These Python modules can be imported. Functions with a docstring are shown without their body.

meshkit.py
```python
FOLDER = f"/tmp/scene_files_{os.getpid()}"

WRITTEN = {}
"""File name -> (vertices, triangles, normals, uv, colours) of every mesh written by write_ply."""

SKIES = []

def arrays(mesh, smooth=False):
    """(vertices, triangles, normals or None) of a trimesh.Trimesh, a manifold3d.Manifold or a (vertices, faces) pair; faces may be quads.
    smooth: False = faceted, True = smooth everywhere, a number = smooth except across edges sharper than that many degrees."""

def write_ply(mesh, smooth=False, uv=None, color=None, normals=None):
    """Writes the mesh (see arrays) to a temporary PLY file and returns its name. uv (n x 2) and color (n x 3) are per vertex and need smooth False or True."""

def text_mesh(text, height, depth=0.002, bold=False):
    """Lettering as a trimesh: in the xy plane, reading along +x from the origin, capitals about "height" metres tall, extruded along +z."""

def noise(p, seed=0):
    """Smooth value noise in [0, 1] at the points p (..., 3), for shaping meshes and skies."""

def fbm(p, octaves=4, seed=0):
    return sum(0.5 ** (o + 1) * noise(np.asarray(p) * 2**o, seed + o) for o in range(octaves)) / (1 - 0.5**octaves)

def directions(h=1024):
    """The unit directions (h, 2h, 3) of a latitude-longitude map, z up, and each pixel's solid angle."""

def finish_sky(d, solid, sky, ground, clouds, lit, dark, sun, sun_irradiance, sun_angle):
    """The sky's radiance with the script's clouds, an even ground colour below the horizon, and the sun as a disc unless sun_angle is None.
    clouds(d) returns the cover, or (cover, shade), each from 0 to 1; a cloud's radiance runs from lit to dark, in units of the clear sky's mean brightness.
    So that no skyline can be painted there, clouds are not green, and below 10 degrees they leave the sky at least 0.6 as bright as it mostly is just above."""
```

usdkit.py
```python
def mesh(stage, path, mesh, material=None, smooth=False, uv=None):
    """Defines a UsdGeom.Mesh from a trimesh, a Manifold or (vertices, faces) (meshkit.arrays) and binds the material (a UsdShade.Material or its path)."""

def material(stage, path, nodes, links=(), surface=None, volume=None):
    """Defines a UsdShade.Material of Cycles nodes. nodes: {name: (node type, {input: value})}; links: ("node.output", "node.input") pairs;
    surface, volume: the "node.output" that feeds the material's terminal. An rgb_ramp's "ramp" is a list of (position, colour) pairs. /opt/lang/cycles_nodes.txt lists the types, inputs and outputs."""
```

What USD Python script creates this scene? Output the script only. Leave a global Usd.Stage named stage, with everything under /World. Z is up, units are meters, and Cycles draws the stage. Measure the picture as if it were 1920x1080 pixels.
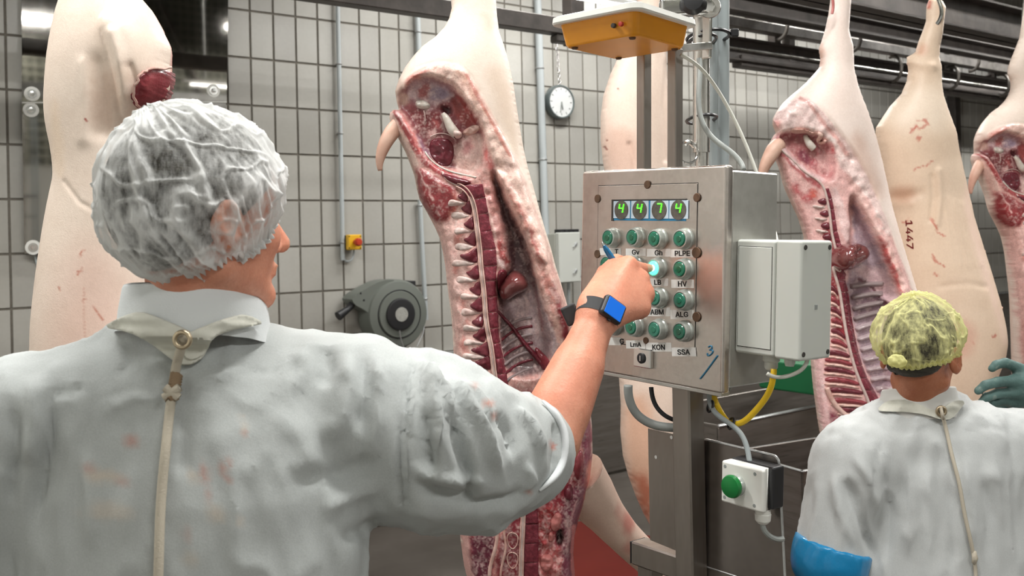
import math, numpy as np, trimesh, manifold3d, usdkit, meshkit
from pxr import Usd, UsdGeom, UsdLux, UsdShade, Gf, Sdf, Vt
from scipy import sparse
from scipy.sparse.linalg import spsolve
from scipy.spatial import Delaunay, cKDTree
from scipy.interpolate import splprep, splev
import shapely
from shapely.geometry import Polygon, Point, LineString
from manifold3d import Manifold, CrossSection

stage = Usd.Stage.CreateInMemory()
UsdGeom.SetStageUpAxis(stage, 'Z'); UsdGeom.SetStageMetersPerUnit(stage, 1.0)
UsdGeom.Xform.Define(stage, '/World'); UsdGeom.Scope.Define(stage, '/World/Looks')

# ------------------------------------------------------------------ camera
FPX, PPX, PPY = 1800.0, 960.0, 440.0
ROLL, PITCH = 0.0212, 0.0
CAM = np.array([0.0, 0.0, 1.65])
FW = np.array([0, math.cos(PITCH), math.sin(PITCH)])
U0 = np.array([0, -math.sin(PITCH), math.cos(PITCH)]); R0 = np.array([1.0, 0, 0])
RT = math.cos(ROLL) * R0 - math.sin(ROLL) * U0
UP = math.sin(ROLL) * R0 + math.cos(ROLL) * U0
cam = UsdGeom.Camera.Define(stage, '/World/camera')
cam.CreateHorizontalApertureAttr(36.0); cam.CreateVerticalApertureAttr(20.25)
cam.CreateFocalLengthAttr(FPX / 1920 * 36.0)
cam.CreateVerticalApertureOffsetAttr((PPY - 540) / 1920 * 36.0)
cam.CreateClippingRangeAttr(Gf.Vec2f(0.05, 200))
cam.CreateFStopAttr(8.0); cam.CreateFocusDistanceAttr(1.75)
_m = np.eye(4); _m[0, :3] = RT; _m[1, :3] = UP; _m[2, :3] = -FW; _m[3, :3] = CAM
UsdGeom.Xformable(cam).AddTransformOp().Set(Gf.Matrix4d(*_m.ravel().tolist()))
cam.CreateExposureAttr(0.0)

# ------------------------------------------------------------------ lights of the hall (fluorescent battens under the ceiling)
TH = 0.63963
WD = np.array([math.cos(TH), math.sin(TH), 0.0])          # along the tiled wall
WN = np.array([math.sin(TH), -math.cos(TH), 0.0])         # out of the wall, towards the room
W0 = np.array([0.0, 6.0834, 0.0])
def W(s, t, z): return W0 + s * WD + t * WN + np.array([0, 0, z])
def rect_light(path, s, t, z, ln, wd, power, color=(1.0, 0.985, 0.95), tilt=0.0):
    l = UsdLux.RectLight.Define(stage, path)
    l.CreateWidthAttr(ln); l.CreateHeightAttr(wd); l.CreateIntensityAttr(power); l.CreateColorAttr(Gf.Vec3f(*color))
    x = WD; zc, sc = math.cos(tilt), math.sin(tilt)
    zax = np.array([0, 0, 1.0]) * zc + WN * sc              # light shines along -z
    y = np.cross(zax, x)
    m = np.eye(4); m[0, :3] = x; m[1, :3] = y; m[2, :3] = zax; m[3, :3] = W(s, t, z)
    UsdGeom.Xformable(l).AddTransformOp().Set(Gf.Matrix4d(*m.ravel().tolist()))
LAMPS = [(-3.7, 2.62), (-2.6, 4.1), (0.2, 3.5), (2.6, 3.4), (-0.15, 1.1), (2.3, 1.15), (4.0, 1.9), (5.6, 1.9), (7.8, 1.7), (-3.0, 7.0), (0.6, 7.6)]
LZ = 3.55
POW = 84.0
for i, (s, t) in enumerate(LAMPS):
    rect_light('/World/lamp_glow_%02d' % i, s, t, LZ, 1.5, 0.16, POW * 1.0)

# ------------------------------------------------------------------ helpers
def unproj(px, py, d):
    return CAM + d * (FW + (px - PPX) / FPX * RT - (py - PPY) / FPX * UP)
def proj(X):
    d = np.asarray(X, float) - CAM; z = d @ FW
    return np.stack([PPX + FPX * (d @ RT) / z, PPY - FPX * (d @ UP) / z, z], -1)
def ray_plane(px, py, p0, n):
    v = FW + (px - PPX) / FPX * RT - (py - PPY) / FPX * UP
    return CAM + v * (((p0 - CAM) @ n) / (v @ n))
_used = {}
def uniq(parent, name):
    k = (parent, name); c = _used.get(k, 0); _used[k] = c + 1
    return parent + '/' + (name if c == 0 else '%s_%03d' % (name, c))
BASE = {}
def meta(prim, label=None, cat=None, group=None, kind=None):
    for k, v in (('label', label), ('category', cat), ('group', group), ('kind', kind)):
        if v: prim.SetCustomDataByKey(k, v)
def thing(name, label, cat, base=(0, 0, 0), group=None, kind=None):
    p = uniq('/World', name); x = UsdGeom.Xform.Define(stage, p)
    x.AddTranslateOp().Set(Gf.Vec3d(*map(float, base))); BASE[p] = np.array(base, float)
    meta(x.GetPrim(), label, cat, group, kind); return p
def shift(mesh, b):
    v, f, _ = meshkit.arrays(mesh); return trimesh.Trimesh(v - b, f, process=False)
def part(parent, name, mesh, mat, label=None, smooth=35, kind=None, colors=None, attrs=None):
    """One mesh under parent, given in world coordinates."""
    p = uniq(parent, name); root = '/'.join(parent.split('/')[:3]); b = BASE[root]; BASE[p] = b
    mesh = shift(mesh, b)
    if colors is not None or attrs: smooth = True
    m = usdkit.mesh(stage, p, mesh, M(mat), smooth=smooth)
    if colors is not None:
        UsdGeom.PrimvarsAPI(m).CreatePrimvar('tint', Sdf.ValueTypeNames.Color3fArray, 'vertex').Set(Vt.Vec3fArray.FromNumpy(np.asarray(colors, np.float32)))
    for k, a in (attrs or {}).items():
        UsdGeom.PrimvarsAPI(m).CreatePrimvar(k, Sdf.ValueTypeNames.FloatArray, 'vertex').Set(Vt.FloatArray.FromNumpy(np.asarray(a, np.float32)))
    meta(m.GetPrim(), label, None, None, kind); return p
def solo(name, label, cat, mesh, mat, smooth=35, group=None, kind=None):
    p = uniq('/World', name); m = usdkit.mesh(stage, p, mesh, M(mat), smooth=smooth)
    meta(m.GetPrim(), label, cat, group, kind); return p
def copy_of(src, name, matrix, label, group=None):
    """another instance of a finished thing; matrix (numpy, column convention) maps world points of the source to the copy"""
    p = uniq('/World', name); x = UsdGeom.Xform.Define(stage, p)
    b = np.eye(4); b[:3, 3] = BASE[src]; m = matrix @ b
    x.GetPrim().GetReferences().AddInternalReference(src)
    x.ClearXformOpOrder()
    x.AddTransformOp(opSuffix='place').Set(Gf.Matrix4d(*m.T.ravel().tolist()))
    x.GetPrim().SetInstanceable(True)
    meta(x.GetPrim(), label, stage.GetPrimAtPath(src).GetCustomDataByKey('category'), group); return p

# materials ---------------------------------------------------------
_mats = {}
def M(name):
    return _mats[name]
def mat(name, color=(.8, .8, .8), rough=.5, metal=0., spec=.5, noise=None, bump=None, sss=0., tint=False, coat=0., emit=None, emit_str=0., trans=0., coord='object', sss_r=(1, .35, .2), sss_scale=.01, diffr=0., aniso=None, stretch=(1, 1, 1), sheen=0., rough_noise=None):
    """noise: list of (scale, detail, [(pos, colour)...], mix factor, blend); bump: list of (scale, strength, detail)"""
    N = {'p': ('principled_bsdf', dict(roughness=rough, metallic=metal, specular_ior_level=spec, subsurface_weight=sss, subsurface_scale=sss_scale, subsurface_radius=sss_r, coat_weight=coat, transmission_weight=trans, diffuse_roughness=diffr, sheen_weight=sheen)),
         'tc': ('texture_coordinate', {}), 'mp': ('mapping', dict(mapping_type='point', scale=stretch))}
    L = [('tc.object', 'mp.vector')]
    if emit is not None: N['p'][1].update(emission_color=emit, emission_strength=emit_str)
    cur = None
    if tint:
        N['tint'] = ('attribute', {'attribute': 'tint'}); cur = 'tint.color'
    else: N['p'][1]['base_color'] = color
    for i, (sc, det, ramp, fac, blend) in enumerate(noise or []):
        N['n%d' % i] = ('noise_texture', dict(scale=sc, detail=det, roughness=.6)); L.append(('mp.vector', 'n%d.vector' % i))
        N['r%d' % i] = ('rgb_ramp', {'ramp': ramp}); L.append(('n%d.fac' % i, 'r%d.fac' % i))
        N['m%d' % i] = ('mix_color', dict(blend_type=blend, fac=fac, a=color)); L.append(('r%d.color' % i, 'm%d.b' % i))
        if cur: L.append((cur, 'm%d.a' % i))
        cur = 'm%d.result' % i
    if cur: L.append((cur, 'p.base_color'))
    prev = None
    for i, (sc, st, det) in enumerate(bump or []):
        N['bn%d' % i] = ('noise_texture', dict(scale=sc, detail=det, roughness=.55)); L.append(('mp.vector', 'bn%d.vector' % i))
        N['b%d' % i] = ('bump', dict(strength=st, distance=.002)); L.append(('bn%d.fac' % i, 'b%d.height' % i))
        if prev: L.append((prev, 'b%d.normal' % i))
        prev = 'b%d.normal' % i
    if prev: L.append((prev, 'p.normal'))
    if rough_noise:
        sc, lo, hi = rough_noise
        N['rn'] = ('noise_texture', dict(scale=sc, detail=4)); L.append(('mp.vector', 'rn.vector'))
        N['rr'] = ('map_range', dict(range_type='linear', from_min=.3, from_max=.7, to_min=lo, to_max=hi, clamp=True)); L += [('rn.fac', 'rr.value'), ('rr.result', 'p.roughness')]
    _mats[name] = usdkit.material(stage, '/World/Looks/' + name, N, L, surface='p.BSDF')
    return _mats[name]
G = lambda *v: tuple(v)
def grey(x): return (x, x, x)

# geometry ----------------------------------------------------------
def box(lo, hi):
    lo, hi = np.minimum(lo, hi), np.maximum(lo, hi)
    m = trimesh.creation.box(extents=np.array(hi) - np.array(lo)); m.apply_translation((np.array(lo) + np.array(hi)) / 2); return m
def rbox(lo, hi, r=.004, seg=2):
    lo, hi = np.array(lo, float), np.array(hi, float); r = min(r, .49 * (hi - lo).min())
    s = Manifold.sphere(r, 4 * seg)
    return Manifold.batch_hull([s.translate([x, y, z]) for x in (lo[0] + r, hi[0] - r) for y in (lo[1] + r, hi[1] - r) for z in (lo[2] + r, hi[2] - r)])
def cbox(lo, hi, c=.003):
    """box with chamfered edges"""
    lo, hi = np.array(lo, float), np.array(hi, float); pts = []
    for a in range(3):
        for i in (0, 1):
            q = [(lo[k] + c, hi[k] - c) for k in range(3)]; q[a] = ((lo[a], hi[a])[i],) * 2
            for x in set(q[0]):
                for y in set(q[1]):
                    for z in set(q[2]): pts.append((x, y, z))
    return trimesh.convex.convex_hull(np.array(pts))
def frame(o, x, y, z):
    m = np.eye(4); m[:3, 0] = x; m[:3, 1] = y; m[:3, 2] = z; m[:3, 3] = o; return m
def xf(mesh, m):
    v, f, _ = meshkit.arrays(mesh); return trimesh.Trimesh(v @ m[:3, :3].T + m[:3, 3], f if np.linalg.det(m[:3, :3]) > 0 else f[:, ::-1], process=False)
def cat(*ms):
    vs, fs, o = [], [], 0
    for m in ms:
        v, f, _ = meshkit.arrays(m); vs.append(v); fs.append(f + o); o += len(v)
    return trimesh.Trimesh(np.vstack(vs), np.vstack(fs), process=False)
def smooth_path(pts, n=40, closed=False):
    pts = np.asarray(pts, float); k = min(3, len(pts) - 1)
    tck, _ = splprep(pts.T, s=0, k=k, per=closed); return np.stack(splev(np.linspace(0, 1, n), tck), -1)
def tube(pts, r, sides=12, n=None, caps=True):
    p = smooth_path(pts, n) if n else np.asarray(pts, float)
    r = np.broadcast_to(r, (len(p),)).astype(float) if np.ndim(r) == 0 or len(r) == len(p) else np.interp(np.linspace(0, 1, len(p)), np.linspace(0, 1, len(r)), r)
    t = np.gradient(p, axis=0); t /= np.linalg.norm(t, axis=1, keepdims=True) + 1e-12
    a = np.cross(t[0], [0, 0, 1.0]); a = a if np.linalg.norm(a) > .1 else np.cross(t[0], [1.0, 0, 0]); a /= np.linalg.norm(a)
    ang = np.arange(sides) * 2 * np.pi / sides; V = []
    for i in range(len(p)):
        a = a - t[i] * (a @ t[i]); a /= np.linalg.norm(a) + 1e-12; b = np.cross(t[i], a)
        V.append(p[i] + r[i] * (np.cos(ang)[:, None] * a + np.sin(ang)[:, None] * b))
    V = np.vstack(V); F = []
    for i in range(len(p) - 1):
        for j in range(sides):
            q = i * sides + j, i * sides + (j + 1) % sides
            F += [(q[0], q[1], q[1] + sides), (q[0], q[1] + sides, q[0] + sides)]
    if caps:
        n0 = len(V); V = np.vstack([V, p[0], p[-1]]); e = (len(p) - 1) * sides
        for j in range(sides): F += [(n0, (j + 1) % sides, j), (n0 + 1, e + j, e + (j + 1) % sides)]
    return trimesh.Trimesh(V, np.array(F), process=False)
def cyl(a, b, r, sides=20, r2=None):
    return tube([a, b], [r, r if r2 is None else r2], sides)
def lathe(prof, o, axis, sides=32):
    """prof: (radius, height) pairs along axis from o"""
    axis = np.array(axis, float); axis /= np.linalg.norm(axis)
    a = np.cross(axis, [0, 0, 1.0]); a = a if np.linalg.norm(a) > .1 else np.cross(axis, [1.0, 0, 0]); a /= np.linalg.norm(a); b = np.cross(axis, a)
    m = trimesh.creation.revolve(np.array(prof, float), sections=sides)
    return xf(m, frame(np.array(o, float), a, b, axis))
def torus(o, axis, R, r, n=32, k=8):
    t = np.linspace(0, 2 * np.pi, k + 1); return lathe(np.stack([R + r * np.cos(t), r * np.sin(t)], -1), o, axis, n)
def surface_net(fn, lo, hi, h):
    """mesh of fn(p)<0 by surface nets"""
    lo, hi = np.array(lo, float), np.array(hi, float); n = np.ceil((hi - lo) / h).astype(int) + 1
    ax = [lo[k] + h * np.arange(n[k]) for k in range(3)]
    P = np.stack(np.meshgrid(*ax, indexing='ij'), -1)
    d = np.concatenate([fn(P[i:i + 16].reshape(-1, 3)).reshape(P[i:i + 16].shape[:3]) for i in range(0, n[0], 16)])
    s = d < 0
    cnt = np.zeros(n - 1); acc = np.zeros((*(n - 1), 3))
    idx = np.stack(np.meshgrid(*[np.arange(k - 1) for k in n], indexing='ij'), -1)
    cor = [(a, b, c) for a in (0, 1) for b in (0, 1) for c in (0, 1)]
    sl = lambda c: tuple(slice(c[k], n[k] - 1 + c[k]) for k in range(3))
    for a in cor:
        for k in range(3):
            if a[k]: continue
            b = list(a); b[k] = 1; da, db = d[sl(a)], d[sl(b)]; cr = (da < 0) != (db < 0)
            with np.errstate(all='ignore'): t = np.where(cr, da / (da - db), 0)
            q = np.array(a, float) + t[..., None] * (np.array(b) - np.array(a)); acc += np.where(cr[..., None], q, 0); cnt += cr
    on = cnt > 0; num = -np.ones(n - 1, int); num[on] = np.arange(on.sum())
    V = lo + h * (idx[on] + acc[on] / cnt[on][:, None]); F = []
    for k in range(3):
        u, v = (k + 1) % 3, (k + 2) % 3
        A = [slice(0, n[i] - 1) if i == k else slice(1, n[i] - 1) for i in range(3)]
        B = [slice(1, n[i]) if i == k else slice(1, n[i] - 1) for i in range(3)]
        sa, sb = s[tuple(A)], s[tuple(B)]; e = np.argwhere(sa != sb)
        if not len(e): continue
        flip = sa[tuple(e.T)]
        e = e + np.array([0 if i == k else 1 for i in range(3)])
        def g(du, dv):
            w = e.copy(); w[:, u] -= du; w[:, v] -= dv; return num[tuple(w.T)]
        q = np.stack([g(0, 0), g(1, 0), g(1, 1), g(0, 1)], -1); q[~flip] = q[~flip][:, ::-1]
        F += [q[:, [0, 1, 2]], q[:, [0, 2, 3]]]
    F = np.vstack(F); F = F[(F >= 0).all(1)]
    return trimesh.Trimesh(V, F, process=False)
def taubin(m, n=6):
    m = trimesh.Trimesh(m.vertices, m.faces, process=False); m.remove_unreferenced_vertices()
    v0 = np.array(m.vertices); e = m.edges_unique_length.mean(); trimesh.smoothing.filter_taubin(m, iterations=n)
    v = np.array(m.vertices); bad = ~(np.linalg.norm(v - v0, axis=1) < 1.2 * e); v[bad] = v0[bad]; m.vertices = v; return m
def rcone(p, a, b, ra, rb):
    """distance to a capsule whose radius runs from ra to rb (approximate)"""
    a, b = np.asarray(a, float), np.asarray(b, float); ab = b - a
    t = np.clip(((p - a) @ ab) / (ab @ ab), 0, 1); return np.linalg.norm(p - a - t[:, None] * ab, axis=1) - (ra + (rb - ra) * t)
def smin(a, b, k):
    h = np.clip(.5 + .5 * (b - a) / k, 0, 1); return b + (a - b) * h - k * h * (1 - h)
def ell(p, c, r, R=None):
    q = p - np.asarray(c, float); q = q @ R if R is not None else q
    r = np.asarray(r, float); k0 = np.linalg.norm(q / r, axis=1); k1 = np.linalg.norm(q / r ** 2, axis=1)
    return k0 * (k0 - 1) / np.maximum(k1, 1e-9)
def sstep(a, b, x):
    t = np.clip((x - a) / (b - a), 0, 1); return t * t * (3 - 2 * t)
def vnormals(m): return np.array(trimesh.Trimesh(m.vertices, m.faces, process=False).vertex_normals)
# ------------------------------------------------------------------ materials of the room
for i, c in enumerate([(.46, .45, .415), (.425, .415, .385), (.485, .475, .44)]):
    mat('tile_glaze_%d' % i, c, .22, spec=.5, noise=[(2.2, 4, [(.35, (.86, .85, .83)), (.65, (1, 1, 1))], .6, 'multiply'), (60, 2, [(.4, (.95, .95, .95)), (.6, (1, 1, 1))], .5, 'multiply')], bump=[(6, .15, 2)])
mat('grout', (.17, .155, .13), .9, noise=[(30, 3, [(.3, (.7, .7, .7)), (.7, (1.2, 1.2, 1.2))], .6, 'multiply')])
mat('cladding', (.31, .285, .26), .38, metal=.75, noise=[(3, 5, [(.3, (.65, .62, .6)), (.7, (1, 1, 1))], .7, 'multiply')], stretch=(1, 1, 12), rough_noise=(8, .3, .5))
mat('wet_floor', (.11, .097, .085), .5, spec=.25, noise=[(2, 6, [(.3, (.65, .63, .6)), (.7, (1.05, 1.05, 1.05))], .8, 'multiply')], bump=[(90, .3, 2)], rough_noise=(2.5, .38, .65))
mat('ceiling_paint', (.32, .31, .29), .8, noise=[(1.5, 4, [(.3, (.7, .7, .7)), (.7, (1, 1, 1))], .6, 'multiply')])
mat('wall_paint', (.66, .66, .62), .5)
mat('steel_beam', (.085, .075, .07), .5, metal=.3, noise=[(9, 5, [(.3, (.5, .48, .46)), (.7, (1.3, 1.25, 1.2))], .8, 'multiply')], bump=[(40, .3, 3)])
mat('galvanised', (.52, .53, .53), .42, metal=.7, noise=[(14, 3, [(.3, (.6, .6, .6)), (.7, (1.1, 1.1, 1.1))], .6, 'multiply')])
mat('lamp_tube', (.9, .9, .9), .5, emit=(1, .99, .95), emit_str=9)
mat('lamp_white', (.8, .8, .78), .4)

# ------------------------------------------------------------------ room shell
TW, THH, S0, Z0 = 0.128658, 0.25, -1.69782, 1.65 + 1.20977
CEIL = 4.15
wb = thing('wall_back', None, None, W(0, 0, 0), kind='structure')
part(wb, 'mortar_bed', xf(box([-5, -.10, 0], [15, 0, CEIL]), frame(W0, WD, WN, [0, 0, 1])), 'grout', smooth=False)
CLAD_TOP = 0.955
OCC = [Polygon(p) for p in ([(70, 0), (318, 0), (318, 160), (190, 660), (66, 660)], [(175, 500), (195, 310), (370, 190), (500, 210), (540, 330), (520, 600), (300, 700), (175, 560)], [(0, 720), (40, 680), (340, 560), (620, 640), (870, 720), (1060, 800), (1060, 1080), (0, 1080)],
       [(847, 0), (930, 0), (970, 200), (1075, 600), (1105, 760), (1105, 900), (870, 900), (830, 470), (745, 200)], [(1090, 320), (1445, 308), (1445, 700), (1360, 740), (1090, 690)], [(1450, 250), (1540, 60), (1600, 0), (1720, 560), (1660, 800), (1540, 820), (1520, 480)], [(1645, 240), (1740, 50), (1790, 280), (1880, 660), (1700, 800)], [(42, 0), (430, 0), (425, 470), (48, 470)], [(1133, 200), (1160, 110), (1250, 110), (1250, 310), (1135, 310)], [(1840, 230), (1920, 130), (1920, 560), (1890, 560)])]
tiles = []
for c in range(-26, 104):
    for r in range(-6, 9):
        s = S0 + c * TW; z1 = Z0 - r * THH; z0 = z1 - THH
        if z1 > CEIL or s + TW > 14.9 or s < -4.9: continue
        if z1 < CLAD_TOP + .03: continue
        z0 = max(z0, CLAD_TOP)
        q = proj(np.array([W(s, 0, z0), W(s + TW, 0, z0), W(s + TW, 0, z1), W(s, 0, z1)]))
        ctr = q.mean(0); vis = -30 < ctr[0] < 1950 and -30 < ctr[1] < 1080 and q[:, 2].min() > .3
        hid = vis and any(o.contains(Point(ctr[0], ctr[1])) and all(o.buffer(6).contains(Point(a[0], a[1])) for a in q) for o in OCC)
        area = abs(Polygon(q[:, :2]).area) if vis else 0
        tiles.append((area if vis and not hid else 0, s, z0, z1, c, r))
tiles.sort(reverse=True)
rng = np.random.default_rng(5); rest = []
J = .0054
for i, (a, s, z0, z1, c, r) in enumerate(tiles):
    dt = rng.uniform(-.0006, .0006)
    m = cbox([s + J, -.004, z0 + J], [s + TW - J, .006 + dt, z1 - J], .0016)
    m = xf(m, frame(W0, WD, WN, [0, 0, 1]))
    if m.volume < 0: m.invert()
    k = int(rng.choice([0, 0, 1, 2]))
    if i < 300 and a > 0: part(wb, 'tile', m, 'tile_glaze_%d' % k, smooth=False)
    else: rest.append(m)
part(wb, 'tile_field', cat(*rest), 'tile_glaze_0', smooth=False, kind='stuff')
# stainless cladding of the lower wall
tr = thing('trim_1', None, None, W(0, .02, 0), kind='structure')
for k in range(-3, 8):
    m = cbox([k * 1.6 + .003 + .35, 0, .02], [k * 1.6 + 1.597 + .35, .018, CLAD_TOP - .012], .002)
    part(tr, 'panel', xf(m, frame(W0, WD, WN, [0, 0, 1])), 'cladding', smooth=False)
part(tr, 'top_rail', xf(cbox([-4.4, 0, CLAD_TOP - .012], [13, .03, CLAD_TOP], .002), frame(W0, WD, WN, [0, 0, 1])), 'galvanised', smooth=False)
def structure(name, mesh, m): 
    p = uniq('/World', name); q = usdkit.mesh(stage, p, mesh, M(m)); meta(q.GetPrim(), kind='structure')
FR = frame(W0, WD, WN, [0, 0, 1])
structure('floor', xf(box([-5, -.1, -.1], [15, 9.2, 0]), FR), 'wet_floor')
structure('ceiling', xf(box([-5, -.1, CEIL], [15, 9.2, CEIL + .1]), FR), 'ceiling_paint')
structure('wall_left', xf(box([-5.1, -.1, 0], [-5, 9.2, CEIL]), FR), 'wall_paint')
structure('wall_right', xf(box([15, -.1, 0], [15.1, 9.2, CEIL]), FR), 'wall_paint')
structure('wall_front', xf(box([-5, 9.2, 0], [15, 9.3, CEIL]), FR), 'wall_paint')

# ------------------------------------------------------------------ fluorescent battens
def batten(s, t, z, label, ln=1.5):
    b = thing('fluorescent_lamp', label, 'lamp', W(s, t, z))
    part(b, 'housing', xf(cbox([s - ln / 2 - .03, t - .09, z + .004], [s + ln / 2 + .03, t + .09, z + .07], .01), FR), 'lamp_white', smooth=False)
    for k in (-.05, .05): part(b, 'tube', tube([W(s - ln / 2, t + k, z + .052), W(s + ln / 2, t + k, z + .052)], .012, 10), 'lamp_white')
    for k in (-ln / 2 + .1, ln / 2 - .1): part(b, 'hanger', cyl(W(s + k, t, z + .06), W(s + k, t, CEIL), .004, 8), 'galvanised')
for i, (s, t) in enumerate(LAMPS):
    batten(s, t, LZ, ['over the left hanging carcass', 'over the worker in front', 'over the control box', 'over the right worker', 'by the mirror plate', 'before the wall clock', 'over the hanging row', 'over the far carcasses', 'at the far end of the hall', 'behind the camera on the left', 'behind the camera'][i].join(['white fluorescent batten lamp hanging ', '']))
# ------------------------------------------------------------------ materials of the stand
mat('brushed', (.64, .59, .555), .34, metal=1., noise=[(5, 6, [(.3, (.78, .75, .72)), (.7, (1.05, 1.05, 1.05))], .7, 'multiply')], rough_noise=(9, .22, .42), bump=[(240, .06, 2)])
mat('brushed_side', (.50, .49, .46), .42, metal=.75, noise=[(40, 4, [(.3, (.85, .85, .83)), (.7, (1.05, 1.05, 1.05))], .7, 'multiply')], rough_noise=(12, .35, .5))
mat('post_steel', (.37, .335, .305), .34, metal=.95, noise=[(7, 5, [(.3, (.55, .52, .5)), (.7, (1.05, 1.05, 1.05))], .7, 'multiply')], rough_noise=(10, .24, .45), stretch=(1, 1, .25))
mat('plate_steel', (.25, .225, .21), .33, metal=.9, noise=[(4, 5, [(.3, (.7, .68, .66)), (.7, (1.05, 1.05, 1.05))], .7, 'multiply')], rough_noise=(6, .25, .42))
mat('chrome', (.78, .78, .77), .16, metal=1.)
mat('black_plastic', (.018, .018, .02), .4)
mat('black_rubber', (.03, .03, .032), .7)
mat('grey_plastic', (.60, .62, .58), .42, spec=.4)
mat('line_dark', (.05, .045, .04), .8)
mat('rust', (.13, .075, .045), .85, noise=[(60, 4, [(.3, (.5, .5, .5)), (.7, (1.3, 1.2, 1.1))], .7, 'multiply')])
mat('button_ring', (.42, .45, .42), .3, metal=.4)
mat('button_green', (.012, .17, .10), .25, coat=.5, noise=[(90, 2, [(.35, (.8, .8, .8)), (.65, (1.3, 1.3, 1.3))], .5, 'multiply')])
mat('button_green_pale', (.03, .21, .14), .3, coat=.4)
mat('button_green_core', (.004, .11, .055), .3, coat=.5)
mat('button_lit', (.2, .9, .65), .3, emit=(.10, .80, .48), emit_str=1.6)
mat('button_lit_core', (.6, 1, .9), .3, emit=(.62, 1, .86), emit_str=2.2)
mat('label_white', (.80, .80, .78), .5)
mat('ink', (.02, .02, .022), .6)
mat('ink_blue', (.03, .17, .30), .6)
mat('display_blue', (.03, .24, .46), .35)
mat('display_white', (.55, .66, .76), .4)
mat('display_grey', (.11, .10, .085), .35, noise=[(120, 2, [(.35, (.7, .7, .7)), (.65, (1.3, 1.3, 1.3))], .7, 'multiply')])
mat('digit_glow', (.1, .8, .05), .4, emit=(.09, 1, .02), emit_str=1.5)
mat('orange_plastic', (.82, .32, .015), .38, noise=[(20, 3, [(.3, (.93, .93, .93)), (.7, (1.03, 1.03, 1.03))], .6, 'multiply')])
mat('white_plastic', (.78, .78, .74), .4)
mat('conduit_grey', (.33, .37, .38), .45)
mat('cable_grey', (.29, .31, .30), .5)
mat('cable_white', (.66, .66, .6), .45)
mat('cable_yellow', (.85, .56, .02), .4)
mat('mushroom_green', (.006, .17, .035), .35)
mat('pole_steel', (.62, .61, .58), .25, metal=.95, rough_noise=(8, .18, .35))

# ------------------------------------------------------------------ frame of the control box
TL, TR_, BR_, BL = (unproj(*q) for q in [(1089, 321, 1.859), (1360, 308.5, 1.587), (1357, 741, 1.587), (1087, 691, 1.859)])
BXx = (TR_ - TL) + (BR_ - BL); BW_ = np.linalg.norm(BXx) / 2; BXx /= np.linalg.norm(BXx)
BYy = (TL - BL) + (TR_ - BR_); BH_ = np.linalg.norm(BYy) / 2; BYy -= BXx * (BYy @ BXx); BYy /= np.linalg.norm(BYy)
BNn = np.cross(BXx, BYy)
BO = (TL + TR_ + BL + BR_) / 4 - BXx * BW_ / 2 - BYy * BH_ / 2
BF = frame(BO, BXx, BYy, BNn)
def fb(px, py, c=0.):
    """(a, b) on the box's front, c in front of it, of a place in the photograph"""
    q = ray_plane(px, py, BO + c * BNn, BNn) - BO; return np.array([q @ BXx, q @ BYy])
def z6(x, y): return 1060 + x / 2.4, 290 + y / 2.4
def BP(a, b, c): return BO + a * BXx + b * BYy + c * BNn
def bb(lo, hi, c=.001): return xf(cbox(lo, hi, c), BF)
DB = .15
stand_base = np.array([unproj(1290, 1000, 1.7)[0], unproj(1290, 1000, 1.7)[1], 0.0])
cb = thing('control_box', 'stainless steel control box with rows of green push buttons and a digit display', 'control box', BP(BW_ / 2, 0, -DB))
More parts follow.
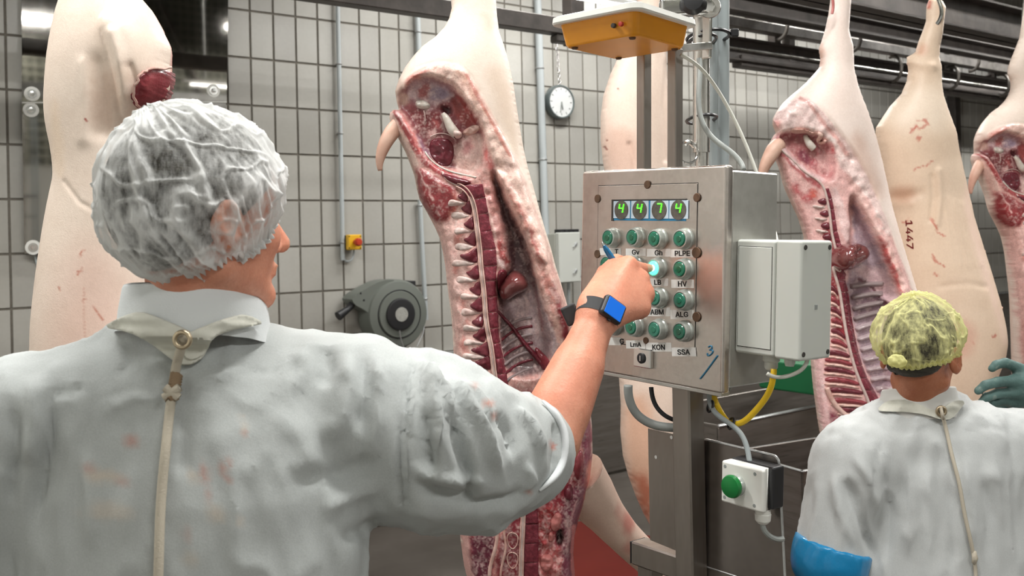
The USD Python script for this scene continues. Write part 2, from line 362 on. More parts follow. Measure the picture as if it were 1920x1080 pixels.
door = part(cb, 'door', xf(rbox([0, 0, -.020], [BW_, BH_, 0], .006, 4), BF), 'brushed', smooth=40)
part(cb, 'enclosure', bb([.010, .008, -DB], [BW_ - .006, BH_ - .008, -.024], .003), 'brushed_side', smooth=False)
part(cb, 'seal', bb([.018, .015, -.026], [BW_ - .013, BH_ - .015, -.018]), 'black_rubber', smooth=False)
# panel plate let into the door
pa = fb(*z6(150, 140)); pb = fb(*z6(597, 128)); pc = fb(*z6(592, 902)); 
p0 = np.array([pa[0], pc[1]]); p1 = np.array([pb[0], (pa[1] + pb[1]) / 2])
part(door, 'panel_gap', bb([p0[0] - .0009, p0[1] - .0009, -.001], [p1[0] + .0009, p1[1] + .0009, .0004], .0002), 'line_dark', smooth=False)
part(door, 'panel', bb([p0[0] + .0006, p0[1] + .0006, -.001], [p1[0] - .0006, p1[1] - .0006, .0012], .0004), 'brushed', smooth=False)
def disc(a, b, c, r, h, seg=24): return lathe([(0, 0), (r, 0), (r, h * .7), (r * .9, h), (0, h)], BP(a, b, c), BNn, seg)
for (x, y, r) in [(372, 135, .0075), (148, 198, .008), (595, 193, .0075), (147, 447, .008), (593, 441, .0095), (593, 730, .0085), (365, 836, .006)]:
    q = fb(*z6(x, y)); part(door, 'fixing_screw', disc(q[0], q[1], .001, r, .0022, 14), 'rust', label='rust-brown fixing screw' if x == 372 else None)
# digit display
d0 = fb(*z6(220, 296)); d1 = fb(*z6(547, 203))
dsp = part(cb, 'display', bb([d0[0], d0[1], 0], [d1[0], d1[1], .0022], .0004), 'display_blue', smooth=False, label='blue and white display of four green digits')
part(dsp, 'display_edge', cat(bb([d0[0] - .005, d0[1] - .001, 0], [d0[0] + .001, d1[1] + .002, .0035], .0006), bb([d0[0] - .005, d1[1] - .0005, 0], [d1[0] + .001, d1[1] + .002, .0035], .0006)), 'line_dark', smooth=False)
SEG = {'4': 'fgbc', '7': 'abc'}
dh = d1[1] - d0[1]
for k, (x, ch) in enumerate([(258, '4'), (340, '4'), (428, '7'), (515, '4')]):
    q = fb(*z6(x, 249)); w = .0215
    part(dsp, 'digit_tile', bb([q[0] - w, d0[1] + .004, .002], [q[0] + w, d1[1] - .001, .0032], .0003), 'display_white', smooth=False)
    part(dsp, 'digit_window', disc(q[0], q[1], .0032, .0175, .001, 32), 'display_grey')
    hx, hy = .0052, .0078; q2 = (q[0] + .0005, q[1] + .003); th = .0014; sh = .22
    sg = {'a': ((-hx, hy), (hx, hy)), 'b': ((hx, hy), (hx, 0)), 'c': ((hx, 0), (hx, -hy)), 'f': ((-hx, hy), (-hx, 0)), 'g': ((-hx, 0), (hx, 0))}
    P3 = lambda u: BP(q2[0] + u[0] + sh * u[1], q2[1] + u[1], .0048)
    part(dsp, 'digit', cat(*[cyl(P3(sg[s][0]), P3(sg[s][1]), th, 6) for s in SEG[ch]]), 'digit_glow', label='glowing green digit %s' % ch)
# push buttons
def push_button(x, y, lit=False, pale=False):
    q = fb(*z6(x, y), .016); n = BNn
    ring = part(cb, 'push_button', lathe([(.0, 0), (.0188, 0), (.0188, .004), (.0172, .006), (.0168, .014), (.0158, .0165), (.0138, .017), (.0128, .0150), (.0, .0150)], BP(q[0], q[1], .001), n, 36), 'button_ring', label='lit green push button' if lit else None)
    part(ring, 'lens', lathe([(0, .0145), (.0126, .0145), (.0126, .0165), (.0112, .0182), (.0, .0186)], BP(q[0], q[1], .001), n, 28), 'button_lit' if lit else 'button_green_pale' if pale else 'button_green')
    part(ring, 'lens_core', lathe([(0, .0183), (.0058, .0183), (.005, .0193), (0, .0195)], BP(q[0], q[1], .001), n, 20), 'button_lit_core' if lit else 'button_green' if pale else 'button_green_core')
for x, y, l, p in [(193, 374, 0, 0), (302, 372, 0, 0), (401, 379, 0, 0), (516, 379, 0, 0), (184, 494, 0, 0), (293, 502, 0, 0), (398, 510, 1, 0), (516, 515, 0, 0), (190, 634, 0, 0), (293, 638, 0, 1), (403, 645, 0, 1), (517, 655, 0, 1), (200, 770, 0, 0), (297, 776, 0, 0), (402, 787, 0, 1), (515, 796, 0, 0)]:
    push_button(x, y, l, p)
# paper labels with lettering
def paper_label(x0, y0, x1, y1, text, tx=None, sz=.0085):
    a0 = fb(*z6(x0, (y0 + y1) / 2)); a1 = fb(*z6(x1, (y0 + y1) / 2)); xm = (x0 + x1) / 2
    b0 = fb(*z6(xm, y1))[1]; b1 = fb(*z6(xm, y0))[1]
    sl = (a1[1] - a0[1]) / (a1[0] - a0[0]); ym = (b0 + b1) / 2; hh = (b1 - b0) / 2
    ux = BXx + sl * BYy; ux /= np.linalg.norm(ux); uy = np.cross(BNn, ux)
    o = BP((a0[0] + a1[0]) / 2, ym, .0012); F_ = frame(o, ux, uy, BNn); L_ = (a1[0] - a0[0]) / 2
    lb = part(cb, 'paper_label', xf(box([-L_, -hh, 0], [L_, hh, .0008]), F_), 'label_white', smooth=False)
    if text:
        t = meshkit.text_mesh(text, sz, .0005, bold=True); t.apply_scale([1.25, 1, 1]); w = t.bounds[1][0]
        t.apply_translation([(-w / 2 if tx is None else tx), -sz / 2, .0009])
        part(lb, 'lettering', xf(t, F_), 'ink', smooth=False)
paper_label(158, 420, 253, 452, 'T', .012); paper_label(275, 422, 365, 455, 'Gv'); paper_label(370, 424, 476, 459, 'Gh'); paper_label(477, 426, 582, 462, 'PLPE')
paper_label(160, 545, 250, 575, ''); paper_label(270, 550, 362, 582, '')
paper_label(372, 557, 465, 591, 'LB'); paper_label(480, 562, 580, 600, 'HV')
paper_label(158, 668, 250, 700, ''); paper_label(262, 680, 355, 716, '')
paper_label(358, 688, 475, 727, 'ABM'); paper_label(476, 698, 580, 740, 'ALG')
paper_label(160, 822, 252, 857, 'G', .024); paper_label(276, 836, 364, 872, 'LmA', sz=.0075); paper_label(366, 846, 480, 886, 'KON'); paper_label(482, 868, 590, 907, 'SSA')
# key lock
k0 = fb(*z6(320, 950)); k1 = fb(*z6(398, 878)); kc = (k0 + k1) / 2
kl = part(cb, 'key_lock', bb([k0[0], k0[1], 0], [k1[0], k1[1], .009], .0015), 'chrome', smooth=False)
part(kl, 'barrel', lathe([(0, 0), (.0095, 0), (.0095, .002), (.007, .0035), (0, .0035)], BP(*kc, .009), BNn, 24), 'black_plastic')
part(kl, 'keyway', bb([kc[0] - .0012, kc[1] - .005, .011], [kc[0] + .0012, kc[1] + .005, .0135], .0003), 'chrome', smooth=False)
# felt pen marks
def mark(pts, r=.0016):
    P_ = [BP(*fb(*z6(*q)), .0006) for q in pts]; return tube(P_, r, 6, n=max(4, 6 * len(pts)))
part(cb, 'pen_mark', mark([(686, 904), (660, 940), (632, 978), (608, 1008)], .0014), 'ink_blue', label='blue pen stroke', smooth=True)
part(cb, 'pen_mark', mark([(645, 866), (660, 866), (656, 876), (650, 879), (664, 882), (662, 892), (640, 893)], .0013), 'ink_blue', label='blue handwritten 3', smooth=True)
part(cb, 'lip', bb([.004, -.004, -.024], [BW_ - .004, .003, -.001], .001), 'brushed_side', smooth=False)
# cable glands underneath
for a, c, r in [(.06, -.07, .016), (.105, -.06, .014), (.285, -.085, .014)]:
    part(cb, 'cable_gland', lathe([(0, 0), (r, 0), (r, .012), (r * .75, .02), (0, .02)], BP(a, .008, c), -BYy, 12), 'cable_grey')

# ------------------------------------------------------------------ grey junction box on the box's flank
JA = BP(BW_ - .006, 0, -.030)                     # on the flank
jb_t = ray_plane(1504, 452, JA + BXx * .128, BXx); jb_b = ray_plane(1504, 677, JA + BXx * .128, BXx)
jy0, jy1 = (jb_b - BO) @ BYy, (jb_t - BO) @ BYy; jz1 = (jb_t - BO) @ BNn
jx0 = BW_ - .006; jx1 = jx0 + .128; jz0 = jz1 - .085
jb = thing('junction_box', 'pale grey plastic junction box screwed to the flank of the steel control box', 'junction box', BP((jx0 + jx1) / 2, jy0, (jz0 + jz1) / 2))
jsx = jx0 + .078
part(jb, 'base', xf(rbox([jx0, jy0, jz0], [jsx, jy1, jz1], .005, 3), BF), 'grey_plastic')
part(jb, 'lid', xf(rbox([jsx + .0012, jy0 - .001, jz0 - .001], [jx1, jy1 + .001, jz1 + .001], .005, 3), BF), 'grey_plastic')
part(jb, 'side_panel', bb([jx0 + .006, jy0 + .012, jz1 - .002], [jsx - .006, jy1 - .012, jz1 + .0012], .0006), 'grey_plastic', smooth=False)
part(jb, 'side_panel_gap', bb([jx0 + .005, jy0 + .011, jz1 - .002], [jsx - .005, jy1 - .011, jz1 + .0004], .0002), 'line_dark', smooth=False)
for yy in (jy0 + .01, jy1 - .01):
    for zz in (jz0 + .009, jz1 - .009): part(jb, 'screw', lathe([(0, 0), (.0042, 0), (.004, .0012), (0, .0012)], BP(jx1, yy, zz), BXx, 12), 'line_dark')
part(jb, 'light_port', bb([jx1 - .001, (jy0 + jy1) / 2 - .015, jz0 + .04], [jx1 + .0006, (jy0 + jy1) / 2 - .007, jz0 + .048], .0002), 'cable_grey', smooth=False)
part(jb, 'cable_gland', lathe([(0, 0), (.0145, 0), (.0145, .009), (.0115, .012), (.0115, .02), (.009, .024), (0, .024)], BP(jx0 + .052, jy0 - .001, (jz0 + jz1) / 2 + .012), -BYy, 12), 'grey_plastic')
part(jb, 'cable_gland', lathe([(0, 0), (.009, 0), (.009, .008), (.007, .014), (0, .014)], BP(jx0 + .088, jy0 - .001, (jz0 + jz1) / 2 + .012), -BYy, 12), 'grey_plastic')

# ------------------------------------------------------------------ steel stand that carries the box
st = thing('steel_stand', 'stainless steel stand of square tubes carrying the control box and the button station', 'stand', stand_base)
def sq_post(p, q, s, wall_c=.003, up=None):
    """square tube from p to q, turned like the box"""
    z = (q - p); L_ = np.linalg.norm(z); z /= L_; x = BXx - z * (BXx @ z)
    if np.linalg.norm(x) < .2: x = BYy - z * (BYy @ z)
    x /= np.linalg.norm(x); return xf(cbox([-s / 2, -s / 2, 0], [s / 2, s / 2, L_], wall_c), frame(p, x, np.cross(z, x), z))
colt = unproj(1289, 715, 1.70); colb = unproj(1296, 1050, 1.70)
dirc = (colt - colb) / np.linalg.norm(colt - colb)
colf = colb - dirc * ((colb[2] - .012) / dirc[2])
part(st, 'column', sq_post(colf, colt + dirc * .03, .041), 'post_steel', smooth=False)
for px_, z_, yb in [(1207.5, 1.80, 312), (1265.5, 1.72, 308)]:
    a_ = unproj(px_, 345, z_); b_ = unproj(px_ + (0 if px_ < 1250 else .5), 99 if px_ < 1250 else 92, z_)
    part(st, 'upper_post', sq_post(a_, b_, .0205, .0015), 'post_steel', smooth=False)
# holes in the column
for y_ in (806, 817, 898):
    q = unproj(1276 + (y_ - 806) * .03, y_, 1.675); q = ray_plane(1275 + (y_ - 806) * .04, y_, colb + BNn * .0208, BNn)
    part(st, 'hole', lathe([(0, 0), (.0036, 0), (.0036, .0006), (0, .0006)], q, BNn, 12), 'line_dark')
# foot tube running along the box
ft0 = unproj(1197, 1032, 1.86); ftd = BXx.copy(); ftd[2] = 0; ftd /= np.linalg.norm(ftd)
part(st, 'cross_tube', sq_post(ft0, ft0 + ftd * .62, .044), 'post_steel', smooth=False)
part(st, 'tube_end_cap', sq_post(ft0 - ftd * .003, ft0, .042, .001), 'black_plastic', smooth=False)
for k in (.03, .58):
    q = ft0 + ftd * k; part(st, 'leg', sq_post(np.array([q[0], q[1], .01]), q - np.array([0, 0, .02]), .036), 'post_steel', smooth=False)
    part(st, 'foot', lathe([(0, 0), (.03, 0), (.03, .008), (.012, .014), (0, .014)], [q[0], q[1], 0], [0, 0, 1], 16), 'black_rubber')
part(st, 'base_plate', xf(cbox([-.09, -.09, 0], [.09, .09, .012], .002), frame(np.array([colf[0], colf[1], 0]), ftd, np.cross([0, 0, 1], ftd), [0, 0, 1])), 'post_steel', smooth=False)
# sheet plates behind the column; plane through the column's rear
PLo = colb - BNn * .024
def pl(px, py): q = ray_plane(px, py, PLo, BNn) - PLo; return (q @ BXx, q @ BYy)
def sheet(poly, t, r=0., c=0.):
    P_ = Polygon(poly)
    if r: P_ = P_.buffer(-r).buffer(r, quad_segs=6)
    e = trimesh.creation.extrude_polygon(P_, t, engine='earcut'); e.apply_translation([0, 0, c]); return xf(e, frame(PLo, BXx, BYy, BNn))
part(st, 'back_sheet', sheet([pl(1217, 803), pl(1270, 815), pl(1270, 1032), pl(1221, 1012)], .003), 'post_steel', smooth=False, label='narrow steel sheet left of the column')
for x_, y_ in [(1259, 820), (1230, 857)]:
    part(st, 'sheet_hole', lathe([(0, 0), (.0034, 0), (.0034, .0006), (0, .0006)], ray_plane(x_, y_, PLo + BNn * .003, BNn), BNn, 10), 'label_white')
RP = [pl(1317, 822), pl(1461, 856), pl(1474, 1110), pl(1320, 1060)]
bp = part(st, 'button_sheet', sheet(RP, .003, .012), 'plate_steel', smooth=False, label='right sheet with a rounded corner that carries the green button')
rim = np.array(Polygon(RP).buffer(-.012).buffer(.012, quad_segs=6).exterior.coords)
part(bp, 'sheet_edge', tube([PLo + a * BXx + b * BYy + .0015 * BNn for a, b in rim], .0024, 6, caps=False), 'galvanised')
for pts, r_ in [([(1341, 1066), (1362, 1064), (1380, 1070)], .0016), ([(1367, 1047), (1365, 1056)], .0012)]:
    part(st, 'pen_mark', tube([ray_plane(x, y, ft0 + np.array([0, 0, .0225]), np.array([0, 0, 1.0])) for x, y in pts], r_, 6, n=10), 'ink_blue', label='blue pen mark on the cross tube')

# green start button in its white and black housing
gp = lambda px, py, c: (ray_plane(px, py, PLo + c * BNn, BNn) - PLo)
GF = frame(PLo, BXx, BYy, BNn)
def gxy(px, py, c): q = gp(px, py, c); return q @ BXx, q @ BYy
g0 = gxy(1352, 937, .055); g1 = gxy(1436, 862, .055)
bs = thing('button_station', 'white and black push button housing with a green mushroom button on the steel sheet', 'push button', PLo + g0[0] * BXx + g0[1] * BYy + .004 * BNn)
gx0, gx1 = g0[0], g1[0] - .004; gy0, gy1 = gxy(1352, 940, .055)[1], gxy(1352, 862, .055)[1]
part(bs, 'rear_housing', xf(rbox([gx0 + .002, gy0 + .002, .0035], [gx1 + .004, gy1 + .002, .034], .004, 3), GF), 'black_plastic')
cov = Manifold.batch_boolean([rbox([gx0, gy0, .031], [gx1, gy1, .056], .004, 4)] + [CrossSection.circle(.060, 48).extrude(.2).rotate([90, 0, 0]).translate([gx1 + .052, gy1 + .1, .018 + .0])], manifold3d.OpType.Subtract)
part(bs, 'front_cover', xf(cov, GF), 'white_plastic', smooth=30)
for yy in (gy0 + .009, gy1 - .009):
    for xx in (gx0 + .008, gx1 - .016): part(bs, 'screw', lathe([(0, 0), (.0033, 0), (.003, .0008), (0, .0008)], PLo + xx * BXx + yy * BYy + .0555 * BNn, BNn, 10), 'cable_grey')
gc = gxy(1372, 910, .07)
gc = (gc[0], (gy0 + gy1) / 2)
col_ = part(bs, 'collar', lathe([(0, 0), (.0175, 0), (.0165, .006), (.013, .010), (0, .010)], PLo + gc[0] * BXx + gc[1] * BYy + .055 * BNn, BNn, 28), 'button_ring')
part(bs, 'mushroom_button', lathe([(0, .008), (.012, .008), (.0185, .012), (.0192, .016), (.0175, .0205), (.010, .0225), (0, .023)], PLo + gc[0] * BXx + gc[1] * BYy + .055 * BNn, BNn, 32), 'mushroom_green', label='green mushroom-shaped button')
gq = PLo + (gx1 - .018) * BXx + gy0 * BYy + .03 * BNn
part(bs, 'cable_gland', lathe([(0, 0), (.0125, 0), (.0125, .008), (.0135, .009), (.0125, .02), (.008, .025), (0, .025)], gq, -BYy, 14), 'white_plastic')
part(bs, 'cable', tube([gq - BYy * .022, gq - BYy * .036 + BXx * .004, gq - BYy * .046 + BXx * .012 - BNn * .008, gq - BYy * .05 + BXx * .02 - BNn * .028], .0045, 8, n=12), 'cable_grey')

# ------------------------------------------------------------------ cables below and beside the box
def cable(name, label, pts, r, m, sides=10):
    return solo(name, label, 'cable', tube([unproj(*q) for q in pts], r, sides, n=40), m, smooth=True)
cable('conduit', 'thick grey conduit looping from below the control box to the column', [(1178, 722, 1.74), (1180, 748, 1.74), (1194, 776, 1.74), (1220, 794, 1.735), (1250, 801, 1.725), (1285, 803, 1.72)], .0082, 'cable_grey')
cable('cable', 'thin dark cable looping below the control box beside the conduit', [(1221, 726, 1.73), (1223, 742, 1.73), (1232, 764, 1.73), (1250, 781, 1.725), (1275, 788, 1.73)], .0042, 'black_rubber')
cable('cable', 'yellow cable hanging in a bow below the junction box', [(1451, 692, 1.575), (1449, 712, 1.575), (1438, 742, 1.59), (1412, 775, 1.61), (1386, 794, 1.63), (1366, 791, 1.65), (1352, 774, 1.67), (1343, 757, 1.68), (1338, 738, 1.685)], .0052, 'cable_yellow')
cable('cable', 'pale grey cable running from below the control box to the button station sheet', [(1330, 738, 1.67), (1332, 758, 1.66), (1348, 780, 1.64), (1372, 797, 1.63), (1390, 815, 1.62), (1400, 838, 1.61), (1406, 868, 1.60)], .0045, 'conduit_grey')
cable('cable', 'white thin cable curving below the lower corner of the junction box', [(1514, 672, 1.56), (1506, 690, 1.56), (1484, 703, 1.57), (1456, 707, 1.57), (1438, 700, 1.57)], .0034, 'cable_white')
cable('cable', 'white thin cable falling from the orange tray towards the junction box', [(1277, 103, 1.70), (1302, 118, 1.72), (1334, 152, 1.76), (1364, 200, 1.79), (1390, 252, 1.80), (1412, 306, 1.80), (1440, 390, 1.78), (1456, 455, 1.66)], .0034, 'cable_white')
cable('cable', 'grey cable curving from the steel pole down to the top of the control box', [(1311, 110, 1.82), (1310, 190, 1.80), (1318, 232, 1.79), (1340, 262, 1.78), (1368, 283, 1.77), (1388, 304, 1.76), (1394, 318, 1.75)], .005, 'cable_grey')
for q in [(1371, 794, 1.64), (1332, 762, 1.66)]:
    solo('cable_tie', 'black cable tie round the yellow and grey cables' if q[0] == 1371 else 'black cable tie round the cables under the box corner', 'cable tie', torus(unproj(*q), [1, .2, -.4], .0095, .0024, 20, 6), 'black_plastic', smooth=True)

# ------------------------------------------------------------------ pole with conduits
zp = 1.88
pb_ = unproj(1314, 440, zp); pole_base = np.array([pb_[0], pb_[1], 0])
po = thing('steel_pole', 'bright round steel pole standing behind the control box', 'pole', pole_base)
def vpt(px, py, d): return unproj(px, py, d)
part(po, 'upper_tube', tube([vpt(1315, 286, zp), vpt(1315, -560, zp)], .0165, 24), 'pole_steel')
lo_ = vpt(1315, 286, zp); part(po, 'lower_tube', tube([vpt(1315, 640, zp), lo_], .0125, 20), 'pole_steel')
part(po, 'wall_bracket', xf(cbox([.10, .20, -DB - .05], [.14, .22, -DB], .002), BF), 'post_steel', smooth=False)
part(po, 'wall_bracket', xf(cbox([.10, .32, -DB - .05], [.14, .34, -DB], .002), BF), 'post_steel', smooth=False)
part(po, 'key_ring', torus(vpt(1290, 286, zp - .02), [.3, -1, .1], .021, .0022, 28, 6), 'chrome')
part(po, 'ring_clip', tube([vpt(1284, 272, zp - .02), vpt(1290, 266, zp - .02), vpt(1298, 270, zp - .01), vpt(1303, 274, zp)], .005, 8, n=10), 'chrome')
part(po, 'mount_plate', xf(cbox([-.010, -.045, -.004], [.010, .06, .004], .002), frame(vpt(1326, 66, zp - .03), BXx, BYy, BNn)), 'pole_steel', smooth=False)
part(po, 'support_arm', cat(sq_post(vpt(1262, 92, 1.74), vpt(1330, 86, 1.85), .014, .001)), 'pole_steel', smooth=False)
part(po, 'clamp_head', xf(rbox([-.055, -.02, -.014], [.05, .016, .014], .008, 3), frame(vpt(1290, 12, zp - .04), R0, UP, -FW)), 'chrome')
part(po, 'clamp_knob', lathe([(0, 0), (.014, 0), (.022, .006), (.024, .016), (.018, .028), (0, .032)], vpt(1300, 10, zp - .05), [-.2, -1, .1], 20), 'black_plastic')
part(po, 'clamp_bolt', lathe([(0, 0), (.0115, 0), (.0115, .01), (0, .012)], vpt(1331, 13, zp - .055), [-.3, -1, 0], 6), 'chrome')
part(po, 'clamp_washer', lathe([(0, 0), (.021, 0), (.02, .004), (0, .004)], vpt(1331, 14, zp - .05), [-.3, -1, 0], 24), 'pole_steel')
part(po, 'clip', tube([vpt(1243, 22, 1.83), vpt(1262, 27, 1.83), vpt(1270, 24, 1.83), vpt(1266, 17, 1.83)], .003, 6, n=14), 'chrome')
for nm, px_, z_, r_, lab in [('grey_conduit', 1338.5, 1.94, .0095, 'slim grey conduit between the steel pole and the wider conduit'), ('grey_conduit', 1356, 1.96, .0128, 'wide pale grey conduit pipe, rightmost of the pipes behind the control box')]:
    t_, b_ = vpt(px_ + .5, -520, z_), vpt(px_ - 1, 640, z_)
    q = thing(nm, lab, 'pipe', b_); d_ = (t_ - b_); d_ /= d_[2]
    part(q, 'pipe', tube([b_, t_], r_, 20), 'conduit_grey')
    part(q, 'pipe_clip', torus(b_ + d_ * .08, [0, 0, 1], r_ + .002, .003, 20, 6), 'galvanised')
def zip_tie(py, x0, x1, d, tail, lab):
    a_, b_ = vpt(x0, py, d), vpt(x1, py, d); c_ = (a_ + b_) / 2 + FW * .04; ex = (b_ - a_) / 2
    t = np.linspace(0, 2 * np.pi, 40); ring = [c_ + np.cos(k) * ex * 1.02 + np.sin(k) * FW * .075 for k in t]
    q = thing('cable_tie', lab, 'cable tie', c_)
    part(q, 'strap', tube(ring, .0035, 6, caps=False), 'black_plastic')
    if tail: part(q, 'tie_head', xf(cbox([-.006, -.008, -.006], [.009, .008, .006], .002), frame(b_ + .004 * R0, R0, UP, -FW)), 'black_plastic', smooth=False)
zip_tie(62, 1298, 1372, 1.885, True, 'black cable tie with square head round the pipes near the top')
zip_tie(71, 1300, 1346, 1.885, False, 'lower black cable tie round the steel pole just under the upper one')
zip_tie(219, 1298, 1347, 1.885, False, 'black cable tie round pole and slim conduit halfway up')

# ------------------------------------------------------------------ orange tray with its white lid
zt = unproj(1207, 104, 1.76)[2]
def hz(px, py, z): return ray_plane(px, py, np.array([0, 0, z]), np.array([0, 0, 1.0]))
tc_ = [hz(1062, 90, zt), hz(1184, 64, zt), hz(1277, 88, zt), hz(1166, 115, zt)]
ctr = sum(tc_) / 4; ex = ((tc_[2] - tc_[1]) + (tc_[3] - tc_[0])) / 2; sx = np.linalg.norm(ex) / 2; ex /= np.linalg.norm(ex)
ey = np.cross([0, 0, 1.0], ex); sy = abs(((tc_[0] - tc_[1]) + (tc_[3] - tc_[2])) / 2 @ ey) / 2
ot = thing('orange_tray', 'orange plastic tray with a white lid mounted on top of two steel posts', 'tray', ctr)
OF = frame(ctr, ex, ey, [0, 0, 1.0])
def rr(hx, hy, r): return CrossSection.square([2 * (hx - r), 2 * (hy - r)], center=True).offset(r, manifold3d.JoinType.Round, 2, 32)
def stack(levels):
    """hull of rounded rectangles at rising heights"""
    pts = []
    for hx, hy, r, z in levels:
        for q in rr(hx, hy, r).to_polygons()[0]: pts.append((q[0], q[1], z))
    return Manifold.hull_points(np.array(pts))
part(ot, 'tray_body', xf(stack([(sx - .003, sy - .003, .014, 0), (sx, sy, .015, .004), (sx + .006, sy + .006, .016, .038)]), OF), 'orange_plastic', smooth=30)
part(ot, 'lid', xf(stack([(sx + .016, sy + .016, .018, .038), (sx + .018, sy + .018, .02, .041), (sx + .017, sy + .017, .02, .050), (sx + .010, sy + .010, .02, .053)]), OF), 'white_plastic', smooth=30)
for i_, j_ in ((-1, -1), (1, -1), (1, 1), (-1, 1)): part(ot, 'rubber_foot', lathe([(0, 0), (.006, 0), (.005, .003), (0, .003)], ctr + ex * i_ * (sx - .015) + ey * j_ * (sy - .015), [0, 0, -1], 12), 'rust')
wq = [q for q in ((1150, 48, 'line_dark'), (1164, 45, 'mushroom_red'))]
mat('mushroom_red', (.45, .03, .015), .4)
# left face of the tray carries two small lamps
fn_ = np.cross(tc_[1] - tc_[0], [0, 0, 1.0]); fn_ /= np.linalg.norm(fn_); fn_ = fn_ if fn_ @ FW < 0 else -fn_
for x_, y_, m_ in wq:
    q = ray_plane(x_, y_, (tc_[0] + tc_[1]) / 2 + fn_ * .004, fn_)
    part(ot, 'indicator_lamp', lathe([(0, -.003), (.0042, -.003), (.004, .002), (0, .003)], q, fn_, 12), m_)
# ------------------------------------------------------------------ meat
def lin(c): 
    c = np.asarray(c, float) / 255; return np.where(c < .04045, c / 12.92, ((c + .055) / 1.055) ** 2.4)
mat('flesh', tint=True, rough=.34, spec=.5, coat=.12, noise=[(55, 5, [(.25, (.66, .55, .55)), (.5, (.98, .97, .97)), (.75, (1.2, 1.2, 1.2))], .75, 'multiply'), (260, 3, [(.3, (.82, .76, .76)), (.7, (1.12, 1.12, 1.12))], .7, 'multiply')], bump=[(70, .55, 4), (260, .4, 3)], rough_noise=(90, .22, .5))
mat('rind', tint=True, rough=.46, spec=.4, noise=[(14, 5, [(.3, (.93, .90, .88)), (.7, (1.03, 1.03, 1.03))], .8, 'multiply'), (170, 3, [(.3, (.95, .93, .92)), (.7, (1.03, 1.03, 1.03))], .7, 'multiply')], bump=[(26, .25, 4), (330, .16, 2)], sss=.0)
mat('vertebra_red', (lin((126, 50, 62))), .3, spec=.5, noise=[(150, 4, [(.3, (.55, .45, .5)), (.55, (1, 1, 1)), (.75, (1.7, 1.9, 1.8))], .8, 'multiply')], bump=[(220, .5, 3)])
mat('bone_pale', lin((214, 196, 190)), .36, spec=.5, noise=[(60, 4, [(.3, (.85, .66, .64)), (.6, (1, 1, 1))], .8, 'multiply')], bump=[(120, .3, 3)])
mat('fat_pale', lin((222, 190, 180)), .36, spec=.5, noise=[(40, 5, [(.28, (.78, .52, .48)), (.55, (1, .97, .95)), (.75, (1.08, 1.1, 1.1))], .9, 'multiply')], bump=[(90, .7, 4)])
mat('muscle_red', lin((142, 58, 66)), .3, spec=.5, coat=.15, noise=[(38, 5, [(.3, (.7, .6, .62)), (.55, (1, 1, 1)), (.78, (1.5, 1.8, 1.7))], .8, 'multiply'), (200, 3, [(.3, (.8, .75, .75)), (.7, (1.15, 1.2, 1.2))], .6, 'multiply')], bump=[(80, .5, 4)])
mat('muscle_dark', lin((112, 40, 52)), .3, spec=.5, coat=.15, noise=[(60, 5, [(.3, (.6, .5, .55)), (.6, (1, 1, 1)), (.8, (1.5, 1.8, 1.8))], .8, 'multiply')], bump=[(110, .5, 4)])
mat('kidney', lin((116, 62, 62)), .16, spec=.6, coat=.7, noise=[(18, 3, [(.3, (.8, .75, .75)), (.7, (1.1, 1.05, 1.05))], .7, 'multiply')], bump=[(30, .1, 2)])
mat('rib_pale', lin((196, 180, 182)), .25, spec=.55, coat=.3, noise=[(50, 4, [(.3, (.75, .66, .68)), (.7, (1.05, 1.05, 1.05))], .8, 'multiply')])
mat('cartilage', lin((216, 212, 204)), .28, spec=.5, noise=[(70, 3, [(.35, (.85, .78, .74)), (.65, (1, 1, 1))], .8, 'multiply')])
mat('muscle_pale', lin((196, 120, 116)), .34, noise=[(45, 5, [(.3, (.75, .62, .6)), (.6, (1.1, 1.15, 1.15))], .9, 'multiply')], bump=[(90, .5, 4)])
mat('rib_grey', lin((150, 134, 134)), .4)
mat('tail_skin', lin((226, 190, 172)), .45, spec=.4, noise=[(16, 5, [(.3, (.86, .72, .66)), (.6, (1.05, 1.05, 1.05))], .9, 'multiply')], bump=[(60, .3, 4)])
mat('hook_steel', (.75, .76, .76), .14, metal=1.)
mat('blood', lin((178, 78, 66)), .5); mat('stamp_ink', lin((112, 26, 22)), .7)

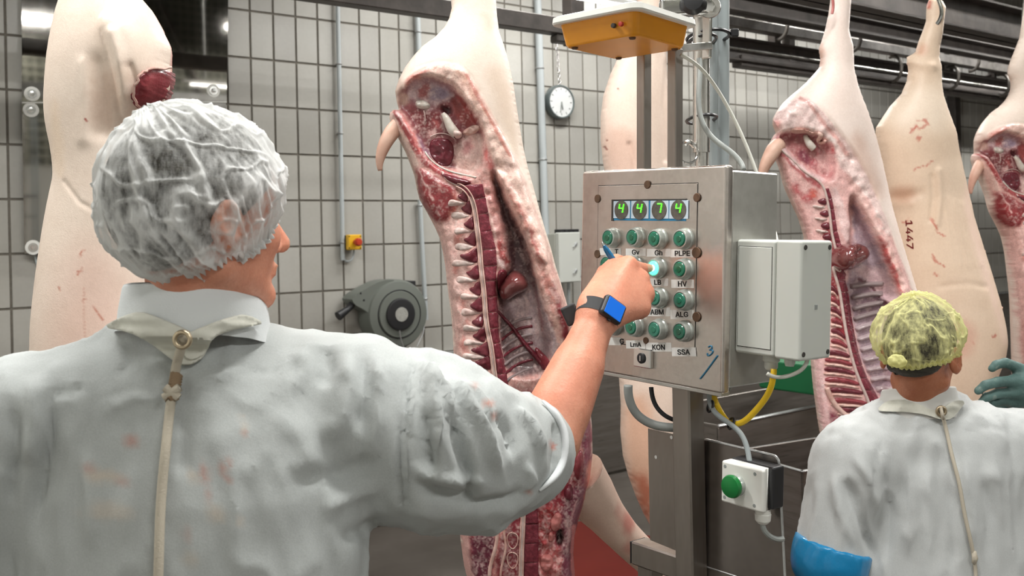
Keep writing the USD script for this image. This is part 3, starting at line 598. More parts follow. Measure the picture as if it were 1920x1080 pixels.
def dens(poly, step):
    p = np.asarray(poly, float); q = np.vstack([p, p[:1]]); d = np.r_[0, np.cumsum(np.linalg.norm(np.diff(q, axis=0), axis=1))]
    n = max(8, int(d[-1] / step)); t = np.linspace(0, d[-1], n, endpoint=False); return np.stack([np.interp(t, d, q[:, k]) for k in (0, 1)], -1)
def rounded(poly, n=3):
    p = np.asarray(poly, float)
    for _ in range(n): q = np.roll(p, -1, 0); p = np.stack([.75 * p + .25 * q, .25 * p + .75 * q], 1).reshape(-1, 2)
    return p
def grid2d(poly, step):
    """points in an outline (pixels of the tracing), triangles, number of rim points, inflation phi (0 at the rim, 1 at most)"""
    b = dens(poly, step); P = Polygon(b).buffer(0)
    if P.geom_type != 'Polygon': P = max(P.geoms, key=lambda g: g.area); b = dens(np.array(P.exterior.coords)[:-1], step)
    x0, y0, x1, y1 = P.bounds; dy = step * .866; rows = int((y1 - y0) / dy) + 2; cols = int((x1 - x0) / step) + 2
    I, Jx = np.meshgrid(np.arange(rows), np.arange(cols), indexing='ij')
    g = np.stack([x0 + (Jx + .5 * (I % 2)) * step, y0 + I * dy], -1).reshape(-1, 2)
    inner = P.buffer(-step * .55); g = g[shapely.contains_xy(inner, g[:, 0], g[:, 1])] if not inner.is_empty else g[:0]
    v = np.vstack([b, g]); T = Delaunay(v).simplices; c = v[T].mean(1)
    T = T[shapely.contains_xy(P.buffer(1e-6), c[:, 0], c[:, 1])]
    a = v[T]; ar = np.cross(a[:, 1] - a[:, 0], a[:, 2] - a[:, 0]); T = T[np.abs(ar) > 1e-6]; ar = ar[np.abs(ar) > 1e-6]
    T[ar > 0] = T[ar > 0][:, ::-1]                                    # counter-clockwise seen by the viewer (pixel y runs down)
    n, nb = len(v), len(b); E = np.vstack([T[:, [0, 1]], T[:, [1, 2]], T[:, [2, 0]]]); E = np.unique(np.sort(E, 1), axis=0)
    w = 1 / np.maximum(np.linalg.norm(v[E[:, 0]] - v[E[:, 1]], axis=1), 1e-6)
    A = sparse.coo_matrix((np.r_[w, w], (np.r_[E[:, 0], E[:, 1]], np.r_[E[:, 1], E[:, 0]])), shape=(n, n)).tocsr()
    Lp = sparse.diags(np.asarray(A.sum(1)).ravel()) - A; phi = np.zeros(n)
    if n > nb: phi[nb:] = spsolve(Lp[nb:, nb:].tocsc(), np.ones(n - nb))
    return v, T, nb, phi / max(phi.max(), 1e-9)
def sd(poly, p):
    P = poly if hasattr(poly, 'area') else Polygon(np.asarray(poly, float)).buffer(0)
    pt = shapely.points(p); d = shapely.distance(pt, P.boundary); return np.where(shapely.contains_xy(P, p[:, 0], p[:, 1]), d, -d)
def ld(path, p): return shapely.distance(shapely.points(p), LineString(np.asarray(path, float)))

class Slab:
    """A hanging half, traced in the photograph's pixels at distance Z and given real thickness towards and away from the viewer."""
    def __init__(s, outline, Z, step, front, back, shape=.5, seed=0, lean=None):
        s.Z, s.seed = Z, seed; s.v, s.T, s.nb, s.phi = grid2d(outline, step)
        s.k = Z / FPX
        ph = s.phi ** shape; s.h = front * ph; s.b = -back * ph
        n3 = np.c_[s.v * .09, np.zeros(len(s.v))]; s.jit = np.stack([meshkit.fbm(n3 + 7, 4, seed), meshkit.fbm(n3 + 31, 4, seed + 9)], -1) - .5
        s.c = np.ones((len(s.v), 3)); s.lean = lean
    def av(s): return np.array([PPX, PPY]) + (s.v - [PPX, PPY]) * (s.Z / (s.Z - s.h))[:, None]        # where the relief shows in the tracing
    def inv(s, p, off): p = np.atleast_2d(np.asarray(p, float)); return np.array([PPX, PPY]) + (p - [PPX, PPY]) * np.reshape((s.Z - np.asarray(off, float)) / s.Z, (-1, 1))
    def q(s, j): return s.av() + s.jit * j * 4
    def pp(s, p, off): p = np.atleast_2d(np.asarray(p, float)); o = np.broadcast_to(off, (len(p),)); return s.place(s.inv(p, o), o)
    def base(s, col): s.c[:] = lin(col)
    def paint(s, poly, col, f=4, j=2., a=1.):
        w = (a * sstep(-f, f, sd(rounded(poly, 2), s.q(j))))[:, None]; s.c = s.c * (1 - w) + lin(col) * w
    def stroke(s, path, width, col, f=2, j=1., a=1., up=0.):
        d = ld(path, s.q(j)); w = a * (1 - sstep(width / 2, width / 2 + f, d)); s.c = s.c * (1 - w[:, None]) + lin(col) * w[:, None]; s.h = s.h + up * w
    def lift(s, poly, amt, f=10, j=1.): s.h = s.h + amt * sstep(-f, f, sd(rounded(poly, 2), s.q(j)))
    def dome(s, poly, amt, R): d = sd(rounded(poly, 2), s.av()); t = np.clip(d / R, 0, 1); s.h = s.h + amt * np.sqrt(t * (2 - t))
    def ridge(s, path, amt, width): d = ld(path, s.av()); s.h = s.h + amt * np.exp(-(d / width) ** 2)
    def bumps(s, poly, amt, scale, f=8):
        n = meshkit.fbm(np.c_[s.v * scale, np.zeros(len(s.v))], 4, s.seed + 3) - .5; s.h = s.h + amt * n * sstep(-f, f, sd(rounded(poly, 2), s.av()))
    def dz(s, p): return 0. if s.lean is None else s.lean(np.atleast_2d(p))
    def place(s, p, off):
        p = np.atleast_2d(p); off = np.broadcast_to(off, (len(p),)) + s.dz(p)
        return CAM + s.Z * FW + ((p[:, :1] - PPX) * RT - (p[:, 1:] - PPY) * UP) * s.k - off[:, None] * FW
    def depth(s, p):
        if not hasattr(s, '_kd'): s._kd = cKDTree(s.v)
        d, i = s._kd.query(np.atleast_2d(p), k=4); w = 1 / (d + .3); return (s.h[i] * w).sum(1) / w.sum(1)
    def veins(s, mask, f=(.10, .035), a=.5, seed=0, th=7.):
        p = s.av(); n1 = meshkit.fbm(np.c_[p[:, 0] * f[0] + 3 * s.jit[:, 0], p[:, 1] * f[1] + 2 * s.jit[:, 1], np.zeros(len(p))], 3, 50 + seed); n2 = meshkit.fbm(np.c_[p[:, 0] * f[0] * 1.3 + 9, p[:, 1] * f[1] * 1.6, np.ones(len(p))], 3, 70 + seed)
        pale = np.clip(1 - np.abs(2 * n1 - 1) * th, 0, 1)[:, None] * a * mask[:, None]; dark = np.clip(1 - np.abs(2 * n2 - 1) * th, 0, 1)[:, None] * a * .8 * mask[:, None]
        s.c = s.c * (1 - dark) + s.c * np.array([.62, .40, .42]) * dark; s.c = s.c * (1 - pale) + lin((232, 208, 202)) * pale; s.h = s.h + .0025 * pale[:, 0] - .002 * dark[:, 0]
    def relax(s, it=2):
        E = np.unique(np.sort(np.vstack([s.T[:, [0, 1]], s.T[:, [1, 2]], s.T[:, [2, 0]]]), 1), axis=0); n = len(s.v)
        A = sparse.coo_matrix((np.ones(2 * len(E)), (np.r_[E[:, 0], E[:, 1]], np.r_[E[:, 1], E[:, 0]])), shape=(n, n)).tocsr(); dg = np.asarray(A.sum(1)).ravel()
        for _ in range(it):
            h = s.h.copy(); h[s.nb:] = .5 * h[s.nb:] + .5 * (A @ s.h / dg)[s.nb:]; s.h = h
    def emit(s, parent, cut=None, rind_name='rind', cut_name='cut_face', back_col=None):
        hb = s.b.copy(); hb[:s.nb] = s.h[:s.nb]; hb = np.minimum(hb, s.h - .004 * (np.arange(len(hb)) >= s.nb))
        F_, B_ = s.place(s.v, s.h), s.place(s.v, hb); n = len(s.v)
        c = np.zeros(len(s.T), bool) if cut is None else sd(rounded(cut, 1), s.av()[s.T].mean(1)) > 0
        full = trimesh.Trimesh(F_, s.T, process=False)
        cb_ = np.tile(lin(back_col) if back_col is not None else s.c[:s.nb].mean(0), (n, 1)); cb_[:s.nb] = s.c[:s.nb]
        def sub(Vx, Tx, col):
            u, inv = np.unique(Tx, return_inverse=True); return trimesh.Trimesh(Vx[u], inv.reshape(-1, 3), process=False), col[u]
        # rim vertices shared by front and back
        Vx = np.vstack([F_, B_]); bt = s.T[:, ::-1] + n; bt = np.where(bt - n < s.nb, bt - n, bt); Cx = np.vstack([s.c, cb_])
        m, col = sub(Vx, np.vstack([s.T[~c], bt]), Cx); part(parent, rind_name, m, 'rind', colors=col)
        if c.any():
            m, col = sub(Vx, s.T[c], Cx); part(parent, cut_name, m, 'flesh', colors=col)
    def pillow(s, parent, name, poly, m, amt=.006, lift=.001, step=3., label=None, sink=.006, tip=0., rnd=2, bump=0.):
        """a separate raised piece lying on the surface"""
        v, T, nb, phi = grid2d(rounded(poly, rnd), step); v = s.inv(v, s.depth(s.inv(v, s.depth(v))) + lift); d = s.depth(v); o = d + lift + amt * np.sqrt(phi)
        if bump: o = o + bump * (meshkit.fbm(np.c_[v * .12, np.zeros(len(v))], 3, 5) - .5) * np.sqrt(phi)
        F_ = s.place(v, o); B_ = s.place(v, d - sink); n = len(v)
        B_[:nb] = F_[:nb] * .0 + s.place(v[:nb], d[:nb] - sink)
        E = np.stack([np.arange(nb), (np.arange(nb) + 1) % nb], -1)
        sgn = Polygon(v[:nb]).exterior.is_ccw
        side = np.vstack([np.c_[E[:, 0], E[:, 1], E[:, 1] + n], np.c_[E[:, 0], E[:, 1] + n, E[:, 0] + n]])
        if not sgn: side = side[:, ::-1]
        return part(parent, name, trimesh.Trimesh(np.vstack([F_, B_]), np.vstack([T, T[:, ::-1] + n, side]), process=False), m, label=label, smooth=50)
    def cord(s, parent, name, path, r, m, lift=0., label=None, n=60, sides=8):
        p = smooth_path(path, n); p = s.inv(p, s.depth(s.inv(p, s.depth(p))) + lift); d = s.depth(p); return part(parent, name, tube(s.place(p, d + lift), np.array(r) * s.k if np.ndim(r) == 0 else np.interp(np.linspace(0, 1, n), np.linspace(0, 1, len(r)), r) * s.k, sides), m, label=label, smooth=True)
def strip(path, w0, w1):
    """outline of a band along a path, offset from w0 (left of travel) to w1"""
    p = np.asarray(path, float); t = np.gradient(p, axis=0); t /= np.linalg.norm(t, axis=1, keepdims=True); nrm = np.stack([t[:, 1], -t[:, 0]], -1)
    return np.vstack([p + nrm * np.reshape(w0, (-1, 1)), (p + nrm * np.reshape(w1, (-1, 1)))[::-1]])
def hook(parent, top, z_top):
    """steel shackle through the hind foot, hanging from a trolley on the rail"""
    t = np.asarray(top, float); P = [t + [0, -.02, -.07], t + [.012, -.028, -.03], t + [.0, -.015, .03], t + [0, 0, .10], [t[0], t[1], z_top - .06]]
    part(parent, 'hook', tube(P, .006, 8, n=30), 'hook_steel')
    P2 = [t + [0, .02, -.06], t + [0, .025, -.02], t + [0, .012, .04], t + [0, 0, .10]]
    part(parent, 'shackle', tube(P2, .0055, 8, n=20), 'hook_steel')
    part(parent, 'trolley', lathe([(.0, -.014), (.045, -.014), (.038, -.006), (.038, .006), (.045, .014), (0, .014)], [t[0], t[1], z_top], WN, 24), 'hook_steel')
RAIL_Z = 2.78
# ------------------------------------------------------------------ half carcass in the middle, cut side to the viewer
def zB(*q): return [(700 + x / 2.7, 100 + y / 2.7) for x, y in q]
def zC(*q): return [(750 + x / 2.7, 300 + y / 2.7) for x, y in q]
def zD(*q): return [(800 + x / 2.7, 680 + y / 2.7) for x, y in q]
out1 = [(930, 0), (932, 30), (936, 60), (945, 85), (955, 120), (963, 160), (968, 195), (975, 240), (982, 280), (990, 315), (1000, 350), (1012, 395), (1022, 430), (1033, 465), (1042, 500), (1053, 535), (1063, 570), (1075, 607), (1088, 660), (1098, 710), (1105, 750), (1110, 800), (1111, 850), (1107, 890), (1098, 930), (1086, 970), (1077, 1005), (1075, 1040), (1078, 1080), (1074, 1125), (1050, 1160), (1000, 1180), (940, 1175), (900, 1145), (880, 1100), (870, 1060), (863, 1010), (858, 900), (855, 800), (853, 720), (851, 690), (850, 650), (847, 600), (843, 570), (838, 530), (835, 500), (830, 470), (824, 445), (815, 425), (800, 397), (787, 375), (781, 352), (777, 330), (770, 310), (760, 285), (748, 262), (737, 240), (730, 222), (731, 212), (737, 206), (747, 205), (743, 190), (741, 170), (748, 148), (760, 125), (775, 105), (793, 85), (815, 70), (832, 52), (842, 35), (847, 15), (845, -5), (834, -19), (837, -40), (850, -75), (868, -123), (876, -180), (880, -215), (890, -228), (902, -218), (905, -180), (912, -123), (920, -80), (928, -40)]
S = Slab(out1, 2.0, 2.9, .085, .12, shape=.5, seed=1)
cut1 = zB((85, 300), (98, 283), (135, 286), (150, 260), (140, 200), (155, 165), (170, 130), (212, 90), (270, 62), (340, 50), (400, 55), (450, 80), (490, 120), (520, 170), (560, 240), (610, 330), (660, 420), (700, 490), (740, 580), (780, 680), (820, 790), (860, 900), (890, 980), (915, 1080)) + zC((800, 590), (835, 690), (868, 800)) + [(1085, 655), (1096, 712), (1103, 752), (1107, 800), (1107, 850), (1103, 890), (1093, 930), (1081, 970), (1072, 1005), (1070, 1040), (1072, 1080), (1068, 1120), (1045, 1152), (1000, 1172), (945, 1165), (908, 1140), (888, 1100), (878, 1060), (870, 1010), (865, 900), (860, 800), (856, 720), (853, 650), (850, 600), (846, 570), (841, 530), (838, 500), (833, 470), (827, 445), (818, 425), (803, 397), (790, 375), (784, 352), (780, 330), (773, 310), (763, 285), (751, 262), (740, 240)]
S.base((240, 226, 214))
S.paint([(905, 130), (935, 200), (955, 290), (975, 290), (965, 190), (940, 120)], (226, 208, 192), 14)
S.paint([(741, 150), (760, 150), (752, 205), (741, 195)], (222, 196, 184), 10)
S.paint([(900, 20), (920, 30), (925, 60), (915, 60)], (228, 200, 182), 10, a=.7)
# cut side: sunk behind its rim, then the different tissues
flat = sstep(-2, 16, sd(rounded(cut1, 1), S.inv(S.v, -.03))); S.h = S.h * (1 - flat) + flat * (.046 + .022 * S.phi)
S.paint(cut1, (216, 168, 160), 3, 1)
pelvis = zB((150, 185), (180, 150), (240, 122), (330, 128), (420, 182), (470, 255), (520, 325), (548, 385), (562, 450), (548, 560), (505, 625), (430, 600), (350, 582), (280, 530), (230, 450), (170, 330), (132, 285), (118, 240))
rim = zB((150, 200), (150, 165), (170, 130), (212, 90), (270, 62), (340, 50), (400, 55), (450, 80), (490, 120), (520, 170), (560, 240), (610, 330), (660, 420), (700, 490), (740, 580), (780, 680), (820, 790), (860, 900), (915, 1080)) + zB((800, 1040), (760, 930), (720, 830), (680, 740), (640, 640), (600, 540), (570, 450), (545, 380), (520, 330), (470, 260), (420, 180), (330, 128), (230, 122), (170, 160))
S.paint(rim, (226, 198, 186), 4, 2); S.bumps(rim, .014, .05); S.dome(rim, .010, 14)
S.paint(zB((158, 150), (175, 120), (240, 82), (290, 75), (250, 100), (200, 135), (170, 165)), (204, 128, 118), 5, 3)
S.paint(zB((380, 60), (440, 85), (500, 150), (540, 230), (580, 310), (560, 320), (500, 220), (440, 130)), (214, 176, 160), 6, 3)
S.stroke(zB((470, 110), (515, 190), (560, 275), (610, 370), (660, 460), (695, 520)), 3, (198, 140, 128), 3, 1)
S.lift(pelvis, -.030, 9); S.paint(pelvis, (134, 74, 78), 5, 3)
S.paint(zB((185, 152), (240, 120), (330, 140), (420, 195), (400, 240), (330, 262), (290, 282), (230, 272), (180, 230), (165, 190)), (192, 166, 170), 6, 4)
S.paint(zB((215, 165), (285, 150), (295, 190), (270, 235), (235, 230), (225, 200)), (176, 104, 104), 6, 4)
S.paint(zB((300, 165), (370, 175), (400, 205), (340, 235), (295, 230)), (168, 152, 172), 6, 3)
S.paint(zB((120, 235), (150, 195), (185, 215), (180, 250), (150, 270)), (206, 178, 166), 5, 2)
S.paint(zB((390, 250), (440, 215), (500, 290), (532, 345), (520, 372), (465, 375), (425, 335)), (156, 76, 74), 5, 3)
S.paint(zB((335, 270), (385, 262), (402, 300), (372, 312), (345, 300)), (72, 26, 32), 4, 2); S.lift(zB((335, 270), (385, 262), (402, 300), (372, 312)), -.012, 6)
S.paint(zB((175, 265), (250, 285), (330, 290), (360, 340), (330, 400), (240, 390), (190, 320)), (120, 50, 54), 6, 4)
S.paint(zB((255, 400), (300, 385), (350, 420), (300, 440)), (196, 150, 146), 4, 4); S.paint(zB((290, 330), (330, 350), (350, 385), (310, 380)), (170, 90, 90), 4, 3)
S.paint(zB((430, 430), (540, 395), (565, 500), (540, 600), (480, 625), (400, 592), (420, 520)), (210, 182, 174), 6, 5)
S.paint(zB((440, 440), (500, 430), (510, 500), (450, 520)), (192, 142, 140), 8, 5)
S.paint(zB((560, 450), (600, 530), (620, 590), (590, 600), (550, 520)), (200, 120, 116), 5, 3)
# sacrum and back
S.paint(zB((92, 300), (112, 285), (140, 300), (205, 400), (262, 500), (330, 572), (412, 612), (500, 640), (505, 665), (440, 668), (370, 642), (300, 602), (230, 540), (190, 470), (150, 415), (110, 360)), (160, 70, 72), 3, 2)
S.stroke(zB((88, 310), (130, 390), (180, 480), (215, 560)), 7, (232, 206, 196), 3, 1)
S.stroke(zB((120, 300), (175, 375), (240, 470)), 4, (214, 178, 176), 3, 1, up=.002)
S.stroke(zB((150, 330), (200, 420), (235, 500)), 2.5, (196, 120, 116), 2, 2)
S.paint(zB((215, 400), (262, 470), (300, 530), (270, 520), (230, 460)), (150, 118, 136), 4, 2)
loin = zB((222, 575), (262, 590), (330, 640), (425, 682), (445, 715), (432, 765), (400, 800), (352, 862), (302, 850), (262, 790), (228, 720), (214, 640))
S.paint(loin, (148, 60, 64), 4, 3); S.dome(loin, .008, 20)
S.stroke(zB((228, 582), (250, 640), (280, 690), (300, 740)), 2, (212, 170, 166), 2, 2, up=.001)
S.paint(zB((320, 660), (350, 650), (345, 700), (325, 720)), (196, 132, 128), 5, 3, .7)
S.paint(zB((410, 690), (440, 760), (400, 850), (350, 880), (400, 800)), (196, 110, 100), 6, 5)
bf = zB((255, 790), (300, 850), (355, 870), (430, 780), (450, 800), (465, 900), (450, 1000), (455, 1080)) + zC((345, 500), (360, 700), (380, 900), (400, 1080), (285, 1080), (268, 800), (232, 560), (195, 400))
S.paint(bf, (226, 188, 180), 5, 4); S.bumps(bf, .012, .05)
for q in [((270, 380), (320, 360), (330, 420), (290, 440)), ((255, 540), (300, 520), (290, 600)), ((290, 700), (330, 690), (320, 760)), ((320, 820), (350, 800), (345, 880)), ((310, 880), (300, 940), (330, 990), (350, 930)), ((330, 960), (390, 990), (380, 1050), (320, 1060))]: S.paint(zC(*q), (206, 122, 112), 6, 5, .75)
# spinous muscle wedges (painted beds; pale processes are pieces of their own)
wed = zC((300, 130), (345, 165), (368, 210), (385, 300), (395, 380), (405, 470), (412, 560), (422, 640), (430, 740), (440, 840), (460, 940), (475, 1080), (420, 1080), (395, 950), (375, 840), (365, 730), (355, 640), (340, 560), (322, 490), (330, 400), (325, 320), (305, 240), (285, 175))
S.paint(wed, (214, 168, 160), 5, 3); S.bumps(wed, .012, .08)
canal = zC((215, 60), (275, 120), (330, 150), (365, 205), (385, 300), (395, 380), (405, 470), (412, 560), (422, 640), (430, 740), (440, 840), (460, 940), (478, 1080)) + [(945, 780), (966, 860), (979, 920), (981, 961), (979, 1010), (977, 1080), (975, 1150)]
vright = zC((412, 100), (432, 180), (447, 260), (462, 350), (480, 420), (490, 480), (490, 560), (487, 640), (495, 720), (500, 800), (505, 900), (520, 980), (540, 1080)) + [(965, 780), (988, 860), (1003, 920), (1009, 961), (1010, 1010), (1010, 1080), (1008, 1150)]
strip_r = zC((400, 92), (440, 105), (478, 170), (505, 250), (523, 330), (543, 430), (560, 540), (520, 600), (494, 560), (490, 480), (462, 340), (440, 220))
S.paint(strip_r, (204, 152, 146), 4, 4); S.bumps(strip_r, .014, .09)
S.stroke(zC((425, 170), (450, 260), (475, 350), (492, 450), (500, 540)), 3.2, (226, 190, 182), 2, 1, up=.003)
S.paint(zC((490, 400), (530, 400), (555, 530), (530, 570), (505, 500)), (160, 50, 52), 5, 4, .8)
S.paint(zC((495, 490), (530, 520), (545, 560), (510, 550)), (226, 204, 200), 4, 3)
# body cavity
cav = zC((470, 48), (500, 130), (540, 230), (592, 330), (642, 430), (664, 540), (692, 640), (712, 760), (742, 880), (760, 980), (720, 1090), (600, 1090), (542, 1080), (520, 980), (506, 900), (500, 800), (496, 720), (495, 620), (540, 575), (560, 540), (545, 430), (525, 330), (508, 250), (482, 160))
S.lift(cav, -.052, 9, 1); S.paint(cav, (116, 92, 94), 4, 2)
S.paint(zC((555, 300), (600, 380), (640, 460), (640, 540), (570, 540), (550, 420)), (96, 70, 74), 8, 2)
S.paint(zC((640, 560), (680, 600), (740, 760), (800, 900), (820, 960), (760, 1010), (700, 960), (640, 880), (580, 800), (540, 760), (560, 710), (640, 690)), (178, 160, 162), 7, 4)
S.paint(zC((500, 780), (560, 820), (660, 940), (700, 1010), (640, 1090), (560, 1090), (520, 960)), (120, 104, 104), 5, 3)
for q in [((660, 600), (690, 700), (700, 800), (690, 880)), ((700, 640), (740, 760), (780, 880)), ((640, 700), (650, 800), (668, 880))]: S.stroke(zC(*q), 2, (206, 186, 184), 4, 2, .8, up=.002)
for q in [((675, 620), (705, 740), (720, 860)), ((735, 720), (770, 840))]: S.stroke(zC(*q), 2, (150, 96, 100), 3, 2, .8)
flap = zC((478, 48), (520, 62), (560, 120), (620, 220), (680, 330), (740, 480), (790, 620), (850, 760), (880, 850), (855, 960), (820, 960), (790, 880), (740, 760), (700, 650), (668, 540), (645, 430), (595, 330), (545, 230), (505, 130))
S.paint(flap, (222, 184, 172), 4, 3); S.bumps(flap, .02, .04); S.dome(flap, .012, 16)
S.stroke(zC((600, 230), (625, 300), (660, 370), (690, 450), (720, 520)), 4, (176, 96, 90), 4, 3, .8)
S.stroke(zC((560, 180), (600, 260), (640, 340)), 3, (204, 150, 138), 3, 2)
S.paint(zC((690, 480), (740, 560), (770, 660), (800, 780), (780, 790), (740, 680), (700, 570)), (206, 150, 140), 7, 4)
S.paint(zC((765, 600), (800, 680), (840, 800), (862, 880), (850, 930), (822, 930), (812, 830), (790, 720)), (142, 48, 58), 5, 3)
S.paint(zC((735, 560), (770, 620), (790, 720), (770, 740), (745, 650)), (200, 130, 120), 6, 3, .7)
# lower end: neck and shoulder
S.paint([(850, 720), (1105, 740), (1112, 860), (1070, 1180), (870, 1180)], (148, 66, 74), 8, 4)
S.paint(zD((165, 860), (222, 850), (215, 960), (240, 1090), (260, 1200), (190, 1200)), (222, 176, 170), 4, 2)
S.paint(zD((222, 850), (340, 810), (350, 900), (330, 1000), (320, 1150), (250, 1150), (225, 1000)), (100, 38, 56), 5, 3)
S.paint(zD((345, 820), (400, 780), (410, 830), (380, 900), (360, 1000), (350, 1090), (320, 1090), (350, 950)), (206, 140, 134), 5, 5)
S.paint(zD((400, 790), (470, 770), (470, 1150), (370, 1150), (385, 960)), (134, 46, 58), 5, 4)
S.paint(zD((562, 740), (640, 690), (660, 800), (640, 900), (600, 960), (570, 940)), (166, 56, 60), 5, 5); S.bumps(zD((562, 740), (640, 690), (660, 800), (640, 960), (570, 940)), .03, .09)
S.paint(zD((570, 950), (640, 920), (690, 960), (680, 1150), (560, 1150)), (180, 92, 92), 5, 6); S.bumps(zD((570, 950), (640, 920), (690, 960), (680, 1150), (560, 1150)), .03, .08)
S.paint(zD((640, 660), (700, 560), (760, 540), (790, 560), (760, 760), (700, 800), (670, 740)), (140, 44, 56), 5, 5)
S.paint(zD((700, 640), (800, 620), (835, 650), (800, 760), (745, 860), (740, 1000), (740, 1150), (690, 1150), (690, 900), (680, 800)), (128, 62, 80), 5, 3)
S.paint(zD((750, 400), (800, 380), (790, 480), (770, 520), (745, 470)), (220, 160, 156), 5, 3)
S.paint(zD((790, 260), (835, 240), (835, 500), (800, 560), (785, 430)), (150, 70, 92), 5, 3)
S.paint(zD((810, 500), (842, 500), (838, 680), (800, 760), (760, 830), (790, 740), (810, 620)), (222, 136, 122), 4, 2)
S.stroke(zD((745, 830), (738, 960), (745, 1080)), 5, (210, 130, 130), 3, 1)
for q in [((700, 800), (720, 850), (710, 960)), ((760, 700), (730, 790), (720, 900)), ((780, 560), (765, 640)), ((740, 560), (720, 640), (700, 700)), ((790, 470), (775, 560))]: S.stroke(zD(*q), 1.6, (206, 150, 152), 2, 1, .8)
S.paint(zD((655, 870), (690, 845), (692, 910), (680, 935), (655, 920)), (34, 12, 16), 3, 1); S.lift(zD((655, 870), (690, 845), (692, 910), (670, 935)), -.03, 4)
n_ = meshkit.fbm(np.c_[S.v * .05, np.zeros(len(S.v))], 5, 12) - .5; S.h += .006 * n_ * flat
S.veins(flat, a=.5); S.veins(flat * sstep(690, 760, S.v[:, 1]), (.16, .05), .35, 4, 6.); S.c = S.c * (1 + .10 * flat)[:, None]
mo = (1 + flat * .7 * (meshkit.fbm(np.c_[S.v * .045, np.zeros(len(S.v))], 4, 40) - .5))[:, None]; S.c = np.clip(S.c * mo, 0, .9)
S.relax(2)

p1b = S.place([(910, -160)], 0)[0]
pig1 = thing('half_carcass', 'hanging half pig carcass with cut side, spine and tail showing, behind the reaching hand', 'pig carcass', [p1b[0], p1b[1], 0])
S.emit(pig1, cut1, back_col=(236, 214, 200))
# pieces
can = smooth_path(canal, 240); vr = smooth_path(vright, 400)
S.cord(pig1, 'spinal_canal', canal, [2.2, 3.2, 4.2, 4.5, 4.6, 4.8, 5, 5], 'bone_pale', lift=-.0006, label='pale spinal canal down the split backbone', n=200)
for o_, r_ in ((-3.4, 1.5), (3.4, 1.5)):
    t_ = np.gradient(can, axis=0); t_ /= np.linalg.norm(t_, axis=1, keepdims=True); S.cord(pig1, 'canal_wall', (can + o_ * np.stack([t_[:, 1], -t_[:, 0]], -1))[10::8], r_, 'fat_pale', lift=.0042, n=200, sides=6)
def at_y(path, y): i = np.argsort(path[:, 1]); return np.interp(y, path[i, 1], path[i, 0])
ys = [330, 344, 370, 399, 432, 467, 498, 526, 556, 585, 615, 643, 671, 700, 731, 764, 799, 836, 874, 910, 946, 982, 1018, 1054, 1090]
for a, b in zip(ys[1:-1], ys[2:]):
    a2, b2 = a + .7, b - .7; sk = 4 if a < 420 else 1.5
    poly = [(at_y(can, a2) + 5.5, a2 + sk), (at_y(vr, a2), a2), (at_y(vr, (a2 + b2) / 2) - 1, (a2 + b2) / 2), (at_y(vr, b2), b2), (at_y(can, b2) + 5.5, b2 + sk)]
    S.pillow(pig1, 'vertebra', poly, 'vertebra_red', .0018, .0026, 2.4, rnd=0)
# dark wedges of back muscle between the pale spinous processes
rw = np.random.default_rng(11)
for i, (x, y) in enumerate([(325, 178), (345, 240), (352, 318), (366, 398), (366, 482), (378, 566), (388, 650), (392, 732), (398, 812), (408, 884), (418, 956), (430, 1024)]):
    L_ = [34, 34, 30, 40, 56, 44, 34, 34, 34, 40, 54, 64][i]; cx = (at_y(can, 300 + y / 2.7) - 4.5 - 750) * 2.7
    wp = np.array([(cx, y - 41), (cx + 2, y + 36), (x + 6, y + 37), (x - L_ * .45, y + 26), (x - L_, y + 14), (x - L_ * 1.08, y), (x - L_ * .5, y - 6), (x - 6, y - 26)]); wp += rw.normal(0, 2.6, wp.shape)
    S.pillow(pig1, 'muscle_wedge', zC(*wp), 'muscle_dark', .0025, .0008, 2.2, rnd=1, bump=.004)
    sp_ = np.array([(x - L_ - 44, y + 18), (x - L_ * .8, y + 27), (cx - 30, y + 35), (cx - 6, y + 43), (cx - 26, y + 52), (x - L_ * .6, y + 55), (x - L_ - 50, y + 60)]) + rw.normal(0, 2.4, (7, 2))
    S.pillow(pig1, 'spinous_process', zC(*sp_), 'bone_pale', .0035, .0, 2.4, bump=.005)
for y in (900, 1000):
    S.cord(pig1, 'neck_vertebra_rim', zD((432, y - 40), (408, y), (436, y + 42), (462, y), (434, y - 38)), 1.2, 'fat_pale', lift=.0, n=24, sides=6)
S.cord(pig1, 'neck_seam', zD((410, 800), (392, 860), (400, 930), (385, 1010), (375, 1080)), 2.2, 'fat_pale', lift=.001, n=30)
S.cord(pig1, 'neck_seam', zD((350, 830), (355, 900), (330, 1000), (318, 1080)), 3.4, 'fat_pale', lift=0, n=30)
S.pillow(pig1, 'neck_gland', zD((640, 770), (672, 755), (688, 790), (670, 840), (640, 860), (622, 820)), 'muscle_pale', .007, .001, 3, bump=.008, label='pink gland in the neck')
S.pillow(pig1, 'neck_gland', zD((620, 850), (645, 870), (640, 910), (612, 905)), 'muscle_pale', .006, .001, 3, bump=.008)
S.pillow(pig1, 'neck_fat', zD((570, 980), (620, 960), (650, 1010), (620, 1060), (575, 1050)), 'muscle_pale', .007, .0, 3, bump=.012)
S.pillow(pig1, 'shoulder_muscle', zD((692, 640), (735, 600), (745, 690), (722, 700), (700, 690)), 'muscle_dark', .012, .0, 3)
S.pillow(pig1, 'shoulder_muscle', zD((742, 470), (790, 430), (795, 540), (768, 610), (745, 560)), 'muscle_red', .012, 0, 3)
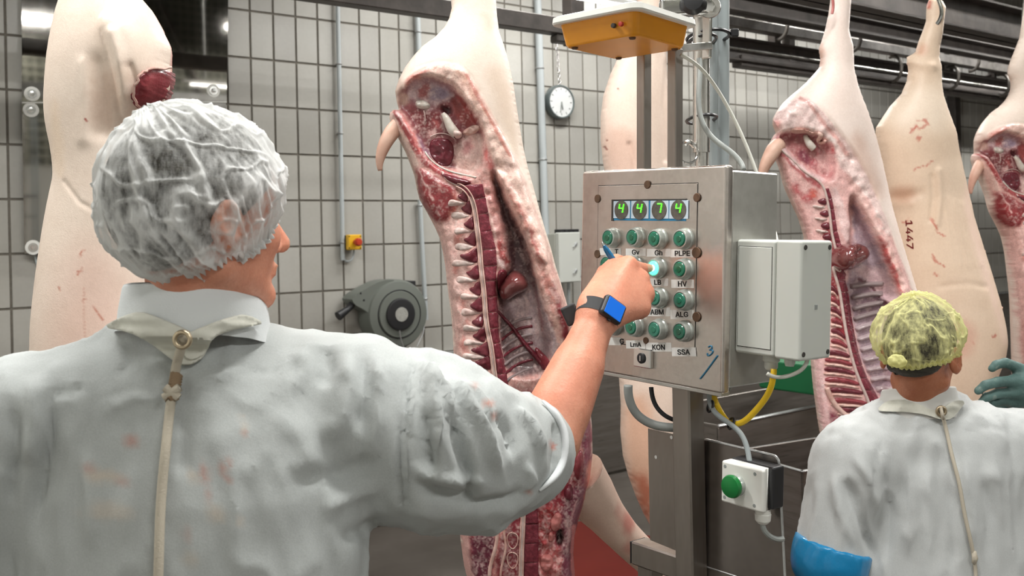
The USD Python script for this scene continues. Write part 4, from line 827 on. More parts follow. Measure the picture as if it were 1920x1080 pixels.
# ribs inside the chest, diaphragm
for i in range(7):
    a = np.array((508 + 5 * i, 870 + 42 * i), float); S.cord(pig1, 'rib', zC(tuple(a), tuple(a + (50, -38)), tuple(a + (105, -62)), tuple(a + (160 - 4 * i, -70))), 3.1, 'muscle_dark' if i % 2 else 'rib_grey', lift=-.001, n=20, sides=6)
S.pillow(pig1, 'diaphragm_edge', strip(smooth_path(zC((494, 762), (530, 800), (575, 850), (630, 920), (690, 985), (745, 1050)), 24), [2] * 24, np.linspace(-3, -9, 24)), 'muscle_dark', .006, .002, 2.6)
S.pillow(pig1, 'diaphragm_edge', zC((680, 940), (720, 970), (770, 1030), (755, 1080), (720, 1040), (690, 990)), 'muscle_red', .008, .002, 3, bump=.008)
# pelvis
def Zs(path): return [tuple(q) for q in path]
S.cord(pig1, 'pelvic_bone', zB((352, 305), (372, 335), (392, 375), (420, 408)), [4, 6.4, 7.4, 8.6, 9.4, 8.6], 'cartilage', lift=.012, label='white cut pelvic bone', n=24, sides=14)
S.pillow(pig1, 'bone_end', zB((400, 395), (430, 388), (450, 402), (440, 425), (412, 428)), 'bone_pale', .008, .024, 2, sink=.01)
S.pillow(pig1, 'aitch_bone', zB((212, 240), (245, 232), (290, 255), (285, 280), (250, 286), (218, 272)), 'cartilage', .005, .001, 2.4, bump=.012)
S.pillow(pig1, 'pelvic_fat', zB((448, 398), (478, 375), (515, 358), (545, 372), (528, 400), (490, 415), (460, 416)), 'fat_pale', .007, .001, 2.4, bump=.016)
S.pillow(pig1, 'inner_muscle', zB((285, 438), (340, 425), (400, 440), (412, 520), (382, 580), (322, 560), (282, 505)), 'muscle_dark', .006, .0, 3, bump=.012)
for q in [((288, 424), (350, 405), (412, 432)), ((255, 290), (262, 320), (262, 345))]: S.cord(pig1, 'sinew', zB(*q), 1.1, 'bone_pale', lift=.002, n=14, sides=5)
S.cord(pig1, 'sacrum_edge', zB((262, 498), (330, 570), (410, 604), (470, 618), (520, 628)), 1.9, 'cartilage', lift=.002, n=30)
S.pillow(pig1, 'rump_muscle', zB((330, 600), (410, 622), (485, 642), (500, 660), (440, 672), (380, 650)), 'muscle_dark', .006, .001, 3)
# kidney
kp = smooth_path(zC((548, 690), (580, 668), (618, 632), (610, 600), (580, 585)), 18)
kb_ = Zs(zC((500, 640), (545, 585), (575, 556), (612, 566), (645, 605), (652, 640), (632, 665), (590, 680), (540, 718), (505, 705)))
S.pillow(pig1, 'kidney', kb_, 'kidney', .040, .020, 2.4, label='glossy brown kidney', sink=.01, rnd=3)
S.pillow(pig1, 'kidney_vessel', zC((488, 555), (545, 555), (540, 620), (520, 690), (498, 690)), 'muscle_dark', .014, .012, 2.6, bump=.01)
# tail
tl = [S.pp([(x, y)], o)[0] for x, y, o in [(748, 232, .015), (738, 244, .022), (726, 262, .028), (716, 285, .03), (712, 303, .03), (713, 320, .028)]]
part(pig1, 'tail', tube(tl, [.0155, .0165, .015, .0125, .009, .0045], 14, n=24), 'tail_skin', smooth=True, label='short curved tail')
# foreleg
fl = [S.pp([(x, y)], o)[0] for x, y, o in [(1080, 890, -.04), (1104, 925, -.06), (1135, 965, -.08), (1165, 1000, -.1), (1205, 1040, -.13), (1240, 1075, -.15), (1262, 1096, -.16)]]
fm = tube(fl, [.062, .056, .044, .038, .036, .033, .03], 24, n=60); fp = proj(fm.vertices)[:, :2]; fcol = np.tile(lin((232, 204, 188)), (len(fp), 1))
fn2 = meshkit.fbm(fm.vertices * 30, 3, 5) - .5
for q, r, a in [((1178, 985), (16, 34), .6), ((1160, 965), (10, 26), .3), ((1190, 1030), (26, 26), .45), ((1110, 890), (14, 20), .35)]:
    wgt = a * (1 - sstep(.3, 1.1, np.linalg.norm((fp - q) / np.array(r), axis=1) + fn2)); fcol = fcol * (1 - wgt[:, None]) + lin((190, 70, 58)) * wgt[:, None]
part(pig1, 'foreleg', fm, 'rind', colors=fcol, label='skin-covered foreleg pointing down to the right')
hook(pig1, S.place([(890, -205)], 0)[0], RAIL_Z)
# ------------------------------------------------------------------ second half carcass with its cut side to the viewer (right)
def zE(*q): return [(1400 + x / 2.633, 150 + y / 2.633) for x, y in q]
def zF(*q): return [(1480 + x / 2.84, 480 + y / 2.84) for x, y in q]
out2 = [(1596, 0), (1592, 55), (1600, 85), (1602, 130), (1610, 165), (1627, 210), (1640, 250), (1655, 310), (1672, 390), (1692, 460), (1710, 520), (1722, 560), (1740, 640), (1750, 720), (1746, 800), (1738, 870), (1715, 940), (1680, 980), (1630, 985), (1590, 960), (1562, 910), (1545, 845), (1535, 786), (1527, 726), (1522, 670), (1517, 600), (1513, 520), (1510, 446), (1500, 412), (1484, 378), (1470, 347), (1463, 317), (1457, 302), (1448, 288), (1444, 268), (1450, 253), (1457, 248), (1449, 236), (1448, 226), (1455, 210), (1467, 194), (1482, 180), (1498, 167), (1512, 154), (1523, 142), (1537, 126), (1539, 108), (1535, 92), (1540, 78), (1547, 56), (1553, 28), (1557, 0), (1558, -30), (1565, -60), (1575, -72), (1588, -62), (1595, -30)]
S = Slab(out2, 2.7, 2.9, .10, .13, shape=.5, seed=3)
cut2 = zE((118, 300), (140, 270), (150, 262), (128, 220), (135, 190), (165, 140), (220, 105), (262, 85), (300, 90), (350, 130), (400, 190), (450, 260), (505, 330), (560, 420), (610, 510), (650, 610), (690, 700), (720, 780), (760, 880), (800, 990), (835, 1075)) + [(1736, 640), (1745, 720), (1741, 800), (1732, 868), (1710, 935), (1678, 972), (1632, 978), (1594, 955), (1567, 908), (1550, 845), (1540, 786), (1531, 726), (1526, 670), (1521, 600), (1517, 520), (1513, 446), (1503, 412), (1487, 378), (1474, 347), (1466, 317), (1460, 302)]
S.base((242, 226, 218)); S.paint([(1590, 270), (1612, 240), (1640, 300), (1660, 370), (1640, 380)], (226, 200, 188), 14)
S.paint([(1535, 80), (1545, 80), (1545, 130), (1536, 130)], (222, 186, 170), 6)
flat = sstep(-2, 13, sd(rounded(cut2, 1), S.inv(S.v, -.045))); S.h = S.h * (1 - flat) + flat * (.038 + .02 * S.phi)
S.paint(cut2, (222, 180, 176), 3, 1)
rim2 = zE((128, 220), (135, 190), (165, 140), (220, 105), (262, 85), (300, 90), (350, 130), (400, 190), (450, 260), (505, 330), (560, 420), (610, 510), (650, 610), (690, 700), (720, 780), (680, 760), (620, 660), (560, 570), (500, 480), (440, 380), (400, 300), (350, 260), (280, 245), (200, 262), (150, 262))
S.paint(rim2, (228, 206, 202), 4, 3); S.bumps(rim2, .024, .06); S.dome(rim2, .01, 14)
S.stroke(zE((262, 92), (300, 110), (340, 160), (400, 240), (450, 300), (500, 370)), 3, (202, 158, 152), 4, 2)
S.paint(zE((128, 205), (150, 190), (170, 215), (150, 240)), (206, 140, 136), 5, 2)
pel2 = zE((160, 275), (240, 250), (330, 262), (390, 300), (420, 350), (440, 430), (430, 490), (370, 480), (310, 440), (250, 400), (200, 340))
S.lift(pel2, -.03, 7); S.paint(pel2, (176, 112, 114), 5, 3)
S.paint(zE((130, 285), (200, 270), (260, 262), (280, 290), (220, 300), (160, 300)), (146, 76, 82), 5, 3)
S.paint(zE((255, 350), (300, 345), (320, 400), (290, 420), (262, 390)), (128, 64, 78), 5, 2)
S.paint(zE((340, 380), (420, 340), (450, 440), (400, 480), (350, 450)), (206, 160, 158), 6, 4)
S.paint(zE((410, 300), (440, 340), (440, 370), (420, 360)), (190, 70, 76), 4, 2)
S.paint(zE((320, 400), (345, 395), (355, 430), (325, 430)), (164, 80, 90), 4, 2)
S.paint(zE((118, 315), (160, 310), (200, 355), (260, 430), (330, 480), (380, 520), (360, 540), (300, 500), (230, 440), (180, 385), (130, 335)), (170, 92, 94), 3, 2)
S.stroke(zE((170, 330), (230, 400), (300, 462), (370, 492)), 6, (224, 196, 196), 3, 2)
S.paint(zE((220, 510), (250, 505), (280, 560), (340, 540), (365, 560), (330, 600), (280, 610), (240, 560)), (176, 92, 94), 6, 4)
S.paint(zE((320, 545), (360, 540), (360, 580), (320, 590)), (206, 104, 92), 6, 3)
canal2 = zE((150, 320), (190, 362), (232, 402), (300, 462), (368, 512), (395, 580), (412, 680), (430, 800), (450, 940)) + zF((240, 60), (255, 140), (278, 250), (302, 400), (345, 580), (385, 690), (425, 790), (436, 850), (440, 950))
vr2 = zE((385, 490), (415, 560), (438, 680), (460, 790), (490, 940)) + zF((285, 60), (302, 140), (322, 250), (345, 400), (385, 570), (430, 680), (482, 770), (500, 850), (500, 950))
S.paint(strip(smooth_path(canal2, 60)[18:], [0] * 42, [-17] * 42), (146, 50, 60), 2, 1)
S.paint(zE((415, 540), (440, 520), (470, 600), (520, 700), (525, 790), (490, 810), (465, 740), (440, 640)), (222, 192, 190), 4, 4)
wed2 = zE((365, 570), (395, 590), (425, 780), (440, 880), (420, 900), (370, 800), (350, 680))
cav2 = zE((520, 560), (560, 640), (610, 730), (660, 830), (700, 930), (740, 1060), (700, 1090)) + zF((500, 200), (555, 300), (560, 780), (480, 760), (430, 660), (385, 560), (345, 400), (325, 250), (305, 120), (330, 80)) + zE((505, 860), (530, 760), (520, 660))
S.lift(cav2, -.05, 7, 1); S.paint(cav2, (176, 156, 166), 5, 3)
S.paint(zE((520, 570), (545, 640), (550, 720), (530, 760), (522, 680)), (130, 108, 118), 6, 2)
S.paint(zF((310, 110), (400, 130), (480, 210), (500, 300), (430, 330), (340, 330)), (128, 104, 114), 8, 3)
S.paint(zF((330, 60), (420, 60), (560, 80), (600, 200), (560, 300), (500, 230), (400, 120)), (202, 174, 178), 6, 3)
flap2 = zE((500, 460), (560, 540), (610, 600), (650, 700), (700, 780), (745, 880), (790, 990), (830, 1090), (760, 1090), (730, 1010), (690, 920), (640, 820), (600, 730), (550, 640), (510, 560))
S.paint(flap2, (226, 188, 182), 4, 3); S.bumps(flap2, .024, .06); S.dome(flap2, .012, 12)
S.paint(zE((660, 760), (690, 800), (730, 880), (790, 1060), (760, 1060), (710, 930), (670, 840)), (190, 96, 94), 5, 4)
S.stroke(zE((700, 820), (740, 920), (775, 1040)), 3, (226, 186, 178), 3, 2)
S.stroke(zF((365, 125), (430, 155), (490, 220)), 3, (98, 54, 62), 2, 2); S.paint(zF((500, 235), (525, 240), (522, 265), (498, 265)), (96, 30, 40), 3, 1)
# back side of the spine: banded ribs and muscle
S.paint(zF((180, 520), (300, 400), (380, 690), (430, 800), (430, 900), (260, 900), (200, 700)), (222, 176, 174), 5, 3)
S.paint(zF((205, 800), (260, 860), (330, 900), (300, 1000), (210, 960)), (140, 60, 80), 5, 3)
S.paint(zF((130, 540), (180, 540), (195, 700), (215, 850), (225, 1000), (180, 1000), (140, 700)), (230, 192, 192), 4, 2)
S.h += .006 * (meshkit.fbm(np.c_[S.v * .06, np.zeros(len(S.v))], 5, 12) - .5) * flat
S.veins(flat, (.13, .05), a=.32, seed=2); S.c = S.c * (1 + .16 * flat)[:, None]
mo = (1 + flat * .45 * (meshkit.fbm(np.c_[S.v * .06, np.zeros(len(S.v))], 4, 40) - .5))[:, None]; S.c = np.clip(S.c * mo, 0, .9); S.relax(2)
b_ = S.place([(1575, -50)], 0)[0]
pig2 = thing('half_carcass', 'hanging half pig carcass with cut side and ribs showing, between junction box and right worker', 'pig carcass', [b_[0], b_[1], 0])
S.emit(pig2, cut2, back_col=(236, 216, 204))
can2, vrr2 = smooth_path(canal2, 200), smooth_path(vr2, 200)
S.cord(pig2, 'spinal_canal', canal2, [1.6, 2.4, 2.8, 3, 3], 'bone_pale', lift=.001, n=160)
ys = [352, 372, 392, 412, 433, 455, 478, 501, 524, 547, 570, 593, 616, 639, 662, 685, 708, 731, 754, 778]
for a, b in zip(ys[:-1], ys[1:]):
    S.pillow(pig2, 'vertebra', [(at_y(can2, a) + 3.5, a + 1.5), (at_y(vrr2, a), a + .5), (at_y(vrr2, b), b - .5), (at_y(can2, b) + 3.5, b + .5)], 'vertebra_red', .002, .0028, 2.2, rnd=0)
for (x, y) in [(375, 600), (385, 660), (390, 720), (398, 775)]:
    S.pillow(pig2, 'muscle_wedge', zE((x + 18, y - 18), (x + 22, y + 18), (x - 10, y + 16), (x - 28, y - 2), (x - 10, y - 14)), 'muscle_dark', .004, .001, 2.2, rnd=1)
    S.pillow(pig2, 'spinous_process', zE((x - 50, y + 14), (x - 12, y + 20), (x + 22, y + 28), (x - 12, y + 38), (x - 50, y + 30)), 'bone_pale', .005, .001, 2.2)
for i, (y0, y1, x0) in enumerate([(155, 190, 218), (215, 245, 218), (270, 300, 218), (330, 345, 222), (385, 420, 222), (440, 470, 222), (500, 520, 200), (540, 565, 190), (590, 612, 186), (645, 668, 190), (700, 715, 205), (755, 770, 225), (805, 805, 260)]):
    xr = (at_y(can2, 480 + (y1 + 30) / 2.84) - 1480) * 2.84 - 14
    S.pillow(pig2, 'muscle_band', zF((x0, y0), ((x0 + xr) / 2, y0 + 2), (xr, y1 + 4), (xr, y1 + 26), ((x0 + xr) / 2, y0 + 30), (x0, y0 + 26)), 'muscle_red' if i % 2 else 'muscle_dark', .004, .001, 2.2, rnd=1, bump=.004)
    S.pillow(pig2, 'rib_end', zF((x0 - 4, y0 + 28), ((x0 + xr) / 2, y0 + 33), (xr, y1 + 28), (xr, y1 + 42), ((x0 + xr) / 2, y0 + 50), (x0 - 4, y0 + 46)), 'fat_pale', .005, .001, 2.2, rnd=1, bump=.004)
for i, (xa, ya, xb, yb) in enumerate([(322, 165, 500, 150), (328, 225, 500, 200), (335, 285, 490, 250), (342, 340, 480, 300), (352, 395, 480, 352), (362, 450, 500, 408), (378, 505, 520, 468), (392, 560, 560, 528), (410, 612, 580, 585), (432, 662, 580, 645), (460, 712, 580, 705)]):
    P_ = zF((xa, ya), (xa + (xb - xa) * .4, ya + (yb - ya) * .35 - 6), (xb, yb))
    S.pillow(pig2, 'rib', strip(smooth_path(P_, 14), [5.2] * 14, [-4.6] * 14), 'rib_pale' if i > 3 else 'rib_grey', .010, .0, 2.4, rnd=1)
S.cord(pig2, 'collar_fat', zF((200, 700), (225, 760), (270, 820), (330, 870), (360, 900)), 5, 'fat_pale', lift=.002, n=24)
S.cord(pig2, 'pelvic_bone', zE((290, 275), (300, 300), (318, 325), (332, 340)), [4, 6, 7, 6.5], 'cartilage', lift=.010, n=20, sides=12)
S.cord(pig2, 'pelvic_fat', zE((345, 265), (358, 280), (352, 300), (365, 310), (380, 300)), [3, 4.5, 4, 4, 3], 'fat_pale', lift=.010, n=24)
S.pillow(pig2, 'aitch_bone', zE((210, 245), (280, 240), (330, 262), (380, 262), (360, 278), (290, 262), (230, 268)), 'fat_pale', .010, .004, 2.4, bump=.01)
S.pillow(pig2, 'kidney', zE((424, 885), (440, 835), (490, 805), (540, 800), (590, 820), (607, 860), (590, 890), (540, 915), (490, 945), (445, 930)), 'kidney', .05, .022, 2.2, label='glossy brown kidney', rnd=3, sink=.01)
S.pillow(pig2, 'kidney', zE((500, 835), (530, 806), (570, 812), (560, 840), (530, 870), (505, 870)), 'kidney', .012, .062, 2.2, rnd=2, sink=.03)
tl = [S.pp([(x, y)], o)[0] for x, y, o in [(1462, 270, .02), (1452, 280, .03), (1442, 296, .035), (1434, 312, .035), (1428, 335, .03), (1426, 352, .025)]]
part(pig2, 'tail', tube(tl, [.02, .022, .019, .015, .011, .005], 12, n=22), 'tail_skin', smooth=True, label='tail hanging behind the control box')
part(pig2, 'tendon_slit', tube([S.pp([(x, y)], .055)[0] for x, y in [(1561, -2), (1562, 14), (1560, 26)]], .004, 6, n=8), 'muscle_pale')
hook(pig2, S.place([(1575, -58)], 0)[0], 2.78)

# ------------------------------------------------------------------ halves turned with the skin to the viewer
def skin_side(out, Z, step, front, back, label, seed, paint, hook_at, ridges=(), group=None):
    S = Slab(out, Z, step, front, back, .5, seed); S.base((236, 216, 200)); paint(S)
    for path, amt, wd in ridges: S.ridge(path, amt, wd)
    S.relax(1); b_ = S.place([hook_at], 0)[0]
    t = thing('skin_carcass', label, 'pig carcass', [b_[0], b_[1], 0]); S.emit(t, back_col=(214, 150, 140)); hook(t, b_, max(2.62, b_[2] + .14)); return S, t
def zG(*q): return [(1620 + x / 2.57, y / 2.57) for x, y in q]
def zH(*q): return [(1640 + x / 3.086, 330 + y / 3.086) for x, y in q]
out3 = zG((395, 35), (388, 90), (380, 160), (365, 235), (362, 285), (374, 325), (372, 400), (380, 470), (410, 560), (440, 640), (446, 705), (470, 820), (500, 960)) + [(1810, 340), (1821, 404), (1841, 469), (1857, 521), (1873, 576), (1881, 612), (1885, 640), (1880, 672), (1862, 712), (1850, 760), (1845, 820), (1835, 880), (1815, 940), (1770, 985), (1720, 990), (1690, 940), (1676, 860), (1668, 780), (1664, 700), (1664, 600), (1662, 520), (1660, 460), (1656, 400), (1652, 340), (1647, 300), (1641, 265), (1642, 240), (1656, 218), (1668, 200), (1690, 176), (1700, 152), (1703, 132), (1699, 116), (1700, 107), (1708, 103), (1716, 98), (1722, 78), (1730, 58), (1736, 40), (1737, 12), (1742, -2), (1756, -4), (1768, 2)]
def pt3(S):
    S.base((232, 210, 188))
    S.paint(zG((180, 430), (370, 400), (430, 600), (300, 640), (100, 600)), (240, 224, 206), 26)
    S.paint(zG((120, 900), (260, 900), (240, 980), (140, 980)), (206, 170, 146), 14)
    for q in [((255, 590), (300, 580), (312, 600), (275, 625), (240, 612)), ((228, 632), (246, 612)), ((260, 655), (278, 660), (268, 676)), ((248, 818), (285, 800), (330, 780)), ((190, 1068), (215, 1060))]:
        S.stroke(zG(*q), 1.2, (196, 92, 76), 3, 4, .7)
    for q in [((325, 255), (350, 285), (365, 320), (400, 342)), ((335, 465), (365, 500), (402, 528)), ((350, 560), (365, 580)), ((560, 950), (580, 970)), ((685, 930), (700, 910))]:
        S.stroke(zH(*q), 1, (192, 84, 66), 2.5, 3, .75)
    S.paint(zG((300, 0), (330, 0), (322, 40), (300, 40)), (200, 110, 96), 4)
    S.paint(zG((250, 220), (300, 210), (310, 260), (260, 270)), (222, 184, 160), 8)
    S.paint(zH((520, 0), (570, 230), (680, 590), (760, 900), (755, 1000), (700, 800), (600, 500), (520, 200)), (240, 214, 198), 8)
    S.paint(zH((320, 960), (480, 800), (600, 900), (560, 1050), (420, 1060)), (226, 188, 168), 14)
rid3 = [(zG((360, 820), (368, 940), (352, 1080)), .006, 5), (zG((330, 850), (335, 960), (322, 1060)), -.006, 5), (zG((130, 945), (200, 952), (270, 930)), -.007, 10), (zG((140, 980), (220, 985)), .004, 9)] + [(zH((x, 120 + 10 * i), (x + 30, 300), (x + 60 + 10 * i, 520)), .0022, 2.2) for i, x in enumerate((400, 430, 460, 490, 515))] + [(zG((60 + 3 * i, 690 + 22 * i), (85 + 3 * i, 696 + 22 * i), (110 + 2 * i, 715 + 20 * i)), -.005, 2) for i in range(5)] + [(zG((215, 300), (330, 320)), .006, 8), (zH((380, 640), (540, 620), (640, 640)), -.003, 5)]
S3, pig3 = skin_side(out3, 3.0, 3.2, .13, .09, 'hanging half pig carcass, skin side out with red scratches, beyond the right worker', 7, pt3, (1750, 6), rid3)
for x, y in [(622, 440), (669, 595), (722, 766)]:
    q = S3.place(zH((x - 12, y)), 0.0)[0]; part(pig3, 'teat', tube([q, q + RT * .016 + UP * .002], [.006, .003], 8), 'tail_skin', smooth=True)
# stamped digits on the flank, printed in brown ink, reading downwards
def stamp(S, parent, text, at_px, hgt, ang):
    t = meshkit.text_mesh(text, hgt, .0004, bold=True); t.apply_scale([1.15, 1, 1]); v = np.array(t.vertices); ca, sa = math.cos(ang), math.sin(ang)
    px = np.c_[at_px[0] + v[:, 0] * ca + v[:, 1] * sa, at_px[1] + v[:, 0] * sa - v[:, 1] * ca]
    px = S.inv(px, S.depth(S.inv(px, S.depth(px)))); part(parent, 'stamp', trimesh.Trimesh(S.place(px, S.depth(px) + .0012 + v[:, 2] * .3), t.faces, process=False), 'stamp_ink', label='stamped brown number', smooth=False)
stamp(S3, pig3, '1447', zH((168, 250))[0], 14, math.radians(88))
def zI(*q): return [(x / 4, y / 4) for x, y in q]
out4 = zI((470, 0), (432, 130), (400, 300), (380, 430), (366, 600), (356, 760), (358, 860), (372, 960), (400, 1080)) + [(105, 300), (108, 332), (100, 360), (92, 400), (84, 450), (77, 500), (71, 550), (66, 600), (64, 660), (66, 740), (72, 820), (85, 900), (120, 960), (180, 980), (230, 950), (252, 880), (262, 800), (268, 700), (272, 600), (272, 500), (268, 400), (264, 320), (262, 270), (268, 235), (275, 214), (292, 205), (308, 190), (318, 165), (320, 142), (318, 122), (320, 92), (313, 74), (301, 50), (285, 20), (266, -2), (240, -40), (222, -90), (214, -140), (216, -170), (208, -210), (200, -260), (192, -300), (176, -306), (164, -290), (164, -240), (160, -190), (150, -160), (146, -120), (132, -50)]
def pt4(S):
    S.base((240, 224, 210))
    S.paint([(100, 460), (240, 460), (260, 900), (70, 900)], (236, 208, 194), 60)
    S.paint([(92, 200), (108, 180), (125, 330), (100, 330)], (240, 220, 200), 10)
    S.paint(zI((700, 540), (900, 520), (940, 700), (860, 980), (740, 1000), (680, 800)), (222, 200, 184), 22, 6)
    S.paint(zI((940, 480), (1020, 540), (1000, 700), (950, 660)), (214, 196, 180), 12, 4)
    for q in [((640, 890), (655, 905)), ((1186, 465), (1192, 472))]: S.stroke(zI(*q), 1, (170, 70, 60), 1.6, 0)
    for q in [((155, 470), (148, 480)), ((152, 505), (148, 515)), ((160, 560), (158, 565)), ((110, 540), (112, 546)), ((146, 510), (152, 508)), ((175, 575), (185, 590), (192, 600))]: S.stroke(q, 1, (196, 120, 98), 3, 3, .8)
    S.stroke([(157, 540), (158, 600), (160, 660)], .8, (212, 160, 142), 1.6, 1, .6)
    S.dome([(178, 20), (205, 100), (215, 150), (235, 250), (320, 160), (318, 80), (270, 0)], .03, 60)
rid4 = [([(212, 60), (222, 95), (232, 140), (236, 180)], .010, 10), ([(180, 120), (188, 180), (190, 240)], -.014, 18), ([(240, 125), (252, 160), (250, 185)], -.012, 9), ([(160, 120), (165, 200), (160, 260)], .006, 14), ([(120, 340), (150, 380), (180, 396)], -.003, 3)]
S4, pig4 = skin_side(out4, 1.9, 3.6, .10, .10, 'hanging half pig carcass, pale skin side out, at the left before the mirror plate', 8, pt4, (184, -292), rid4)
S4.pillow(pig4, 'cut_muscle', zI((1272, 520), (1278, 560), (1268, 660), (1225, 760), (1160, 826), (1100, 846), (1092, 800), (1112, 720), (1142, 650), (1200, 580)), 'muscle_red', .016, .0, 2.6, label='dark red cut muscle at the ham', sink=.03, bump=.01)
S4.cord(pig4, 'skin_edge', zI((1278, 500), (1220, 545), (1160, 605), (1120, 670), (1100, 740), (1085, 850)), 2.4, 'fat_pale', lift=.022, n=30)
out5 = [(1197, -60), (1194, 0), (1190, 40), (1178, 75), (1160, 105), (1144, 140), (1131, 180), (1126, 220), (1126, 262), (1130, 300), (1138, 350), (1147, 430), (1153, 520), (1156, 620), (1160, 700), (1164, 760), (1163, 810), (1168, 855), (1178, 892), (1192, 930), (1206, 962), (1222, 990), (1250, 1000), (1282, 985), (1300, 940), (1310, 880), (1316, 800), (1314, 700), (1304, 600), (1294, 500), (1280, 400), (1266, 320), (1258, 250), (1254, 180), (1250, 100), (1244, 40), (1243, -60), (1238, -130), (1222, -150), (1206, -130)]
def pt5(S):
    S.base((238, 218, 204)); S.paint([(1130, 230), (1200, 250), (1200, 330), (1140, 330)], (226, 196, 180), 14); S.paint([(1160, 740), (1230, 740), (1230, 960), (1180, 930)], (224, 184, 160), 20)
    S.paint([(1185, 880), (1230, 900), (1225, 990), (1195, 950)], (190, 120, 96), 16, 6)
    for q in [((1158, 165), (1162, 168)), ((1137, 262), (1139, 264)), ((1134, 275), (1138, 280))]: S.stroke(q, 1, (150, 100, 90), 1.5, 0)
S5, pig5 = skin_side(out5, 2.62, 3.2, .09, .09, 'hanging half pig carcass, skin side out, half hidden behind the control box and its posts', 9, pt5, (1222, -140), [([(1180, 270), (1188, 300), (1192, 330)], -.006, 4), ([(1250, 120), (1244, 200), (1248, 300)], -.008, 4)])
# third cut side at the right edge of the picture
M_ = np.eye(4); src = BASE[pig1]; sc = 1.06
tp = unproj(1826, 294, 3.22); sp = unproj(737, 216, 2.0)
M_[:3, :3] *= sc; M_[:3, 3] = tp - sc * sp
pig6 = copy_of(pig1, 'half_carcass', M_, 'hanging half pig carcass with cut side showing, at the right edge of the picture')
# ------------------------------------------------------------------ people
mat('coat_cloth', tint=True, rough=.85, spec=.2, sheen=.15, noise=[(420, 2, [(.35, (.93, .93, .93)), (.65, (1.02, 1.02, 1.02))], .8, 'multiply')], bump=[(520, .10, 2), (38, .25, 3)])
mat('collar_cloth', (.70, .73, .74), .85, spec=.2, bump=[(480, .12, 2), (60, .2, 3)])
mat('strap_cloth', (.66, .66, .59), .6, spec=.3, noise=[(40, 3, [(.3, (.9, .9, .88)), (.7, (1.03, 1.03, 1.03))], .7, 'multiply')], bump=[(300, .1, 2)])
mat('cord_beige', (.52, .47, .38), .8, bump=[(600, .4, 2)])
mat('cord_brown', (.25, .17, .10), .8)
mat('brass', (.52, .43, .30), .3, metal=.9)
def skin_mat(name, c): mat(name, c, .48, spec=.4, noise=[(22, 5, [(.3, (.86, .72, .68)), (.6, (1.03, 1.02, 1.02))], .85, 'multiply'), (260, 3, [(.3, (.9, .86, .85)), (.7, (1.04, 1.04, 1.04))], .6, 'multiply')], bump=[(300, .25, 3), (70, .25, 3)], sss=.12, sss_scale=.006)
skin_mat('skin_light', lin((212, 148, 122))); skin_mat('skin_tan', lin((186, 124, 94)))
mat('hair_dark', lin((62, 58, 50)), .55, noise=[(40, 4, [(.3, (.4, .4, .4)), (.6, (1.1, 1.1, 1.05)), (.75, (2.2, 2.2, 2.1))], .9, 'multiply')], bump=[(160, .9, 3)], stretch=(1, 1, 4))
mat('trouser_white', (.66, .66, .64), .85); mat('boot_white', (.72, .72, .69), .4); mat('eye_white', (.8, .78, .74), .2); mat('iris', (.05, .04, .03), .1)
mat('blue_sleeve', (.005, .22, .47), .28, bump=[(30, .8, 4)], coat=.3)
mat('glove_green', (.072, .138, .128), .6, noise=[(30, 5, [(.35, (.8, .8, .8)), (.58, (1.1, 1.1, 1.1)), (.72, (3.6, 2.2, 2.1))], .9, 'multiply')], bump=[(200, .5, 3)])
mat('watch_screen', (.01, .10, .42), .08, emit=(.01, .15, .72), emit_str=.5, noise=None)
mat('pen_blue', (.008, .16, .36), .3, coat=.4)
def net_mat(name, c, base):
    N = {'d': ('diffuse_bsdf', {'color': c}), 'tl': ('translucent_bsdf', {'color': c}), 'ds': ('mix_closure', {'fac': .35}), 't': ('transparent_bsdf', {}), 'mx': ('mix_closure', {}),
         'at': ('attribute', {'attribute': 'fold'}), 'tc': ('texture_coordinate', {}), 'mp': ('mapping', dict(mapping_type='point', scale=(1, 1, .35))),
         'n': ('noise_texture', dict(scale=130, detail=5, roughness=.7)), 'nr': ('map_range', dict(range_type='linear', from_min=.35, from_max=.68, to_min=-.20, to_max=.28, clamp=True)),
         'n2': ('noise_texture', dict(scale=24, detail=4, roughness=.6, distortion=1.2)), 'n2r': ('map_range', dict(range_type='linear', from_min=.40, from_max=.66, to_min=-.08, to_max=.14, clamp=True)),
         'lw': ('layer_weight', {'blend': .36}), 'lm': ('math', dict(math_type='multiply', value2=.95)),
         'a1': ('math', dict(math_type='add')), 'a2': ('math', dict(math_type='add')), 'a3': ('math', dict(math_type='add')), 'a4': ('math', dict(math_type='add', value2=base, use_clamp=True)),
         'b': ('bump', dict(strength=.5, distance=.002))}
    L = [('tc.object', 'mp.vector'), ('mp.vector', 'n.vector'), ('tc.object', 'n2.vector'), ('n.fac', 'nr.value'), ('n2.fac', 'n2r.value'), ('lw.facing', 'lm.value1'), ('nr.result', 'a1.value1'), ('n2r.result', 'a1.value2'), ('a1.value', 'a2.value1'), ('lm.value', 'a2.value2'),
         ('a2.value', 'a3.value1'), ('at.fac', 'a3.value2'), ('a3.value', 'a4.value1'), ('a4.value', 'mx.fac'), ('d.BSDF', 'ds.closure1'), ('tl.BSDF', 'ds.closure2'), ('t.BSDF', 'mx.closure1'), ('ds.closure', 'mx.closure2'), ('n.fac', 'b.height'), ('b.normal', 'd.normal')]
    _mats[name] = usdkit.material(stage, '/World/Looks/' + name, N, L, surface='mx.closure')
net_mat('net_white', (.88, .89, .88), .02); net_mat('net_yellow', (.86, .84, .42), -.06)

